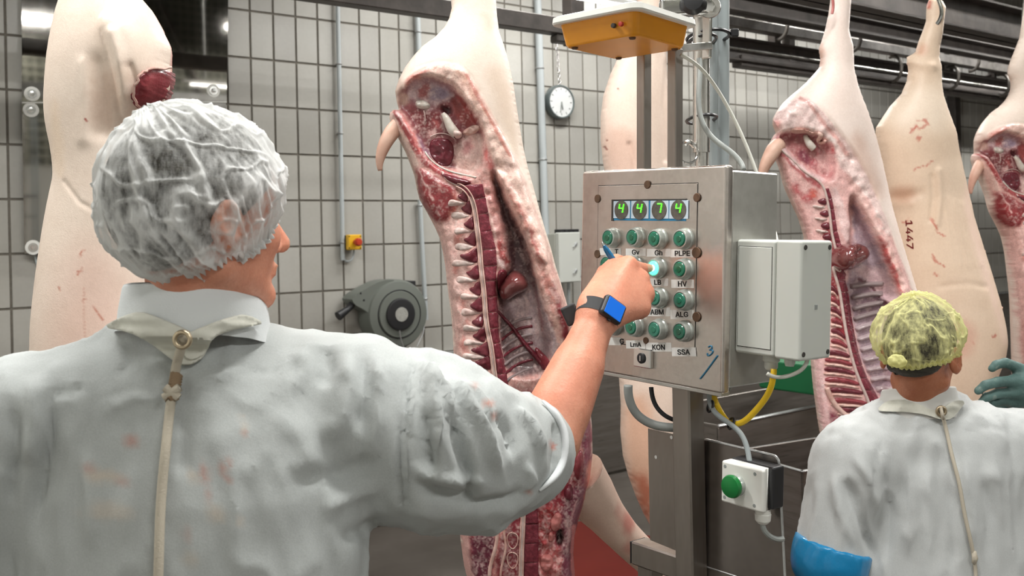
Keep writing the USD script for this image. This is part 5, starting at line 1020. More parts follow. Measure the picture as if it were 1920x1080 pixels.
def union(p, prims, k=.02):
    d = None
    for f in prims:
        e = f(p); d = e if d is None else smin(d, e, k)
    return d
def C_(a, b, ra, rb): return lambda p: rcone(p, a, b, ra, rb)
def E_(c, r, R=None): return lambda p: ell(p, c, r, R)
def ecol(zs, cx, cy, a, b, R):
    def f(p):
        q = (p - np.array([cx, cy, 0])) @ R; z = p[:, 2]
        A, B = np.interp(z, zs, a), np.interp(z, zs, b); k = np.sqrt((q[:, 0] / A) ** 2 + (q[:, 1] / B) ** 2)
        return np.maximum.reduce([(k - 1) * np.minimum(A, B), z - zs[-1], zs[0] - z])
    return f
def bounds_of(pts, pad): pts = np.array(pts); return pts.min(0) - pad, pts.max(0) + pad
def yawR(a): return np.array([[math.cos(a), math.sin(a), 0], [-math.sin(a), math.cos(a), 0], [0, 0, 1.0]])   # columns: right, forward, up, for a person turned by a from +y towards +x
def tiltR(t): return np.array([[1, 0, 0], [0, math.cos(t), -math.sin(t)], [0, math.sin(t), math.cos(t)]])
def head_mesh(C, R, neck_to, h=.0042, s=1.0, ear_out=0.):
    G_ = lambda x, y, z: C + R @ (np.array([x, y, z]) * s)
    RE = [R @ yawR(sg * .45) for sg in (1, -1)]
    pr = [E_(G_(0, -.010, .022), np.array([.076, .095, .096]) * s, R), E_(G_(0, .034, -.042), np.array([.060, .060, .082]) * s, R), C_(G_(.046, .002, -.072), G_(.012, .078, -.104), .020 * s, .016 * s), C_(G_(-.046, .002, -.072), G_(-.012, .078, -.104), .020 * s, .016 * s),
          E_(G_(0, .076, .010), np.array([.050, .018, .013]) * s, R), E_(G_(0, .084, -.112), np.array([.018, .016, .014]) * s, R), E_(G_(.034, .062, -.034), np.array([.022, .024, .02]) * s, R), E_(G_(-.034, .062, -.034), np.array([.022, .024, .02]) * s, R)]
    nose = [C_(G_(0, .090, -.004), G_(0, .113, -.040), .008 * s, .0125 * s), C_(G_(.011, .098, -.046), G_(-.011, .098, -.046), .008 * s, .008 * s), E_(G_(0, .092, -.070), np.array([.023, .010, .0065]) * s, R), E_(G_(0, .090, -.080), np.array([.021, .011, .007]) * s, R)]
    neck = [C_(G_(0, -.022, -.055), neck_to, .050 * s, .058 * s)]
    def f(p):
        d = smin(union(p, pr, .016), union(p, nose, .007), .008)
        d = smin(d, neck[0](p), .022)
        for sg, Rr in ((1, RE[0]), (-1, RE[1])):
            e = np.minimum(ell(p, G_(sg * (.080 + ear_out), -.012, -.022), np.array([.009, .020, .031]) * s, Rr), 1)
            e = np.maximum(e, -ell(p, G_(sg * (.089 + ear_out), -.008, -.018), np.array([.007, .012, .020]) * s, Rr)); d = smin(d, e, .008)
            d = np.maximum(d, -ell(p, G_(sg * .030, .098, -.006), np.array([.016, .013, .009]) * s, R))
        return d
    lo, hi = bounds_of([G_(x, y, z) for x in (-.1, .1) for y in (-.12, .13) for z in (-.14, .13)] + [neck_to], .03)
    lo[2] = min(lo[2], neck_to[2] - .02); m = taubin(surface_net(f, lo, hi, h), 4)
    eyes = [lathe([(0, .0), (.011, .004), (.0125, .011), (.010, .018), (.004, .0215), (0, .022)], G_(sg * .030, .0635, -.006), R[:, 1], 16) for sg in (1, -1)]
    irises = [lathe([(0, .021), (.0055, .0208), (.004, .0226), (0, .0229)], G_(sg * .030, .0635, -.006), R[:, 1], 14) for sg in (1, -1)]
    return m, eyes, irises, G_
def hair_mesh(C, R, s, line, h=.006, puff=.007, seed=0, back=0., net=None):
    """short hair: the cranium grown a little, kept behind the hair line"""
    def f(p):
        q = (p - C) @ R / s; d = smin(ell(q, (0, -.010, .022), (.076 + puff, .095 + puff, .096 + puff)), ell(q, (0, -.05 - back * .7, -.05 + back), (.055 + puff + back, .042 + puff + back, .06 + back)), .02)
        d = (smin(d, ell(q, (0, -.038, .028), (.074, .088, .088)), .02) if back else d) + .005 * (meshkit.fbm(p * 45, 3, seed) - .5)
        if net is not None: d = np.maximum(d, ell(q * s, net[1], np.asarray(net[0]) - .0075))
        return np.maximum(d, line(q))
    lo, hi = bounds_of([C - .165, C + .165], 0); return taubin(surface_net(f, lo, hi, h), 3)
def hair_net(parent, C, R, Rim, radii, c_off, pole, rim_ang, m, seed, name='hair_net', gather=60, puff=1.0, label=None, twist=None, res=(300, 110), fk=1.):
    """thin non-woven bouffant cap: a puffed shell around the head, gathered along its elastic rim, with folds and creases"""
    pole = np.asarray(pole, float); pole /= np.linalg.norm(pole)
    a = np.cross(pole, [0, 0, 1.0]); a = a / np.linalg.norm(a) if np.linalg.norm(a) > .05 else np.array([1.0, 0, 0]); b = np.cross(pole, a)
    nt, nv = res; th = np.linspace(0, 2 * np.pi, nt, endpoint=False); ph = np.linspace(.01, 1, nv)
    Tt, Pp = np.meshgrid(th, ph, indexing='ij'); ang = Pp * rim_ang(Tt)
    D = np.cos(ang)[..., None] * pole + np.sin(ang)[..., None] * (np.cos(Tt)[..., None] * a + np.sin(Tt)[..., None] * b)
    DL = D @ R; rr = 1 / np.sqrt(((DL / radii) ** 2).sum(-1)); cs = np.stack([np.cos(Tt), np.sin(Tt)], -1)
    n1 = meshkit.fbm(np.concatenate([cs * gather / 7, Pp[..., None] * 1.3], -1), 3, seed); n2 = meshkit.fbm(np.concatenate([cs * gather / 22, Pp[..., None] * 2.4 + 5], -1), 3, seed + 4); n3 = meshkit.fbm(D * 2.6, 2, seed + 8)
    r1 = 1 - np.abs(2 * n1 - 1) * 3.2; r2 = 1 - np.abs(2 * n2 - 1) * 3.4; r3 = 1 - np.abs(2 * n3 - 1) * 9
    r1, r2, r3 = np.clip(r1, 0, 1) ** 1.5, np.clip(r2, 0, 1) ** 2, np.clip(r3, 0, 1) ** 2
    edge = sstep(.25, 1, Pp); pin = sstep(.84, 1.0, Pp)
    disp = .0042 * r1 * edge + .0055 * r2 + .0035 * r3 * (1 - pin) + .012 * (meshkit.fbm(D * 2.1, 3, seed + 2) - .5) * puff
    base = C + R @ np.asarray(c_off, float); rad = rr + disp - pin * (.011 + .004 * np.sin(Tt * gather))
    V = base + D * rad[..., None]
    front = sstep(.1, .9, -np.sin(Tt))
    fold = (.44 * r1 * edge + .55 * r2 + .45 * r3 + .45 * sstep(.90, .985, Pp) + .26 * sstep(.55, .95, Pp) * front + .12).ravel() * fk
    i, j = np.meshgrid(np.arange(nt), np.arange(nv - 1), indexing='ij'); q = lambda i, j: (i % nt) * nv + j
    F = np.concatenate([np.stack([q(i, j), q(i, j + 1), q(i + 1, j + 1)], -1).reshape(-1, 3), np.stack([q(i, j), q(i + 1, j + 1), q(i + 1, j)], -1).reshape(-1, 3)])
    n0 = nt * nv; Vf = np.vstack([V.reshape(-1, 3), (base + pole * rr[:, 0].mean())[None]]); F = np.vstack([F, np.stack([np.full(nt, n0), q(np.arange(nt), 0), q(np.arange(nt) + 1, 0)], -1)])
    p_ = part(parent, name, trimesh.Trimesh(Vf, F, process=False), m, attrs={'fold': np.r_[fold, .2]}, label=label)
    rim = V[:, -1]; part(p_, 'elastic_rim', tube(np.vstack([rim, rim[:1]]), np.where(np.arange(nt + 1) % 4 < 2, .0042, .0028), 6, caps=False), m, smooth=True, attrs={'fold': np.full(6 * (nt + 1), .45)})
    return p_
class Cloth:
    """a garment surface; folds and stains are traced in the photograph's pixels on the side that faces the camera"""
    def __init__(s, mesh, col=(.80, .81, .80)):
        s.m = mesh; s.c = np.tile(np.array(col, float), (len(mesh.vertices), 1)); s.up()
    def up(s):
        s.V = np.array(s.m.vertices); s.N = vnormals(s.m); s.P = proj(s.V); s.front = ((s.V - CAM) * s.N).sum(1) < 0; s._kd = None
    def fold(s, path, amt, width, ends=True):
        L = LineString(path); pt = shapely.points(s.P[:, :2]); d = shapely.distance(pt, L); t = shapely.line_locate_point(L, pt) / L.length
        w = np.exp(-(d / width) ** 2) * (np.clip(np.sin(np.pi * np.clip(t, .02, .98)) * 1.6, 0, 1) if ends else 1); s.V = s.V + s.N * (amt * w * s.front)[:, None]
    def noise(s, amt, freq, seed, mask=None, ridged=False):
        n = meshkit.fbm(s.V * np.asarray(freq), 3, seed); n = (1 - np.abs(2 * n - 1) * 2.4) if ridged else (n - .5) * 2
        if ridged: n = np.clip(n, 0, 1) ** 1.4
        s.V = s.V + s.N * (amt * n * (1 if mask is None else mask))[:, None]
    def commit(s): s.m = trimesh.Trimesh(s.V, s.m.faces, process=False); s.up()
    def stain(s, q, r, col, a=.5, seed=0):
        d = np.linalg.norm((s.P[:, :2] - q) / np.asarray(r, float), axis=1) + .9 * (meshkit.fbm(s.V * 60, 3, seed) - .5); w = (a * (1 - sstep(.25, 1.1, d)) * s.front)[:, None]; s.c = s.c * (1 - w) + np.array(col) * w
    def depth(s, q):
        if s._kd is None: s._kf = np.flatnonzero(s.front); s._kd = cKDTree(s.P[s._kf, :2])
        q = np.atleast_2d(q); d, i = s._kd.query(q, k=14); z = s.P[s._kf, 2][i]; zm = z.min(1, keepdims=True); w = np.where(z < zm + .012, 1 / (d + .5), 0); return (z * w).sum(1) / w.sum(1)
    def on(s, q, off=0.): q = np.atleast_2d(np.asarray(q, float)); d = s.depth(q) - off; return np.array([unproj(x, y, z) for (x, y), z in zip(q, d)])
    def patch(s, parent, name, poly, m, thick=.003, lift=.002, step=5., label=None, rnd=1, puff=.0):
        v, T, nb, phi = grid2d(rounded(poly, rnd), step); d = s.depth(v); E2 = np.unique(np.sort(np.vstack([T[:, [0, 1]], T[:, [1, 2]], T[:, [2, 0]]]), 1), axis=0)
        for _ in range(6): acc = np.zeros(len(v)); cn = np.zeros(len(v)); np.add.at(acc, E2[:, 0], d[E2[:, 1]]); np.add.at(acc, E2[:, 1], d[E2[:, 0]]); np.add.at(cn, E2.ravel(), 1); d = np.minimum(d, .4 * d + .6 * acc / cn)
        n = len(v); F_ = np.array([unproj(x, y, z) for (x, y), z in zip(v, d - lift - thick - puff * np.sqrt(phi))]); B_ = np.array([unproj(x, y, z) for (x, y), z in zip(v, d - lift + .004)])
        E = np.stack([np.arange(nb), (np.arange(nb) + 1) % nb], -1); side = np.vstack([np.c_[E[:, 0], E[:, 1], E[:, 1] + n], np.c_[E[:, 0], E[:, 1] + n, E[:, 0] + n]])
        if not Polygon(v[:nb]).exterior.is_ccw: side = side[:, ::-1]
        return part(parent, name, trimesh.Trimesh(np.vstack([F_, B_]), np.vstack([T, T[:, ::-1] + n, side]), process=False), m, label=label, smooth=50)
    def emit(s, parent, name, label=None): return part(parent, name, s.m, 'coat_cloth', colors=s.c, label=label)
def finger(joints, radii):
    return [C_(joints[i], joints[i + 1], radii[i], radii[i + 1]) for i in range(len(joints) - 1)]
def hand_prims(Wr, dirn, palm_n, side, curl=.35, s=1.0):
    """relaxed hand: wrist, pointing direction, palm normal; side = +1 thumb towards dirn x palm_n. Returns palm prims, and five finger chains"""
    d = dirn / np.linalg.norm(dirn); n = palm_n - d * (palm_n @ d); n /= np.linalg.norm(n); t = np.cross(d, n) * side
    P = lambda a, b, c: Wr + s * (a * d + b * t + c * n)
    K = [P(.092, .030, .004), P(.096, .010, .0), P(.092, -.010, .001), P(.084, -.028, .005)]; Ln = [(.042, .026, .021), (.047, .030, .022), (.043, .028, .021), (.034, .021, .018)]
    palm = [C_(P(0, .006, 0), K[0], .022 * s, .0125 * s), C_(P(0, .003, 0), K[1], .022 * s, .0125 * s), C_(P(0, -.003, 0), K[2], .022 * s, .012 * s), C_(P(0, -.008, 0), K[3], .021 * s, .0115 * s)]
    ch = []
    for k in range(4):
        j = [K[k]]; a = curl * .7
        for i, l in enumerate(Ln[k]): j.append(j[-1] + s * l * (math.cos(a) * d + math.sin(a) * n + .05 * (1.5 - k) * t * (i == 0))); a += curl * (1.0 if i == 0 else .7)
        ch.append(finger(j, [.0098 * s, .0088 * s, .0080 * s, .0066 * s]))
    ch.append(finger([P(.022, .020, .006), P(.048, .044, .018), P(.074, .052, .028), P(.094, .050, .034)], [.0165 * s, .0125 * s, .0105 * s, .0082 * s]))
    return palm, ch
def limb_mesh(prims, chains, pts, h=.004, k=.012, kf=.004):
    def f(p):
        d = union(p, prims, k)
        for c in chains: d = smin(d, union(p, c, .003), kf)
        return d
    lo, hi = bounds_of(pts, .05); return taubin(surface_net(f, lo, hi, h), 3)
def legs(parent, x, y, yaw, top, seed):
    R = yawR(yaw); L_ = []
    for sg in (1, -1):
        hip, knee, ank = [np.array([x, y, 0]) + R @ np.array(v) for v in ((sg * .09, 0, top), (sg * .10, .015, .48), (sg * .11, -.01, .10))]
        tr = limb_mesh([C_(hip, knee, .095, .075), C_(knee, ank, .072, .062)], [], [hip, knee, ank], .012)
        part(parent, 'trouser_leg', tr, 'trouser_white', smooth=True)
        toe = ank + R @ np.array([sg * .02, .16, -.06]); heel = ank + R @ np.array([0, -.02, -.055])
        def fb_(p, ank=ank, toe=toe, heel=heel): return np.maximum(union(p, [C_(ank + [0, 0, .16], ank, .066, .054), C_(heel, toe, .045, .042), C_(ank, toe, .05, .038)], .03), -p[:, 2] + .002)
        lo, hi = bounds_of([ank + [0, 0, .16], toe, heel], .09); part(parent, 'boot', taubin(surface_net(fb_, lo, hi, .01), 3), 'boot_white', smooth=True)

# ------------------------------------------------------------------ the worker in front
u = unproj
C1 = u(381, 392, 1.20); HR1 = yawR(math.radians(44)) @ tiltR(-.05)
bx, by = u(365, 800, 1.25)[:2]
man1 = thing('person', 'person in white coat and white hair net seen from behind, reaching to the control box', 'person', [bx, by, 0])
neck1 = u(372, 640, 1.245)
head1, eyes1, iris1, G1 = head_mesh(C1, HR1, neck1)
# bare forearm and hand pressing the lit button
El, Wr1 = u(1030, 822, 1.41), u(1121, 592, 1.515)
tip = BP(*fb(*z6(392, 510), .018), .026)
K1, K2, K3, K4 = u(1178, 497, 1.585), u(1199, 523, 1.588), u(1210, 551, 1.580), u(1203, 579, 1.565)
fd = tip - K1; side_in = u(1180, 560, 1.62) - u(1200, 560, 1.60)
palm1 = [C_(El, Wr1, .047, .0285), C_(El + (Wr1 - El) * .25 - RT * .004, El + (Wr1 - El) * .55, .044, .038), C_(Wr1, K1, .0265, .0155), C_(Wr1, K2, .0265, .0165), C_(Wr1, K3, .026, .0155), C_(Wr1, K4, .0255, .0145), C_(u(1108, 566, 1.525), u(1150, 500, 1.592), .018, .014)]
ch1 = [finger([K1, K1 + fd * .46 - UP * .004 + RT * .006, K1 + fd * .76 - UP * .002, tip], [.0125, .0105, .0092, .0072]),
       finger([K2, K2 + np.array([.012, .040, -.006]), K2 + np.array([-.004, .062, -.022]), K2 + np.array([-.022, .050, -.024])], [.0135, .0115, .0095, .008]),
       finger([K3, K3 + np.array([.008, .040, -.010]), K3 + np.array([-.010, .058, -.022]), K3 + np.array([-.026, .044, -.020])], [.0130, .011, .0095, .008]),
       finger([K4, K4 + np.array([.002, .032, -.010]), K4 + np.array([-.014, .046, -.016]), K4 + np.array([-.026, .032, -.012])], [.0118, .0098, .0085, .0072]),
       finger([u(1112, 560, 1.53), u(1134, 512, 1.60), u(1156, 488, 1.645), u(1176, 492, 1.668)], [.018, .0135, .0108, .0085])]
for a_, b_ in ((Wr1, K1), (Wr1, K2), (Wr1, K3)):                 # extensor tendons on the back of the hand
    o_ = -FW * .014 - RT * .004; ch1.append(finger([a_ + (b_ - a_) * .35 + o_ * 1.0, a_ + (b_ - a_) * .9 + o_ * .9], [.0042, .0046]))
arm1 = limb_mesh(palm1, ch1, [El, Wr1, K1, K2, K3, K4, tip, u(1150, 480, 1.66)], .0028, .016, .0075)
palmL, chL = hand_prims(u(-120, 1230, 1.42), np.array([.25, .9, -.1]), np.array([.9, -.2, .1]), 1)
SL, ELl = u(48, 742, 1.21), u(-95, 1060, 1.20)
armL = limb_mesh([C_(ELl, u(-120, 1230, 1.42), .045, .03)] + palmL, chL, [ELl, u(-120, 1230, 1.42), u(-60, 1250, 1.62)], .005)
core = cat(limb_mesh([C_(neck1, neck1 - [0, 0, .1], .06, .07), C_(neck1 - [0, 0, .12], u(680, 745, 1.27), .055, .05), C_(neck1 - [0, 0, .12], SL, .055, .05), C_(u(680, 745, 1.27), El, .05, .043), C_(SL, ELl, .05, .043), C_(neck1 - [0, 0, .1], neck1 - [0, 0, .62], .09, .11)], [], [neck1, El, ELl, SL, neck1 - [0, 0, .72]], .012))
body1 = part(man1, 'body', cat(head1, arm1, armL, core), 'skin_light', smooth=True, label='skin of head, forearm and hands')
for e in eyes1: part(man1, 'eye', e, 'eye_white')
for e in iris1: part(man1, 'iris', e, 'iris')
part(man1, 'hair', hair_mesh(C1, HR1, 1.0, lambda q: np.maximum(q[:, 1] - .062 - .25 * q[:, 2], -.052 - q[:, 2] + .9 * (q[:, 1] + .03)) , seed=2, back=.018, net=([.103, .115, .115], (0, -.014, .015)), puff=.004), 'hair_dark', smooth=True, label='short dark hair under the net')
# rim of the net: over the forehead and ear down to the nape
def rim1(t): return 2.02 + .10 * np.cos(t) + .05 * np.sin(2 * t)
hair_net(man1, C1, HR1, None, np.array([.103, .115, .115]), (0, -.014, .015), HR1 @ np.array([-.02, -.50, .86]), lambda t: 2.22 + .26 * np.cos(t) ** 2 + .18 * np.sin(t), 'net_white', 21, gather=64, label='thin white bouffant hair net, crumpled')
# coat
R1 = yawR(.10)
zz = [.70, 1.0, 1.21, 1.34, 1.42, 1.48, 1.525]
def coat1(p):
    t = ecol(zz, bx - .012, by, [.27, .245, .236, .232, .205, .15, .07], [.17, .15, .145, .14, .125, .10, .06], R1)(p)
    sh = union(p, [C_(u(372, 678, 1.245), u(655, 744, 1.27), .066, .072), C_(u(358, 678, 1.24), u(70, 778, 1.215), .064, .072)], .04)
    d = smin(t, sh, .05)
    rs = union(p, [C_(u(690, 758, 1.27), u(790, 822, 1.30), .080, .108), C_(u(790, 820, 1.30), u(890, 850, 1.345), .108, .098), C_(u(890, 856, 1.345), u(978, 842, 1.385), .096, .0705)], .03)
    ls = union(p, [C_(u(34, 802, 1.215), ELl, .080, .07), C_(ELl, u(-118, 1200, 1.38), .07, .05)], .03)
    return smin(smin(d, rs, .035), ls, .03)
lo, hi = np.array([bx - .52, by - .24, .69]), np.array([u(1080, 800, 1.38)[0] + .02, by + .34, 1.60])
cm = taubin(surface_net(coat1, lo, hi, .0072), 4)
K = Cloth(cm, (.45, .475, .47))
K.noise(.007, (5, 5, 3), 3); K.commit()
K.noise(.006, (16, 16, 6), 5, ridged=True); K.commit()
slv = sstep(.0, .12, K.V[:, 0] - (bx + .20))
K.noise(.0055, (12, 12, 4), 8, slv, ridged=True); K.commit()
for path, amt, wd in [([(783, 655), (770, 720), (757, 800), (750, 880), (752, 940), (760, 990)], -.009, 7), ([(795, 655), (782, 720), (768, 800), (762, 880), (766, 940)], .006, 9),
        ([(800, 690), (812, 740), (822, 800), (824, 860)], .012, 11), ([(835, 700), (868, 745), (900, 800), (922, 850), (938, 892)], .013, 11), ([(782, 680), (830, 730), (850, 790)], .010, 10), ([(860, 715), (895, 745), (925, 790)], .008, 10),
        ([(850, 760), (862, 830), (880, 900), (890, 960)], -.012, 13), ([(800, 760), (800, 830), (810, 900)], -.010, 12), ([(930, 770), (955, 810), (965, 860)], -.009, 10), ([(960, 760), (1000, 800), (1020, 850)], .008, 10),
        ([(770, 905), (840, 930), (900, 950), (960, 940), (1010, 905)], -.010, 14), ([(770, 880), (850, 900), (920, 910)], .007, 12), ([(985, 870), (1000, 900), (985, 930)], .006, 8), ([(1040, 790), (1046, 840), (1038, 890)], -.008, 6),
        ([(650, 660), (660, 720), (640, 790), (600, 830)], .010, 16), ([(700, 650), (712, 720), (705, 800), (690, 880)], .010, 14), ([(675, 660), (685, 740), (670, 820)], -.010, 14), ([(610, 640), (615, 690), (600, 730)], -.008, 12),
        ([(560, 650), (572, 690), (545, 740)], .006, 14), ([(95, 735), (130, 732), (155, 724)], -.005, 5), ([(96, 740), (92, 820), (80, 900), (62, 980)], -.010, 9), ([(60, 700), (70, 790), (50, 880)], .010, 16), ([(25, 760), (30, 860), (15, 960)], -.010, 12),
        ([(370, 700), (450, 697), (560, 698)], -.0025, 3), ([(350, 735), (400, 705), (460, 690)], .006, 9), ([(300, 755), (260, 745), (200, 770)], .006, 9), ([(330, 760), (345, 820), (340, 900)], -.006, 16), ([(235, 650), (240, 680), (225, 705)], -.004, 6),
        ([(600, 960), (660, 930), (720, 905)], .006, 12), ([(560, 900), (640, 890), (720, 850)], -.006, 16), ([(640, 1010), (690, 990), (725, 975)], -.008, 12), ([(500, 760), (560, 820), (590, 900)], .006, 22), ([(160, 820), (175, 920), (170, 1040)], .006, 18)]:
    K.fold(path, amt * (1.1 if path[0][0] in (783, 795) else 1.5 if path[0][0] > 720 else 1.1), wd * (.85 if path[0][0] > 720 else 1))
K.commit()
RED, OCH = (.50, .20, .14), (.62, .50, .38)
for q, r, c_, a_ in [((246, 828), (20, 18), RED, .5), ((165, 876), (22, 13), RED, .4), ((195, 892), (45, 16), OCH, .5), ((228, 905), (20, 14), RED, .35), ((385, 890), (9, 30), RED, .5), ((392, 930), (6, 18), RED, .35), ((414, 880), (11, 18), RED, .55), ((430, 900), (8, 14), RED, .5), ((432, 868), (7, 16), RED, .4), ((362, 895), (14, 18), OCH, .4), ((405, 965), (30, 22), OCH, .45), ((348, 1000), (8, 24), RED, .3), ((455, 795), (9, 26), OCH, .4), ((460, 808), (6, 8), RED, .4), ((200, 960), (60, 22), OCH, .35), ((355, 1050), (22, 20), OCH, .3),
        ((916, 757), (12, 9), RED, .75), ((927, 782), (7, 7), RED, .7), ((1034, 838), (8, 7), (.55, .14, .08), .9), ((890, 722), (10, 5), RED, .4), ((993, 920), (5, 8), RED, .6), ((450, 980), (10, 16), OCH, .35), ((912, 798), (3, 3), (.3, .3, .3), .4), ((893, 760), (3, 4), (.3, .3, .3), .3)]:
    K.stain(q, r, c_, a_, int(q[0]))
coatp = K.emit(man1, 'coat', 'white work coat with faint reddish stains')
# hem of the sleeve
part(coatp, 'cuff', tube([K.on((x, y), .001)[0] for x, y in [(1018, 752), (1040, 775), (1054, 800), (1060, 835), (1054, 868), (1038, 896), (1012, 920)]], [.002, .005, .006, .006, .006, .005, .002], 8, n=28), 'collar_cloth', smooth=True)
# standing collar of the shirt
cc = u(368, 572, 1.235); th_ = np.linspace(0, 2 * np.pi, 72); ring = []
for k_, (dz_, gr) in enumerate([(-.028, 1.04), (-.01, 1.0), (.004, .97), (.018, .95), (.0235, .965), (.020, .985), (.008, 1.01), (-.008, 1.04), (-.022, 1.07), (-.034, 1.10)]):
    fr = np.sin(th_ + .35) * .5 + .5; zc_ = dz_ - .052 * fr ** 1.3 + .010
    ring.append(np.stack([cc[0] + .090 * gr * np.cos(th_), cc[1] + .086 * gr * np.sin(th_), cc[2] + zc_], -1))
ring = np.array(ring); nk = len(ring); I2, J2 = np.meshgrid(np.arange(nk - 1), np.arange(71), indexing='ij'); a_ = (I2 * 72 + J2).ravel()
ring += .004 * (meshkit.fbm(ring * 28, 3, 4) - .5)[..., None]
colm = trimesh.Trimesh(ring.reshape(-1, 3), np.vstack([np.stack([a_, a_ + 1, a_ + 73], -1), np.stack([a_, a_ + 73, a_ + 72], -1)]), process=False)
part(man1, 'collar', colm, 'collar_cloth', smooth=True, label='pale grey-blue standing collar')
KC = Cloth(cat(K.m, colm, trimesh.Trimesh(colm.vertices, colm.faces[:, ::-1], process=False)))
# apron straps, eyelet and tie cord
KC.patch(man1, 'apron_strap', [(190, 614), (226, 594), (262, 582), (300, 596), (352, 618), (392, 640), (385, 668), (362, 684), (340, 686), (318, 672), (280, 642), (240, 622)], 'strap_cloth', .004, .006, 5, label='broad cream neck strap of the apron, left half', puff=.002)
KC.patch(man1, 'apron_strap', [(345, 628), (380, 612), (430, 594), (462, 588), (498, 606), (470, 612), (430, 620), (398, 634), (388, 660), (362, 676), (344, 668)], 'strap_cloth', .004, .012, 5, label='broad cream neck strap of the apron, right half', puff=.002)
eo = KC.on((342, 637), .038)[0]
part(man1, 'eyelet', torus(eo, -FW, .0088, .0030, 24, 8), 'brass', smooth=True, label='brass eyelet in the apron strap')
cpts = [(K if q[1] > 690 else KC).on(q, o)[0] for q, o in [((343, 637), .034), ((342, 645), .044), ((335, 668), .034), ((328, 700), .016), ((323, 735), .014), ((319, 765), .011), ((312, 830), .010), ((305, 900), .009), ((300, 980), .009), ((297, 1078), .009), ((294, 1140), .009)]]
cd = part(man1, 'tie_cord', tube(cpts, .0056, 10, n=90), 'cord_beige', smooth=True, label='beige apron cord hanging down the back')
kn = smooth_path(cpts[3:6], 40); part(cd, 'cord_winding', tube([kn[i] + .003 * np.array([math.cos(i * 2.1), 0, 0]) for i in range(2, 30)], .0072, 8), 'cord_brown', smooth=True)
part(cd, 'knot', cat(*[tube([q + RT * a - UP * .006, q + RT * b + UP * .006], .0052, 8) for q, a, b in ((cpts[4] - FW * .004, -.008, .010), (cpts[4] - FW * .004, .009, -.007))]), 'cord_beige', smooth=True)
legs(man1, bx, by + .02, .1, .82, 1)
# watch
ax_ = Wr1 - El; ax_ /= np.linalg.norm(ax_)
wc = u(1133, 590, 1.0) - CAM; wc = CAM + wc * ((((Wr1 - ax_ * .010) - CAM) @ FW) / (wc @ FW))
wctr = El + ax_ * ((wc - El) @ ax_)                                # centre of the wrist under the watch
nrm = -FW + .34 * RT - .10 * UP; nrm -= ax_ * (nrm @ ax_); nrm /= np.linalg.norm(nrm); tx = np.cross(ax_, nrm)
rw_ = .0305
wt = thing('wrist_watch', 'black square wrist watch with a blue screen on the reaching worker\'s wrist', 'watch', wctr)
wf = frame(wctr + nrm * (rw_ + .001) , tx, ax_, nrm)
part(wt, 'case', xf(rbox([-.0205, -.0175, -.002], [.0205, .0175, .0115], .005, 4), wf), 'black_plastic')
part(wt, 'screen', xf(cbox([-.0165, -.0142, .0105], [.0165, .0142, .0122], .0006), wf), 'watch_screen', smooth=False, label='glowing blue watch screen')
part(wt, 'crown', xf(cbox([-.003, -.0205, .003], [.003, -.017, .007], .0008), wf), 'black_plastic', smooth=False)
bnd = [];
for ph_ in np.linspace(.55, 2 * np.pi - .55, 40):
    rr_ = rw_ + .0022; bnd.append([(wctr + rr_ * 1.03 * (math.cos(ph_) * nrm + math.sin(ph_) * tx) + ax_ * o_ + dr * (math.cos(ph_) * nrm + math.sin(ph_) * tx)) for o_, dr in ((-.011, -.0012), (.011, -.0012), (.011, .0018), (-.011, .0018))])
bnd = np.array(bnd); Fb = []
for i in range(39):
    for j in range(4): q = [i * 4 + j, i * 4 + (j + 1) % 4, (i + 1) * 4 + (j + 1) % 4, (i + 1) * 4 + j]; Fb += [(q[0], q[1], q[2]), (q[0], q[2], q[3])]
part(wt, 'band', trimesh.Trimesh(bnd.reshape(-1, 3), np.array(Fb), process=False), 'black_rubber', smooth=40)
part(wt, 'band_loop', xf(rbox([-.016, -.0125, -.004], [.016, .0125, .004], .0035, 3), frame(u(1071, 590, 1.52), .42 * RT - .9 * UP, .9 * RT + .42 * UP, -FW)), 'black_rubber')
# pen between thumb and finger
pn = thing('pen', 'blue pen held between the fingers of the reaching hand', 'pen', u(1150, 480, 1.58))
p0_, p1_ = u(1128, 454, 1.590), u(1170, 520, 1.612); pd = p1_ - p0_
part(pn, 'barrel', tube([p0_ + pd * .09, p0_ + pd * .2, p0_ + pd * .5, p1_], [.0022, .0046, .0056, .0056], 14), 'pen_blue', smooth=40)
part(pn, 'tip', tube([p0_, p0_ + pd * .10], [.0012, .0023], 10), 'chrome', smooth=40)
# ------------------------------------------------------------------ the worker on the right, seen from behind
C2 = u(1726, 655, 2.20); HR2 = yawR(math.radians(40)) @ tiltR(-.12)
b2 = u(1740, 900, 2.26); b2x, b2y = b2[:2]
man2 = thing('person', 'person in white coat and yellow hair net, back turned, at the right', 'person', [b2x, b2y, 0])
neck2 = u(1722, 775, 2.235)
head2, eyes2, iris2, G2 = head_mesh(C2, HR2, neck2, ear_out=.002, s=.97)
S2L, S2R = u(1602, 862, 2.22), u(1905, 838, 2.26); E2L, E2R = u(1556, 1050, 2.20), u(1990, 1010, 2.24)
W2L, W2R = E2L + np.array([.05, .20, -.05]), E2R + np.array([.04, .22, .06])
pL, cL = hand_prims(W2L, np.array([.2, .95, -.1]), np.array([.9, -.2, -.2]), 1); pR, cR = hand_prims(W2R, np.array([-.1, .95, .1]), np.array([-.9, -.2, -.2]), -1)
armsL = limb_mesh([C_(E2L, W2L, .043, .029)] + pL, cL, [E2L, W2L, W2L + [.08, .2, 0]], .006); armsR = limb_mesh([C_(E2R, W2R, .043, .029)] + pR, cR, [E2R, W2R, W2R + [-.05, .2, .04]], .006)
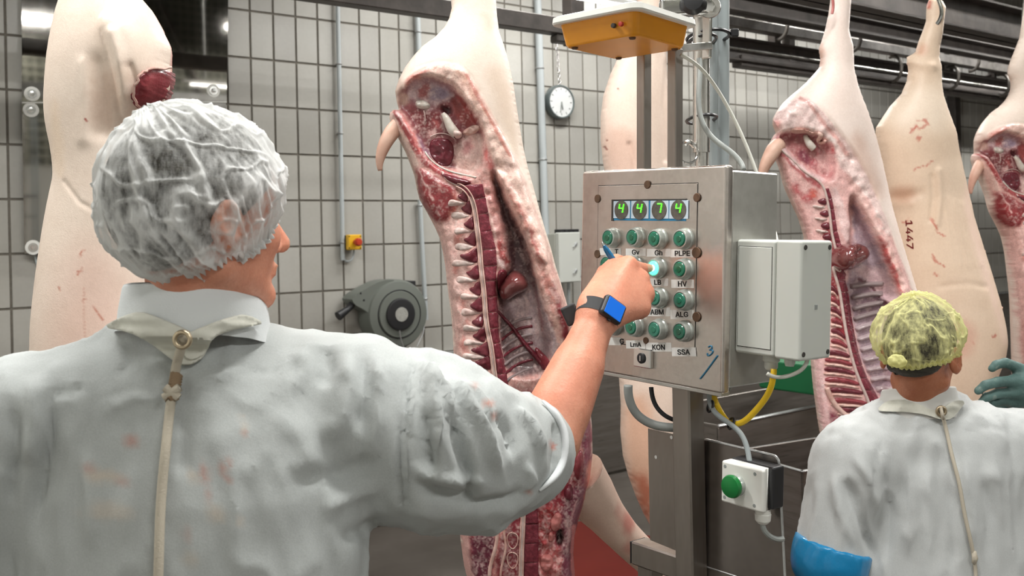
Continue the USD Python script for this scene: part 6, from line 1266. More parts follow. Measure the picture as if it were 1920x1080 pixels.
core2 = limb_mesh([C_(neck2, neck2 - [0, 0, .1], .06, .07), C_(neck2 - [0, 0, .11], S2L, .055, .05), C_(neck2 - [0, 0, .11], S2R, .055, .05), C_(S2L, E2L, .05, .043), C_(S2R, E2R, .05, .043), C_(neck2 - [0, 0, .1], neck2 - [0, 0, .5], .09, .11)], [], [neck2, E2L, E2R, neck2 - [0, 0, .6]], .014)
part(man2, 'body', cat(head2, armsL, armsR, core2), 'skin_tan', smooth=True, label='tanned skin of head, neck and arms')
for e in eyes2: part(man2, 'eye', e, 'eye_white')
for e in iris2: part(man2, 'iris', e, 'iris')
part(man2, 'hair', hair_mesh(C2, HR2, .97, lambda q: np.maximum(q[:, 1] - .058 - .2 * q[:, 2], -.024 - q[:, 2] + .9 * (q[:, 1] + .03)), seed=5, puff=.004, net=([.096, .114, .108], (.0, -.014, .016))), 'hair_dark', smooth=True, label='short dark hair under the yellow net')
hair_net(man2, C2, HR2, None, np.array([.096, .114, .108]), (.0, -.014, .016), HR2 @ np.array([0, -.36, .93]), lambda t: 1.70 + .04 * np.cos(t) ** 2 + .10 * np.sin(t), 'net_yellow', 33, gather=54, label='thin yellow bouffant hair net', res=(240, 80), fk=.75)
kn_ = taubin(surface_net(lambda p: ell(p, u(1683, 677, 2.10), (.020, .012, .015)) + .012 * (meshkit.fbm(p * 110, 3, 3) - .5), u(1683, 677, 2.10) - .035, u(1683, 677, 2.10) + .035, .003), 2)
part(man2, 'net_knot', kn_, 'net_yellow', attrs={'fold': np.full(len(kn_.vertices), .6)}, label='gathered knot of the yellow net')
R2 = yawR(.06)
zz2 = [.62, .9, 1.10, 1.20, 1.27, 1.315, 1.345]
ztop2 = u(1722, 752, 2.235)[2]; zz2 = [z + (ztop2 - 1.345) for z in zz2]
def coat2(p):
    t = ecol(zz2, b2x, b2y, [.27, .25, .225, .225, .20, .15, .07], [.18, .16, .14, .135, .12, .095, .06], R2)(p)
    sh = union(p, [C_(u(1722, 785, 2.24), S2R, .066, .070), C_(u(1722, 785, 2.23), S2L, .066, .070)], .04)
    d = smin(t, sh, .05)
    d = smin(d, union(p, [C_(S2L, E2L, .088, .074)], .03), .03)
    d = smin(d, union(p, [C_(S2R, E2R, .088, .074), C_(E2R, W2R - (W2R - E2R) * .2, .07, .055)], .03), .03); return d
lo, hi = bounds_of([E2L, W2R, [b2x, b2y, .62], [b2x, b2y, ztop2], [b2x - .28, b2y - .2, .7], [b2x + .28, b2y + .2, .7], S2R], .11); lo[2] = zz2[0] - .02
K2_ = Cloth(taubin(surface_net(coat2, lo, hi, .0095), 4), (.53, .55, .55))
K2_.noise(.008, (6, 6, 3), 13); K2_.commit(); K2_.noise(.008, (15, 15, 4), 15, ridged=True); K2_.commit()
for path, amt, wd in [([(1668, 790), (1648, 850), (1636, 930), (1632, 1010), (1650, 1080)], -.008, 5), ([(1585, 895), (1600, 930), (1620, 990), (1636, 1050)], -.014, 8), ([(1600, 850), (1630, 900), (1645, 960)], .010, 9), ([(1560, 880), (1575, 960), (1600, 1030)], .008, 8), ([(1700, 850), (1712, 930), (1700, 1040)], .007, 8),
                      ([(1730, 860), (1745, 950), (1740, 1070)], .007, 8), ([(1800, 850), (1820, 930), (1830, 1040)], .007, 8), ([(1850, 820), (1870, 900), (1880, 1000)], .007, 8), ([(1660, 870), (1668, 960), (1660, 1060)], -.008, 7), ([(1780, 900), (1790, 1000), (1785, 1080)], -.006, 6), ([(1840, 880), (1855, 960), (1850, 1060)], -.006, 7), ([(1640, 800), (1700, 812), (1760, 800)], -.002, 3), ([(1890, 780), (1900, 850), (1910, 930)], -.006, 6), ([(1800, 815), (1840, 802), (1890, 806)], -.0025, 3)]:
    K2_.fold(path, amt, wd)
K2_.commit(); K2_.emit(man2, 'coat', 'white work coat')
# blue plastic sleeve cover over the lower left sleeve
def bsl(p): return np.maximum(union(p, [C_(E2L + (S2L - E2L) * .30, E2L, .088, .080), C_(E2L, W2L - (W2L - E2L) * .15, .080, .05)], .03), ((p - (E2L + (S2L - E2L) * .16)) @ ((S2L - E2L) / np.linalg.norm(S2L - E2L))) - .0) + .004 * (meshkit.fbm(p * 40, 3, 6) - .5)
lo, hi = bounds_of([S2L * .3 + E2L * .7, E2L, W2L], .11); part(man2, 'sleeve_cover', taubin(surface_net(bsl, lo, hi, .007), 2), 'blue_sleeve', smooth=True, label='glossy blue plastic sleeve cover')
cc2 = u(1722, 742, 2.235); ring = []
for k_, (dz_, gr) in enumerate([(-.04, 1.10), (-.018, 1.03), (.004, .99), (.014, .98), (.018, .99), (.014, 1.02), (-.005, 1.06), (-.03, 1.12), (-.05, 1.18)]):
    fr = np.sin(th_ + .3) * .5 + .5; zc_ = dz_ - .038 * fr ** 1.3 + .014 + .006 * np.cos(th_)
    ring.append(np.stack([cc2[0] + .080 * gr * np.cos(th_), cc2[1] + .078 * gr * np.sin(th_), cc2[2] + zc_], -1))
ring = np.array(ring); I2, J2 = np.meshgrid(np.arange(8), np.arange(71), indexing='ij'); a_ = (I2 * 72 + J2).ravel()
colm2 = trimesh.Trimesh(ring.reshape(-1, 3), np.vstack([np.stack([a_, a_ + 1, a_ + 73], -1), np.stack([a_, a_ + 73, a_ + 72], -1)]), process=False)
part(man2, 'collar', colm2, 'trouser_white', smooth=True, label='white standing collar')
KC2 = Cloth(cat(K2_.m, colm2, trimesh.Trimesh(colm2.vertices, colm2.faces[:, ::-1], process=False)))
KC2.patch(man2, 'apron_strap', [(1642, 770), (1660, 752), (1690, 748), (1720, 756), (1752, 772), (1770, 764), (1790, 750), (1812, 752), (1800, 768), (1785, 786), (1766, 788), (1740, 778), (1700, 772), (1668, 772)], 'strap_cloth', .003, .006, 4, label='cream apron neck strap')
part(man2, 'eyelet', torus(KC2.on((1765, 771), .014)[0], -FW, .0095, .0036, 22, 8), 'brass', smooth=True)
cp = [(K2_ if q[1] > 795 else KC2).on(q, o)[0] for q, o in [((1764, 766), .014), ((1768, 782), .014), ((1774, 805), .012), ((1784, 850), .010), ((1797, 900), .009), ((1808, 960), .009), ((1819, 1010), .009), ((1826, 1045), .009), ((1830, 1090), .009)]]
cd2 = part(man2, 'tie_cord', tube(cp, .0042, 8, n=60), 'cord_beige', smooth=True, label='thin apron cord down the back')
part(cd2, 'cord_loop', torus(KC2.on((1767, 775), .022)[0], [.9, -.4, .2], .011, .0034, 20, 6), 'cord_beige', smooth=True)
part(cd2, 'knot', tube([cp[7] - UP * .012, cp[7] - FW * .005, cp[7] + UP * .014], [.005, .0068, .005], 8), 'cord_beige', smooth=True)
legs(man2, b2x, b2y + .02, .06, .70, 2)

# ------------------------------------------------------------------ a third worker, beyond the right edge; only the gloved hand reaches into the picture
b3 = u(2230, 900, 2.50); b3x, b3y = b3[:2]; zt3 = 1.40
man3 = thing('person', 'person outside the right edge whose green-gloved hand reaches in', 'person', [b3x, b3y, 0])
N3 = np.array([b3x, b3y, zt3]); C3 = N3 + np.array([-.02, 0, .20]); HR3 = yawR(math.radians(-80))
head3, eyes3, iris3, G3 = head_mesh(C3, HR3, N3 - [0, 0, .05], h=.006)
S3a, S3b = N3 + np.array([-.03, -.19, -.09]), N3 + np.array([.0, .19, -.09])
W3 = u(1945, 722, 2.36); E3 = (S3a + W3) / 2 + np.array([.03, -.02, -.13]); E3b = S3b + np.array([-.02, .03, -.28]); W3b = E3b + np.array([-.2, -.02, -.08])
pB, cB = hand_prims(W3b, np.array([-.95, 0, -.1]), np.array([0, -.9, -.3]), 1)
core3 = limb_mesh([C_(N3, N3 - [0, 0, .1], .06, .07), C_(N3 - [0, 0, .08], S3a, .055, .05), C_(N3 - [0, 0, .08], S3b, .055, .05), C_(S3a, E3, .05, .043), C_(E3, W3, .042, .03), C_(S3b, E3b, .05, .043), C_(E3b, W3b, .042, .03), C_(N3 - [0, 0, .1], N3 - [0, 0, .5], .09, .11)] + pB, cB, [N3, S3a, S3b, E3, W3, E3b, W3b - [.15, 0, .03], N3 - [0, 0, .6]], .009)
part(man3, 'body', cat(head3, core3), 'skin_light', smooth=True)
for e in eyes3: part(man3, 'eye', e, 'eye_white')
for e in iris3: part(man3, 'iris', e, 'iris')
hair_net(man3, C3, HR3, None, np.array([.098, .115, .10]), (0, -.015, .018), HR3 @ np.array([0, -.4, .9]), lambda t: 1.9 + .12 * np.cos(t) ** 2, 'net_white', 44, gather=50, res=(140, 50))
part(man3, 'hair', hair_mesh(C3, HR3, 1., lambda q: np.maximum(q[:, 1] - .06, -.07 - q[:, 2]), h=.009, seed=6), 'hair_dark', smooth=True)
R3 = yawR(math.radians(-80)); zz3 = [.68, .95, 1.15, 1.25, 1.32, 1.37, 1.40]
def coat3(p):
    d = smin(ecol(zz3, b3x, b3y, [.27, .25, .23, .23, .20, .15, .07], [.17, .15, .14, .135, .12, .095, .06], R3)(p), union(p, [C_(N3 - [0, 0, .05], S3a, .066, .070), C_(N3 - [0, 0, .05], S3b, .066, .070)], .04), .05)
    return smin(smin(d, union(p, [C_(S3a, E3, .085, .07), C_(E3, W3 + (E3 - W3) * .35, .068, .052)], .03), .03), union(p, [C_(S3b, E3b, .085, .07), C_(E3b, W3b + (E3b - W3b) * .3, .068, .052)], .03), .03)
lo, hi = bounds_of([[b3x - .3, b3y - .3, .68], [b3x + .3, b3y + .3, 1.42], E3, W3b], .09); lo[2] = .66
K3_ = Cloth(taubin(surface_net(coat3, lo, hi, .014), 3)); K3_.noise(.012, (12, 12, 4), 3, ridged=True); K3_.commit(); K3_.emit(man3, 'coat', 'white work coat')
legs(man3, b3x, b3y, math.radians(-80), .75, 3)
# the glove, fingers slightly curled
gq = lambda x, y, d=2.36: u(x, y, d)
gp_ = [C_(gq(1965, 722), gq(1930, 718), .034, .035), C_(gq(1935, 706), gq(1908, 692, 2.36), .026, .015), C_(gq(1935, 720), gq(1900, 715, 2.345), .028, .016), C_(gq(1935, 728), gq(1897, 737, 2.35), .027, .0155), C_(gq(1940, 736), gq(1900, 758, 2.365), .026, .0145)]
gch = [finger([gq(1910, 690), gq(1885, 680, 2.35), gq(1868, 684, 2.345), gq(1860, 691, 2.345)], [.0135, .0120, .0110, .0095]),
       finger([gq(1903, 714, 2.345), gq(1872, 716, 2.33), gq(1848, 722, 2.325), gq(1834, 733, 2.33)], [.0140, .0125, .0115, .0098]),
       finger([gq(1900, 737, 2.35), gq(1870, 738, 2.335), gq(1850, 745, 2.33), gq(1838, 757, 2.335)], [.0135, .0120, .0110, .0095]),
       finger([gq(1903, 756, 2.365), gq(1880, 752, 2.35), gq(1860, 757, 2.345), gq(1850, 765, 2.35)], [.0125, .0110, .0100, .0088]),
       finger([gq(1940, 736, 2.38), gq(1912, 756, 2.40), gq(1890, 766, 2.40), gq(1876, 764, 2.395)], [.018, .0135, .0115, .0095])]
gm = limb_mesh(gp_, gch, [gq(1970, 722), gq(1835, 760), gq(1860, 680), gq(1880, 770, 2.4)], .0036, .014, .005)
part(man3, 'glove', gm, 'glove_green', smooth=True, label='dirty green knit glove with curled fingers')
# ------------------------------------------------------------------ things on and along the tiled wall
def onwall(px, py, t=0.): return ray_plane(px, py, W0 + t * WN, WN)
def st_of(P): d = P - W0; return d @ WD, d @ WN, P[2]
def wbox(px0, py0, px1, py1, t0, t1, c=.003):
    """box on the wall between two photograph corners (front face at t1)"""
    a, b = onwall(px0, py0, t1), onwall(px1, py1, t1); s0, s1 = sorted([st_of(a)[0], st_of(b)[0]]); z0, z1 = sorted([a[2], b[2]]); return xf(cbox([s0, t0, z0], [s1, t1, z1], c), FR)
mat('rail_worn', (.14, .128, .115), .45, metal=.5, noise=[(12, 5, [(.3, (.4, .38, .36)), (.7, (1.3, 1.3, 1.3))], .9, 'multiply')])
mat('mirror_steel', (.44, .42, .39), .05, metal=1., bump=[(2.2, .35, 1)])
mat('reel_grey', (.155, .17, .15), .5, bump=[(300, .15, 2)])
mat('reel_dark', (.02, .02, .022), .45)
mat('label_silver', (.62, .62, .58), .35, metal=.4, noise=[(260, 2, [(.42, (.25, .25, .25)), (.5, (1, 1, 1))], .5, 'multiply')])
mat('stop_yellow', (.80, .46, .02), .4); mat('stop_red', (.50, .05, .02), .35)
mat('enclosure_beige', (.46, .47, .42), .45)
mat('clock_face', (.80, .82, .82), .3, coat=.4); mat('clock_rim', (.16, .19, .19), .35, metal=.3)
mat('red_plastic', (.095, .010, .006), .75, spec=.08, noise=[(5, 4, [(.3, (.85, .85, .85)), (.7, (1.05, 1.05, 1.05))], .8, 'multiply')], bump=[(60, .2, 3)])
mat('green_plastic', (.01, .14, .05), .45); mat('wall_pipe', (.46, .50, .51), .45)
# hose reel
rc = onwall(748, 589, .16); s_, t_, z_ = st_of(rc); RR = abs((onwall(748, 524, .16) - onwall(748, 654, .16))[2]) / 2
hr = thing('hose_reel', 'dark grey plastic hose reel case mounted on the tiled wall', 'hose reel', W(s_, 0, z_))
hd = lathe([(0, .03), (RR * .93, .03), (RR, .045), (RR, .14), (RR * .94, .160), (RR * .72, .168), (RR * .68, .166), (RR * .66, .174), (0, .178)], W(s_, 0, z_), WN, 56)
part(hr, 'drum_case', hd, 'reel_grey', smooth=35)
part(hr, 'groove', torus(W(s_, .168, z_), WN, RR * .70, .003, 48, 6), 'reel_dark', smooth=True)
hub = part(hr, 'hub', lathe([(0, .17), (RR * .47, .17), (RR * .46, .186), (RR * .40, .19), (0, .19)], W(s_, 0, z_), WN, 40), 'reel_dark', smooth=35)
part(hub, 'maker_plate', lathe([(0, .189), (RR * .21, .189), (RR * .205, .193), (0, .193)], W(s_, 0, z_), WN, 28), 'label_silver', smooth=35, label='round silver plate in the hub')
P2 = lambda px, py, t: onwall(px, py, t)
sn = trimesh.creation.extrude_polygon(Polygon(rounded([(0, RR * 1.0), (-RR * .5, RR * 1.0), (-RR * 1.05, RR * .78), (-RR * 1.48, RR * .55), (-RR * 1.40, RR * .36), (-RR * 1.1, RR * .2), (-RR * .9, RR * .05), (0, 0)], 1)), .12, engine='earcut')
part(hr, 'outlet_snout', xf(sn, frame(W(s_, .03, z_), WD, [0, 0, 1.0], WN)), 'reel_grey', smooth=30, label='tapering hose outlet of the case')
part(hr, 'nozzle', tube([P2(672, 555, .10), P2(664, 566, .11), P2(652, 580, .12), P2(634, 593, .13)], [.02, .022, .018, .026], 14), 'reel_dark', smooth=40, label='black hose nozzle')
for x, y in [(676, 550), (682, 563)]: part(hr, 'screw', lathe([(0, 0), (.007, 0), (.006, .003), (0, .003)], P2(x, y, .148), WN, 10), 'reel_dark')
part(hr, 'swivel_bracket', wbox(767, 527, 780, 537, 0, .12), 'reel_dark', smooth=False)
part(hr, 'wall_mount', xf(cbox([s_ - .10, 0, z_ - .08], [s_ + .10, .035, z_ + .08], .004), FR), 'reel_dark', smooth=False)
part(hr, 'wire_guard', tube([P2(749, 620, .19), P2(752, 638, .19), P2(760, 660, .18)], .004, 8), 'galvanised', smooth=True)
part(hr, 'wire_guard', tube([P2(797, 600, .12), P2(793, 625, .14), P2(782, 650, .16)], .004, 8), 'galvanised', smooth=True)
# emergency stop
es = thing('emergency_stop', 'small yellow box with red emergency stop button on the tiled wall', 'emergency stop', onwall(662, 455))
part(es, 'rear_box', wbox(648, 441, 668, 467, 0, .05), 'black_plastic', smooth=False)
part(es, 'yellow_cover', wbox(653, 440, 679, 468, .05, .085, .005), 'stop_yellow', smooth=False)
eb = onwall(666, 454, .085); part(es, 'red_button', lathe([(0, 0), (.014, 0), (.014, .022), (.022, .026), (.023, .042), (.016, .052), (0, .053)], eb, WN, 24), 'stop_red', label='red mushroom button')
for x, y in [(655, 443), (676, 465), (655, 465), (676, 443)]: part(es, 'screw', lathe([(0, 0), (.004, 0), (.003, .002), (0, .002)], onwall(x, y, .085), WN, 8), 'reel_dark')
solo('cable', 'grey cable looping under the yellow emergency stop to its wall pipe', 'cable', tube([onwall(664, 468, .03), onwall(663, 478, .03), onwall(656, 489, .03), onwall(648, 489, .03), onwall(644, 480, .03), onwall(643, 462, .03)], .006, 8, n=30), 'wall_pipe', smooth=True)
# pipes down the wall
def wall_pipe(pts, r, lab, clips, m='wall_pipe'):
    P_ = [onwall(x, y, .035) for x, y in pts]; q = thing('wall_pipe', lab, 'pipe', P_[-1])
    d = P_[0] - P_[-1]; top = P_[-1] + d * ((CEIL - P_[-1][2]) / d[2]) if pts[0][1] <= 0 else P_[0]
    part(q, 'pipe', tube([top, P_[-1]], r, 16), m, smooth=True)
    for y in clips:
        x = np.interp(y, [p[1] for p in pts], [p[0] for p in pts]); c = onwall(x, y, .035); part(q, 'clip', cat(torus(c, d, r + .002, .0045, 18, 6), cyl(c - WN * .035, c, .006, 8)), 'galvanised', smooth=True)
wall_pipe([(633, 0), (643, 488)], .0125, 'grey conduit pipe on the wall leading down to the yellow emergency stop', (120, 250, 455))
wall_pipe([(787, 375), (799, 600)], .0135, 'short grey pipe on the wall behind the hose reel', (385, 560))
wall_pipe([(782, 0), (786, 120)], .016, 'short grey pipe on the wall above the middle carcass, upper end hidden', (60,))
wall_pipe([(1008, 0), (1024, 470)], .024, 'thick grey pipe on the wall left of the round clock', (128, 299))
# round wall clock on its chain
ck = onwall(1051, 191, .05); s_, t_, z_ = st_of(ck); cr = abs((onwall(1051, 159, .05) - onwall(1051, 223, .05))[2]) / 2
clk = thing('wall_clock', 'round wall dial with grey rim and white face hanging on a chain', 'clock', W(s_, 0, z_))
part(clk, 'case', lathe([(0, .006), (cr * .9, .006), (cr, .02), (cr, .055), (cr * .965, .065), (cr * .90, .065), (cr * .88, .055), (0, .055)], W(s_, 0, z_), WN, 44), 'clock_rim')
fc = part(clk, 'dial', lathe([(0, .055), (cr * .885, .055), (cr * .885, .057), (0, .057)], W(s_, 0, z_), WN, 44), 'clock_face')
for k in range(12):
    a = k * math.pi / 6; p = [W(s_ + cr * f_ * math.sin(a), .059, z_ + cr * f_ * math.cos(a)) for f_ in (.68, .8)]; part(fc, 'hour_mark', cyl(p[0], p[1], .002, 6), 'cable_grey')
for a, l, r_ in ((3.3, .62, .003), (2.95, .45, .004)): part(fc, 'hand', cyl(W(s_, .062, z_), W(s_ + cr * l * math.sin(a), .062, z_ + cr * l * math.cos(a)), r_, 6), 'cable_grey')
c0, c1 = onwall(1049, 160, .045), onwall(1042, 62, .045); nl = 17
for k in range(nl):
    p = c0 + (c1 - c0) * (k + .5) / nl; ln_ = np.linalg.norm(c1 - c0) / nl; ax = WN if k % 2 else WD; d_ = (c1 - c0) / np.linalg.norm(c1 - c0); sd_ = np.cross(d_, ax)
    t = np.linspace(0, 2 * np.pi, 17); part(clk, 'chain_link', tube([p + d_ * ln_ * .68 * math.cos(a) + sd_ * .0085 * math.sin(a) for a in t], .0026, 6, caps=False), 'chrome', smooth=True)
# beige enclosure
we = thing('wall_enclosure', 'beige grey electrical enclosure on the tiled wall left of the control box', 'enclosure', onwall(1062, 480))
part(we, 'body', wbox(1040, 438, 1074, 530, 0, .13), 'enclosure_beige', smooth=False)
part(we, 'lid', wbox(1048, 436, 1090, 528, .13, .17, .005), 'grey_plastic', smooth=False)
part(we, 'terminal_strip', cat(wbox(1050, 430, 1086, 436, .04, .10), *[wbox(1052 + 8 * k, 431, 1056 + 8 * k, 435, .10, .11, .001) for k in range(4)]), 'reel_dark', smooth=False)
for y in (458, 508): part(we, 'lid_screw', cat(lathe([(0, 0), (.013, 0), (.011, .006), (0, .006)], onwall(1079, y, .17), WN, 14), cyl(onwall(1075, y + 5, .178), onwall(1082, y - 4, .178), .004, 8)), 'galvanised', smooth=35)
part(we, 'cable', tube([onwall(1066, 530, .06), onwall(1066, 560, .05), onwall(1070, 640, .04)], .011, 8), 'wall_pipe', smooth=True)
# mirror-bright steel sheets at the left
def sheet_on_wall(name, lab, corners, bolts, back):
    P_ = [onwall(x, y, .06) for x, y in corners]; q = thing(name, lab, 'mirror', sum(P_) / 4)
    s2 = [st_of(p) for p in P_]; poly = Polygon([(a, c) for a, _, c in s2]); e = trimesh.creation.extrude_polygon(poly, .003, engine='earcut')
    part(q, 'sheet', xf(e, frame(W0 + .06 * WN, WD, [0, 0, 1.0], -WN)), 'mirror_steel', smooth=False)
    for x, y in bolts: part(q, 'bolt', cat(lathe([(0, 0), (.022, 0), (.021, .004), (0, .004)], onwall(x, y, .06), WN, 20), lathe([(0, .004), (.011, .004), (.011, .012), (0, .013)], onwall(x, y, .06), WN, 6)), 'chrome', smooth=30)
    for x, y in bolts: part(q, 'washer', lathe([(.020, 0), (.034, 0), (.033, .002), (.020, .002)], onwall(x, y, .06), WN, 24), 'white_plastic', smooth=30)
    for x, y in bolts: part(q, 'spacer', cyl(onwall(x, y, .0), onwall(x, y, .057), .01, 10), 'galvanised')
sheet_on_wall('mirror_plate', 'tall mirror-bright steel sheet bolted to the tiles behind the left carcass', [(40, -420), (434, -420), (425, 190), (41, 191)], [(60, 176), (400, 170)], 0)
sheet_on_wall('mirror_plate', 'lower mirror-bright steel sheet on the tiles, left beside the white hair net', [(41, 194), (424, 193), (418, 480), (46, 475)], [(58, 206), (62, 464), (390, 210), (386, 460)], 0)
sm0, sm1 = onwall(41, 192.5, .061), onwall(425, 191.5, .061)
solo('seam_strip', 'thin pale strip between the two mirror-bright steel sheets', 'strip', tube([sm0, sm1], .0035, 6), 'white_plastic')
solo('cable', 'thin grey cable on the tiles below the lower mirror sheet', 'cable', tube([onwall(66, 476, .02), onwall(68, 490, .02), onwall(74, 502, .02), onwall(84, 510, .02)], .006, 8, n=20), 'wall_pipe', smooth=True)

# ------------------------------------------------------------------ overhead rails and beams, running along the wall
def at_depth(px, py, d): return u(px, py, d)
def beam_along(name, lab, P_, s0, s1, hgt, wid, m='steel_beam', hang=True, ibeam=False, cat_='rail', brackets=()):
    s_, t_, z_ = st_of(P_); q = thing(name, lab, cat_, W((s0 + s1) / 2, t_, z_))
    if ibeam:
        part(q, 'top_flange', xf(cbox([s0, t_ - wid / 2, z_ + hgt / 2 - .012], [s1, t_ + wid / 2, z_ + hgt / 2], .002), FR), m, smooth=False)
        part(q, 'bottom_flange', xf(cbox([s0, t_ - wid / 2, z_ - hgt / 2], [s1, t_ + wid / 2, z_ - hgt / 2 + .012], .002), FR), m, smooth=False)
        part(q, 'web', xf(cbox([s0, t_ - .006, z_ - hgt / 2], [s1, t_ + .006, z_ + hgt / 2], .001), FR), m, smooth=False)
    else: part(q, 'beam', xf(cbox([s0, t_ - wid / 2, z_ - hgt / 2], [s1, t_ + wid / 2, z_ + hgt / 2], .004), FR), m, smooth=False)
    if hang:
        for s in np.arange(s0 + .5, s1, 1.9): part(q, 'hanger', xf(cbox([s - .03, t_ - .03, z_ + hgt / 2 - .004], [s + .03, t_ + .03, CEIL], .003), FR), m, smooth=False)
    return q, (s_, t_, z_)
# low beam seen left of the orange tray, with its drop post
PB = u(990, 42, 4.9); s_, t_, z_ = st_of(PB); e_ = st_of(ray_plane(1060, 50, W0 + t_ * WN, WN))[0]
q, _ = beam_along('steel_beam', 'dark steel beam crossing the wall above the middle carcass, ending at a post', PB, s_ - 3.6, e_, .085, .075, cat_='beam', hang=False)
pp = ray_plane(1075, 30, W0 + t_ * WN, WN); a_ = st_of(pp)[0]
part(q, 'drop_post', xf(cbox([a_ - .045, t_ - .04, z_ - .09], [a_ + .045, t_ + .04, CEIL], .004), FR), 'steel_beam', smooth=False)
part(q, 'end_shoe', xf(cbox([a_ - .14, t_ - .03, z_ - .085], [a_ + .05, t_ + .035, z_ - .045], .006), FR), 'steel_beam', smooth=False)
part(q, 'brace', tube([W(a_ + .04, t_, z_ + .02), W(a_ + .75, t_ + .1, z_ + .28)], .035, 8), 'steel_beam')
part(q, 'drop_post', xf(cbox([s_ - 2.2, t_ - .035, z_ + .04], [s_ - 2.11, t_ + .035, CEIL], .004), FR), 'steel_beam', smooth=False)
# carcass track above the hanging halves
for nm, P_, lab in [('overhead_rail', S.place([(0, 0)], 0)[0] * 0 + np.array([-.07, 2.0, 2.80]), 'steel track from which the row of halves hangs'), ]:
    beam_along(nm, lab, P_, -8.0 + 3.2, 9.0, .06, .025, 'galvanised')
z5 = st_of(BASE[pig5]); z4 = st_of(BASE[pig4])
beam_along('overhead_rail', 'steel track carrying the left half and the half behind the control box', np.array([*BASE[pig4][:2], 2.80]), -4.8, 5, .06, .025, 'galvanised')
# dark rails and beams in the upper right
for i, (px, py, d, h_, w_, ib, m, lab, kw) in enumerate([
        (1500, 30, 5.6, .10, .10, True, 'steel_beam', 'dark steel rail high over the right halves, nearest of the upper right rails', {}),
        (1560, 75, 6.2, .06, .07, False, 'rail_worn', 'pale worn rail in the upper right behind the hanging legs', {}),
        (1640, 132, 6.6, .14, .09, True, 'steel_beam', 'dark deep steel rail in the upper right just above the tiles', {}),
        (1820, 175, 7.4, .07, .08, False, 'steel_beam', 'thin dark beam at the far upper right above the doorway', {}),
        (1700, 60, 7.2, .30, .12, False, 'steel_beam', 'broad dark girder in the upper right background', {}),
        (1850, 40, 4.6, .16, .12, True, 'steel_beam', 'dark girder in the top right corner of the picture', {})]):
    P_ = u(px, py, d); s_, t_, z_ = st_of(P_); s1_ = st_of(ray_plane(1290 + 30 * i, 60, W0 + t_ * WN, WN))[0]; q, _ = beam_along('overhead_rail', lab, P_, s1_, 13.5, h_, w_, m, ibeam=ib)
    if i in (1, 2):
        for k in range(7):
            ss = s_ - .6 + k * .75; part(q, 'rail_bracket', tube([W(ss, t_ + .02, z_ + .10), W(ss, t_ + .09, z_ + .08), W(ss, t_ + .10, z_ - .03), W(ss, t_ + .03, z_ - .07)], .012, 8, n=14), 'rail_worn', smooth=True)
P_ = u(1440, 100, 5.9); s_, t_, z_ = st_of(P_); q = thing('overhead_rail', 'thin bright steel bar under the rails right of the grey conduit', 'rail', P_)
part(q, 'bar', tube([W(s_ - .6, t_, z_), W(s_ + 6, t_, z_)], .011, 10), 'pole_steel', smooth=True)
for k in (-.4, 2, 5): part(q, 'hanger', cyl(W(s_ + k, t_, z_), W(s_ + k, t_, CEIL), .008, 8), 'galvanised')
P_ = u(1150, 8, 4.4); s_, t_, z_ = st_of(P_); q = thing('fluorescent_lamp', 'thin bright lamp strip above the orange tray at the top edge', 'lamp', P_)
part(q, 'tube', tube([W(s_ - .9, t_, z_), W(s_ + .6, t_, z_)], .007, 10), 'lamp_tube', smooth=True)
part(q, 'housing', xf(cbox([s_ - .95, t_ - .012, z_ + .008], [s_ + .65, t_ + .012, z_ + .03], .004), FR), 'lamp_white', smooth=False)
for k in (-.8, .5): part(q, 'hanger', cyl(W(s_ + k, t_, z_ + .05), W(s_ + k, t_, CEIL), .005, 8), 'galvanised')
# lattice brace at the far right and the doorway post
a_, b_ = u(1808, 160, 7.6), u(1862, 140, 7.6)
q = thing('roof_brace', 'dark diagonal steel brace with post under the beams at the far right', 'brace', b_)
part(q, 'diagonal', tube([u(1800, 162, 7.6), u(1870, 138, 7.6)], .02, 6), 'steel_beam'); part(q, 'post', tube([u(1860, 100, 7.6), u(1861, 182, 7.6)], .035, 4), 'steel_beam'); part(q, 'chord', tube([u(1760, 158, 7.6), u(1930, 186, 7.6)], .025, 4), 'steel_beam')
part(q, 'hanger', tube([u(1860, 102, 7.6), [*u(1860, 102, 7.6)[:2], CEIL]], .02, 4), 'steel_beam')
dp = onwall(1791, 300, .05); s_ = st_of(dp)[0]; structure('trim_2', xf(cbox([s_ - .05, .0, 0], [s_ + .05, .09, 2.93], .006), FR), 'steel_beam')
gi = onwall(1893, 408, .03); solo('wall_sign', 'small dark green plate on the far tiles between the right halves', 'sign', wbox(1888, 396, 1900, 418, .0, .03), 'green_plastic', smooth=False)
# stainless trough behind the button station
ta = u(1322, 801, 3.45); tb = hz(1536, 757, ta[2])
dirx = tb - ta; dirx[2] = 0; dirx /= np.linalg.norm(dirx); nrm_ = np.array([dirx[1], -dirx[0], 0])
zt_ = ta[2]
tf = frame([ta[0], ta[1], 0], dirx, -nrm_, [0, 0, 1.0])
tg = thing('steel_trough', 'long stainless steel trough with a bright rim behind the control stand', 'trough', [ta[0], ta[1], 0])
part(tg, 'front_panel', xf(cbox([.06, -.012, .02], [1.6, .0, zt_ - .01], .002), tf), 'cladding', smooth=False)
part(tg, 'rim', xf(cbox([.06, -.016, zt_ - .008], [1.6, .004, zt_], .003), tf), 'galvanised', smooth=False)
part(tg, 'back_panel', xf(cbox([.06, .30, .02], [1.6, .312, zt_ + .02], .002), tf), 'cladding', smooth=False)
part(tg, 'bottom', xf(cbox([.06, 0, zt_ - .30], [1.6, .30, zt_ - .29], .002), tf), 'cladding', smooth=False)
for x in (.06, 1.6): part(tg, 'end_panel', xf(cbox([x, -.01, .02], [x + .01, .31, zt_], .002), tf), 'cladding', smooth=False)
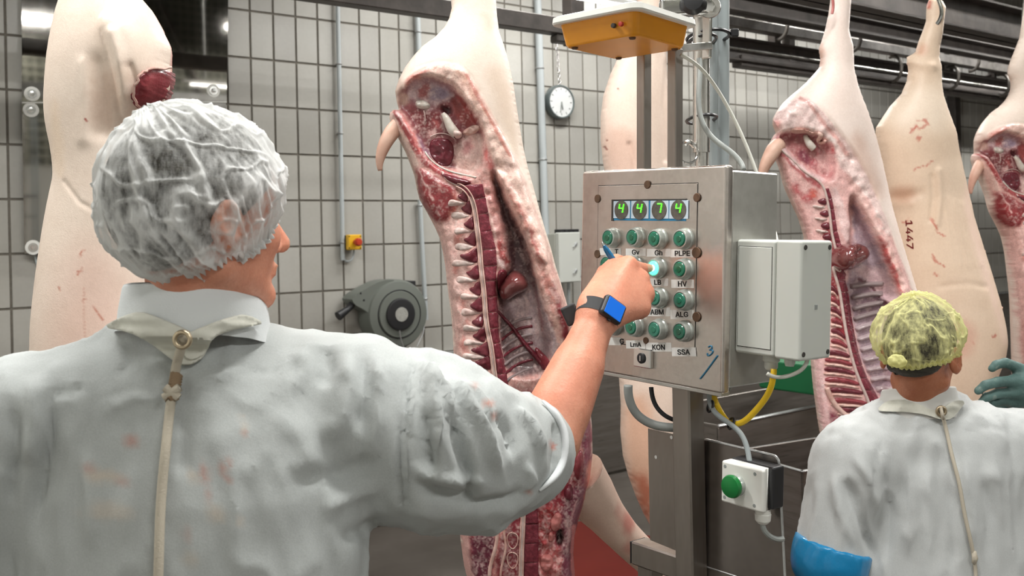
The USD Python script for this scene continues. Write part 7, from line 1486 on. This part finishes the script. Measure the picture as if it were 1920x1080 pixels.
# steel bin in front of it
bc = u(1504, 882, 3.1); bl, br = hz(1462, 870, bc[2]), hz(1536, 873, bc[2])
bz = bc[2]; v1 = bl - bc; v1[2] = 0; l1 = .34; v1 /= np.linalg.norm(v1); v2 = np.array([-v1[1], v1[0], 0]); v2 = v2 if v2 @ (br - bc) > 0 else -v2
bf_ = frame([bc[0], bc[1], 0], v1, v2, [0, 0, 1.0])
bn = thing('steel_bin', 'brownish stainless steel bin standing before the trough, beside the right worker', 'bin', [bc[0], bc[1], 0])
for nm, lo_, hi_ in [('side_panel', (0, 0, .02), (l1, .008, bz)), ('side_panel', (0, 0, .02), (.008, .4, bz)), ('side_panel', (0, .392, .02), (l1, .4, bz)), ('side_panel', (l1 - .008, 0, .02), (l1, .4, bz)), ('bottom', (0, 0, .02), (l1, .4, .03))]: part(bn, nm, xf(cbox(lo_, hi_, .002), bf_), 'cladding', smooth=False)
part(bn, 'rim', cat(*[xf(cbox(lo_, hi_, .003), bf_) for lo_, hi_ in [((-.006, -.006, bz - .006), (l1 + .006, .006, bz)), ((-.006, .394, bz - .006), (l1 + .006, .406, bz)), ((-.006, -.006, bz - .006), (.006, .406, bz)), ((l1 - .006, -.006, bz - .006), (l1 + .006, .406, bz))]]), 'galvanised', smooth=False)
part(bn, 'band', xf(cbox((-.004, -.004, bz * .55), (l1 + .004, .0, bz * .55 + .02), .001), bf_), 'galvanised', smooth=False)
# green crate corner seen under the junction box
solo('green_crate', 'green plastic corner of a crate seen under the right edge of the junction box', 'crate', xf(rbox([-.10, -.14, -.09], [.12, .14, .03], .01, 2), frame(u(1503, 688, 3.9), dirx, -nrm_, [0, 0, 1.0])), 'green_plastic')
# red crate below the foreleg
rc_ = u(1130, 1040, 2.9); rz = rc_[2]
rb = thing('red_crate', 'red plastic container with a flat lid below the foreleg, left of the stand', 'container', [rc_[0], rc_[1], 0])
rf = frame([rc_[0], rc_[1], 0], WD, np.cross([0, 0, 1.0], WD), [0, 0, 1.0])
part(rb, 'body', xf(stack([(.20, .27, .03, 0.01), (.235, .30, .03, rz - .04)]), rf), 'red_plastic', smooth=30)
part(rb, 'lid', xf(stack([(.25, .315, .035, rz - .045), (.255, .32, .035, rz - .012), (.235, .30, .035, rz)]), rf), 'red_plastic', smooth=30)

# wire-mesh guard beyond the viewer, mirrored in the bright sheets
mat('guard_olive', (.10, .105, .085), .5, metal=.3); mat('guard_bar', (.24, .24, .20), .45, metal=.4)
gd = thing('mesh_guard', 'wire mesh guard panel above the row of carcasses, seen mirrored in the bright sheet', 'guard', W(-.7, 4.55, 3.0))
part(gd, 'panel', xf(cbox([-3.2, 4.57, 2.35], [1.3, 4.58, 4.1], .002), FR), 'guard_olive', smooth=False)
part(gd, 'mesh', cat(*[xf(box([s - .008, 4.54, 2.35], [s + .008, 4.565, 4.1]), FR) for s in np.arange(-3.2, 1.3, .08)], *[xf(box([-3.2, 4.535, z - .008], [1.3, 4.56, z + .008]), FR) for z in np.arange(2.35, 4.1, .08)]), 'guard_bar', smooth=False, kind='stuff')
for s in (-3.2, 1.3): part(gd, 'post', xf(cbox([s - .03, 4.53, 2.4], [s + .03, 4.59, CEIL], .003), FR), 'guard_bar', smooth=False)
part(gd, 'brace', tube([W(-.9, 4.50, 4.05), W(-.2, 4.50, 2.5)], .03, 10), 'rail_worn', smooth=True)
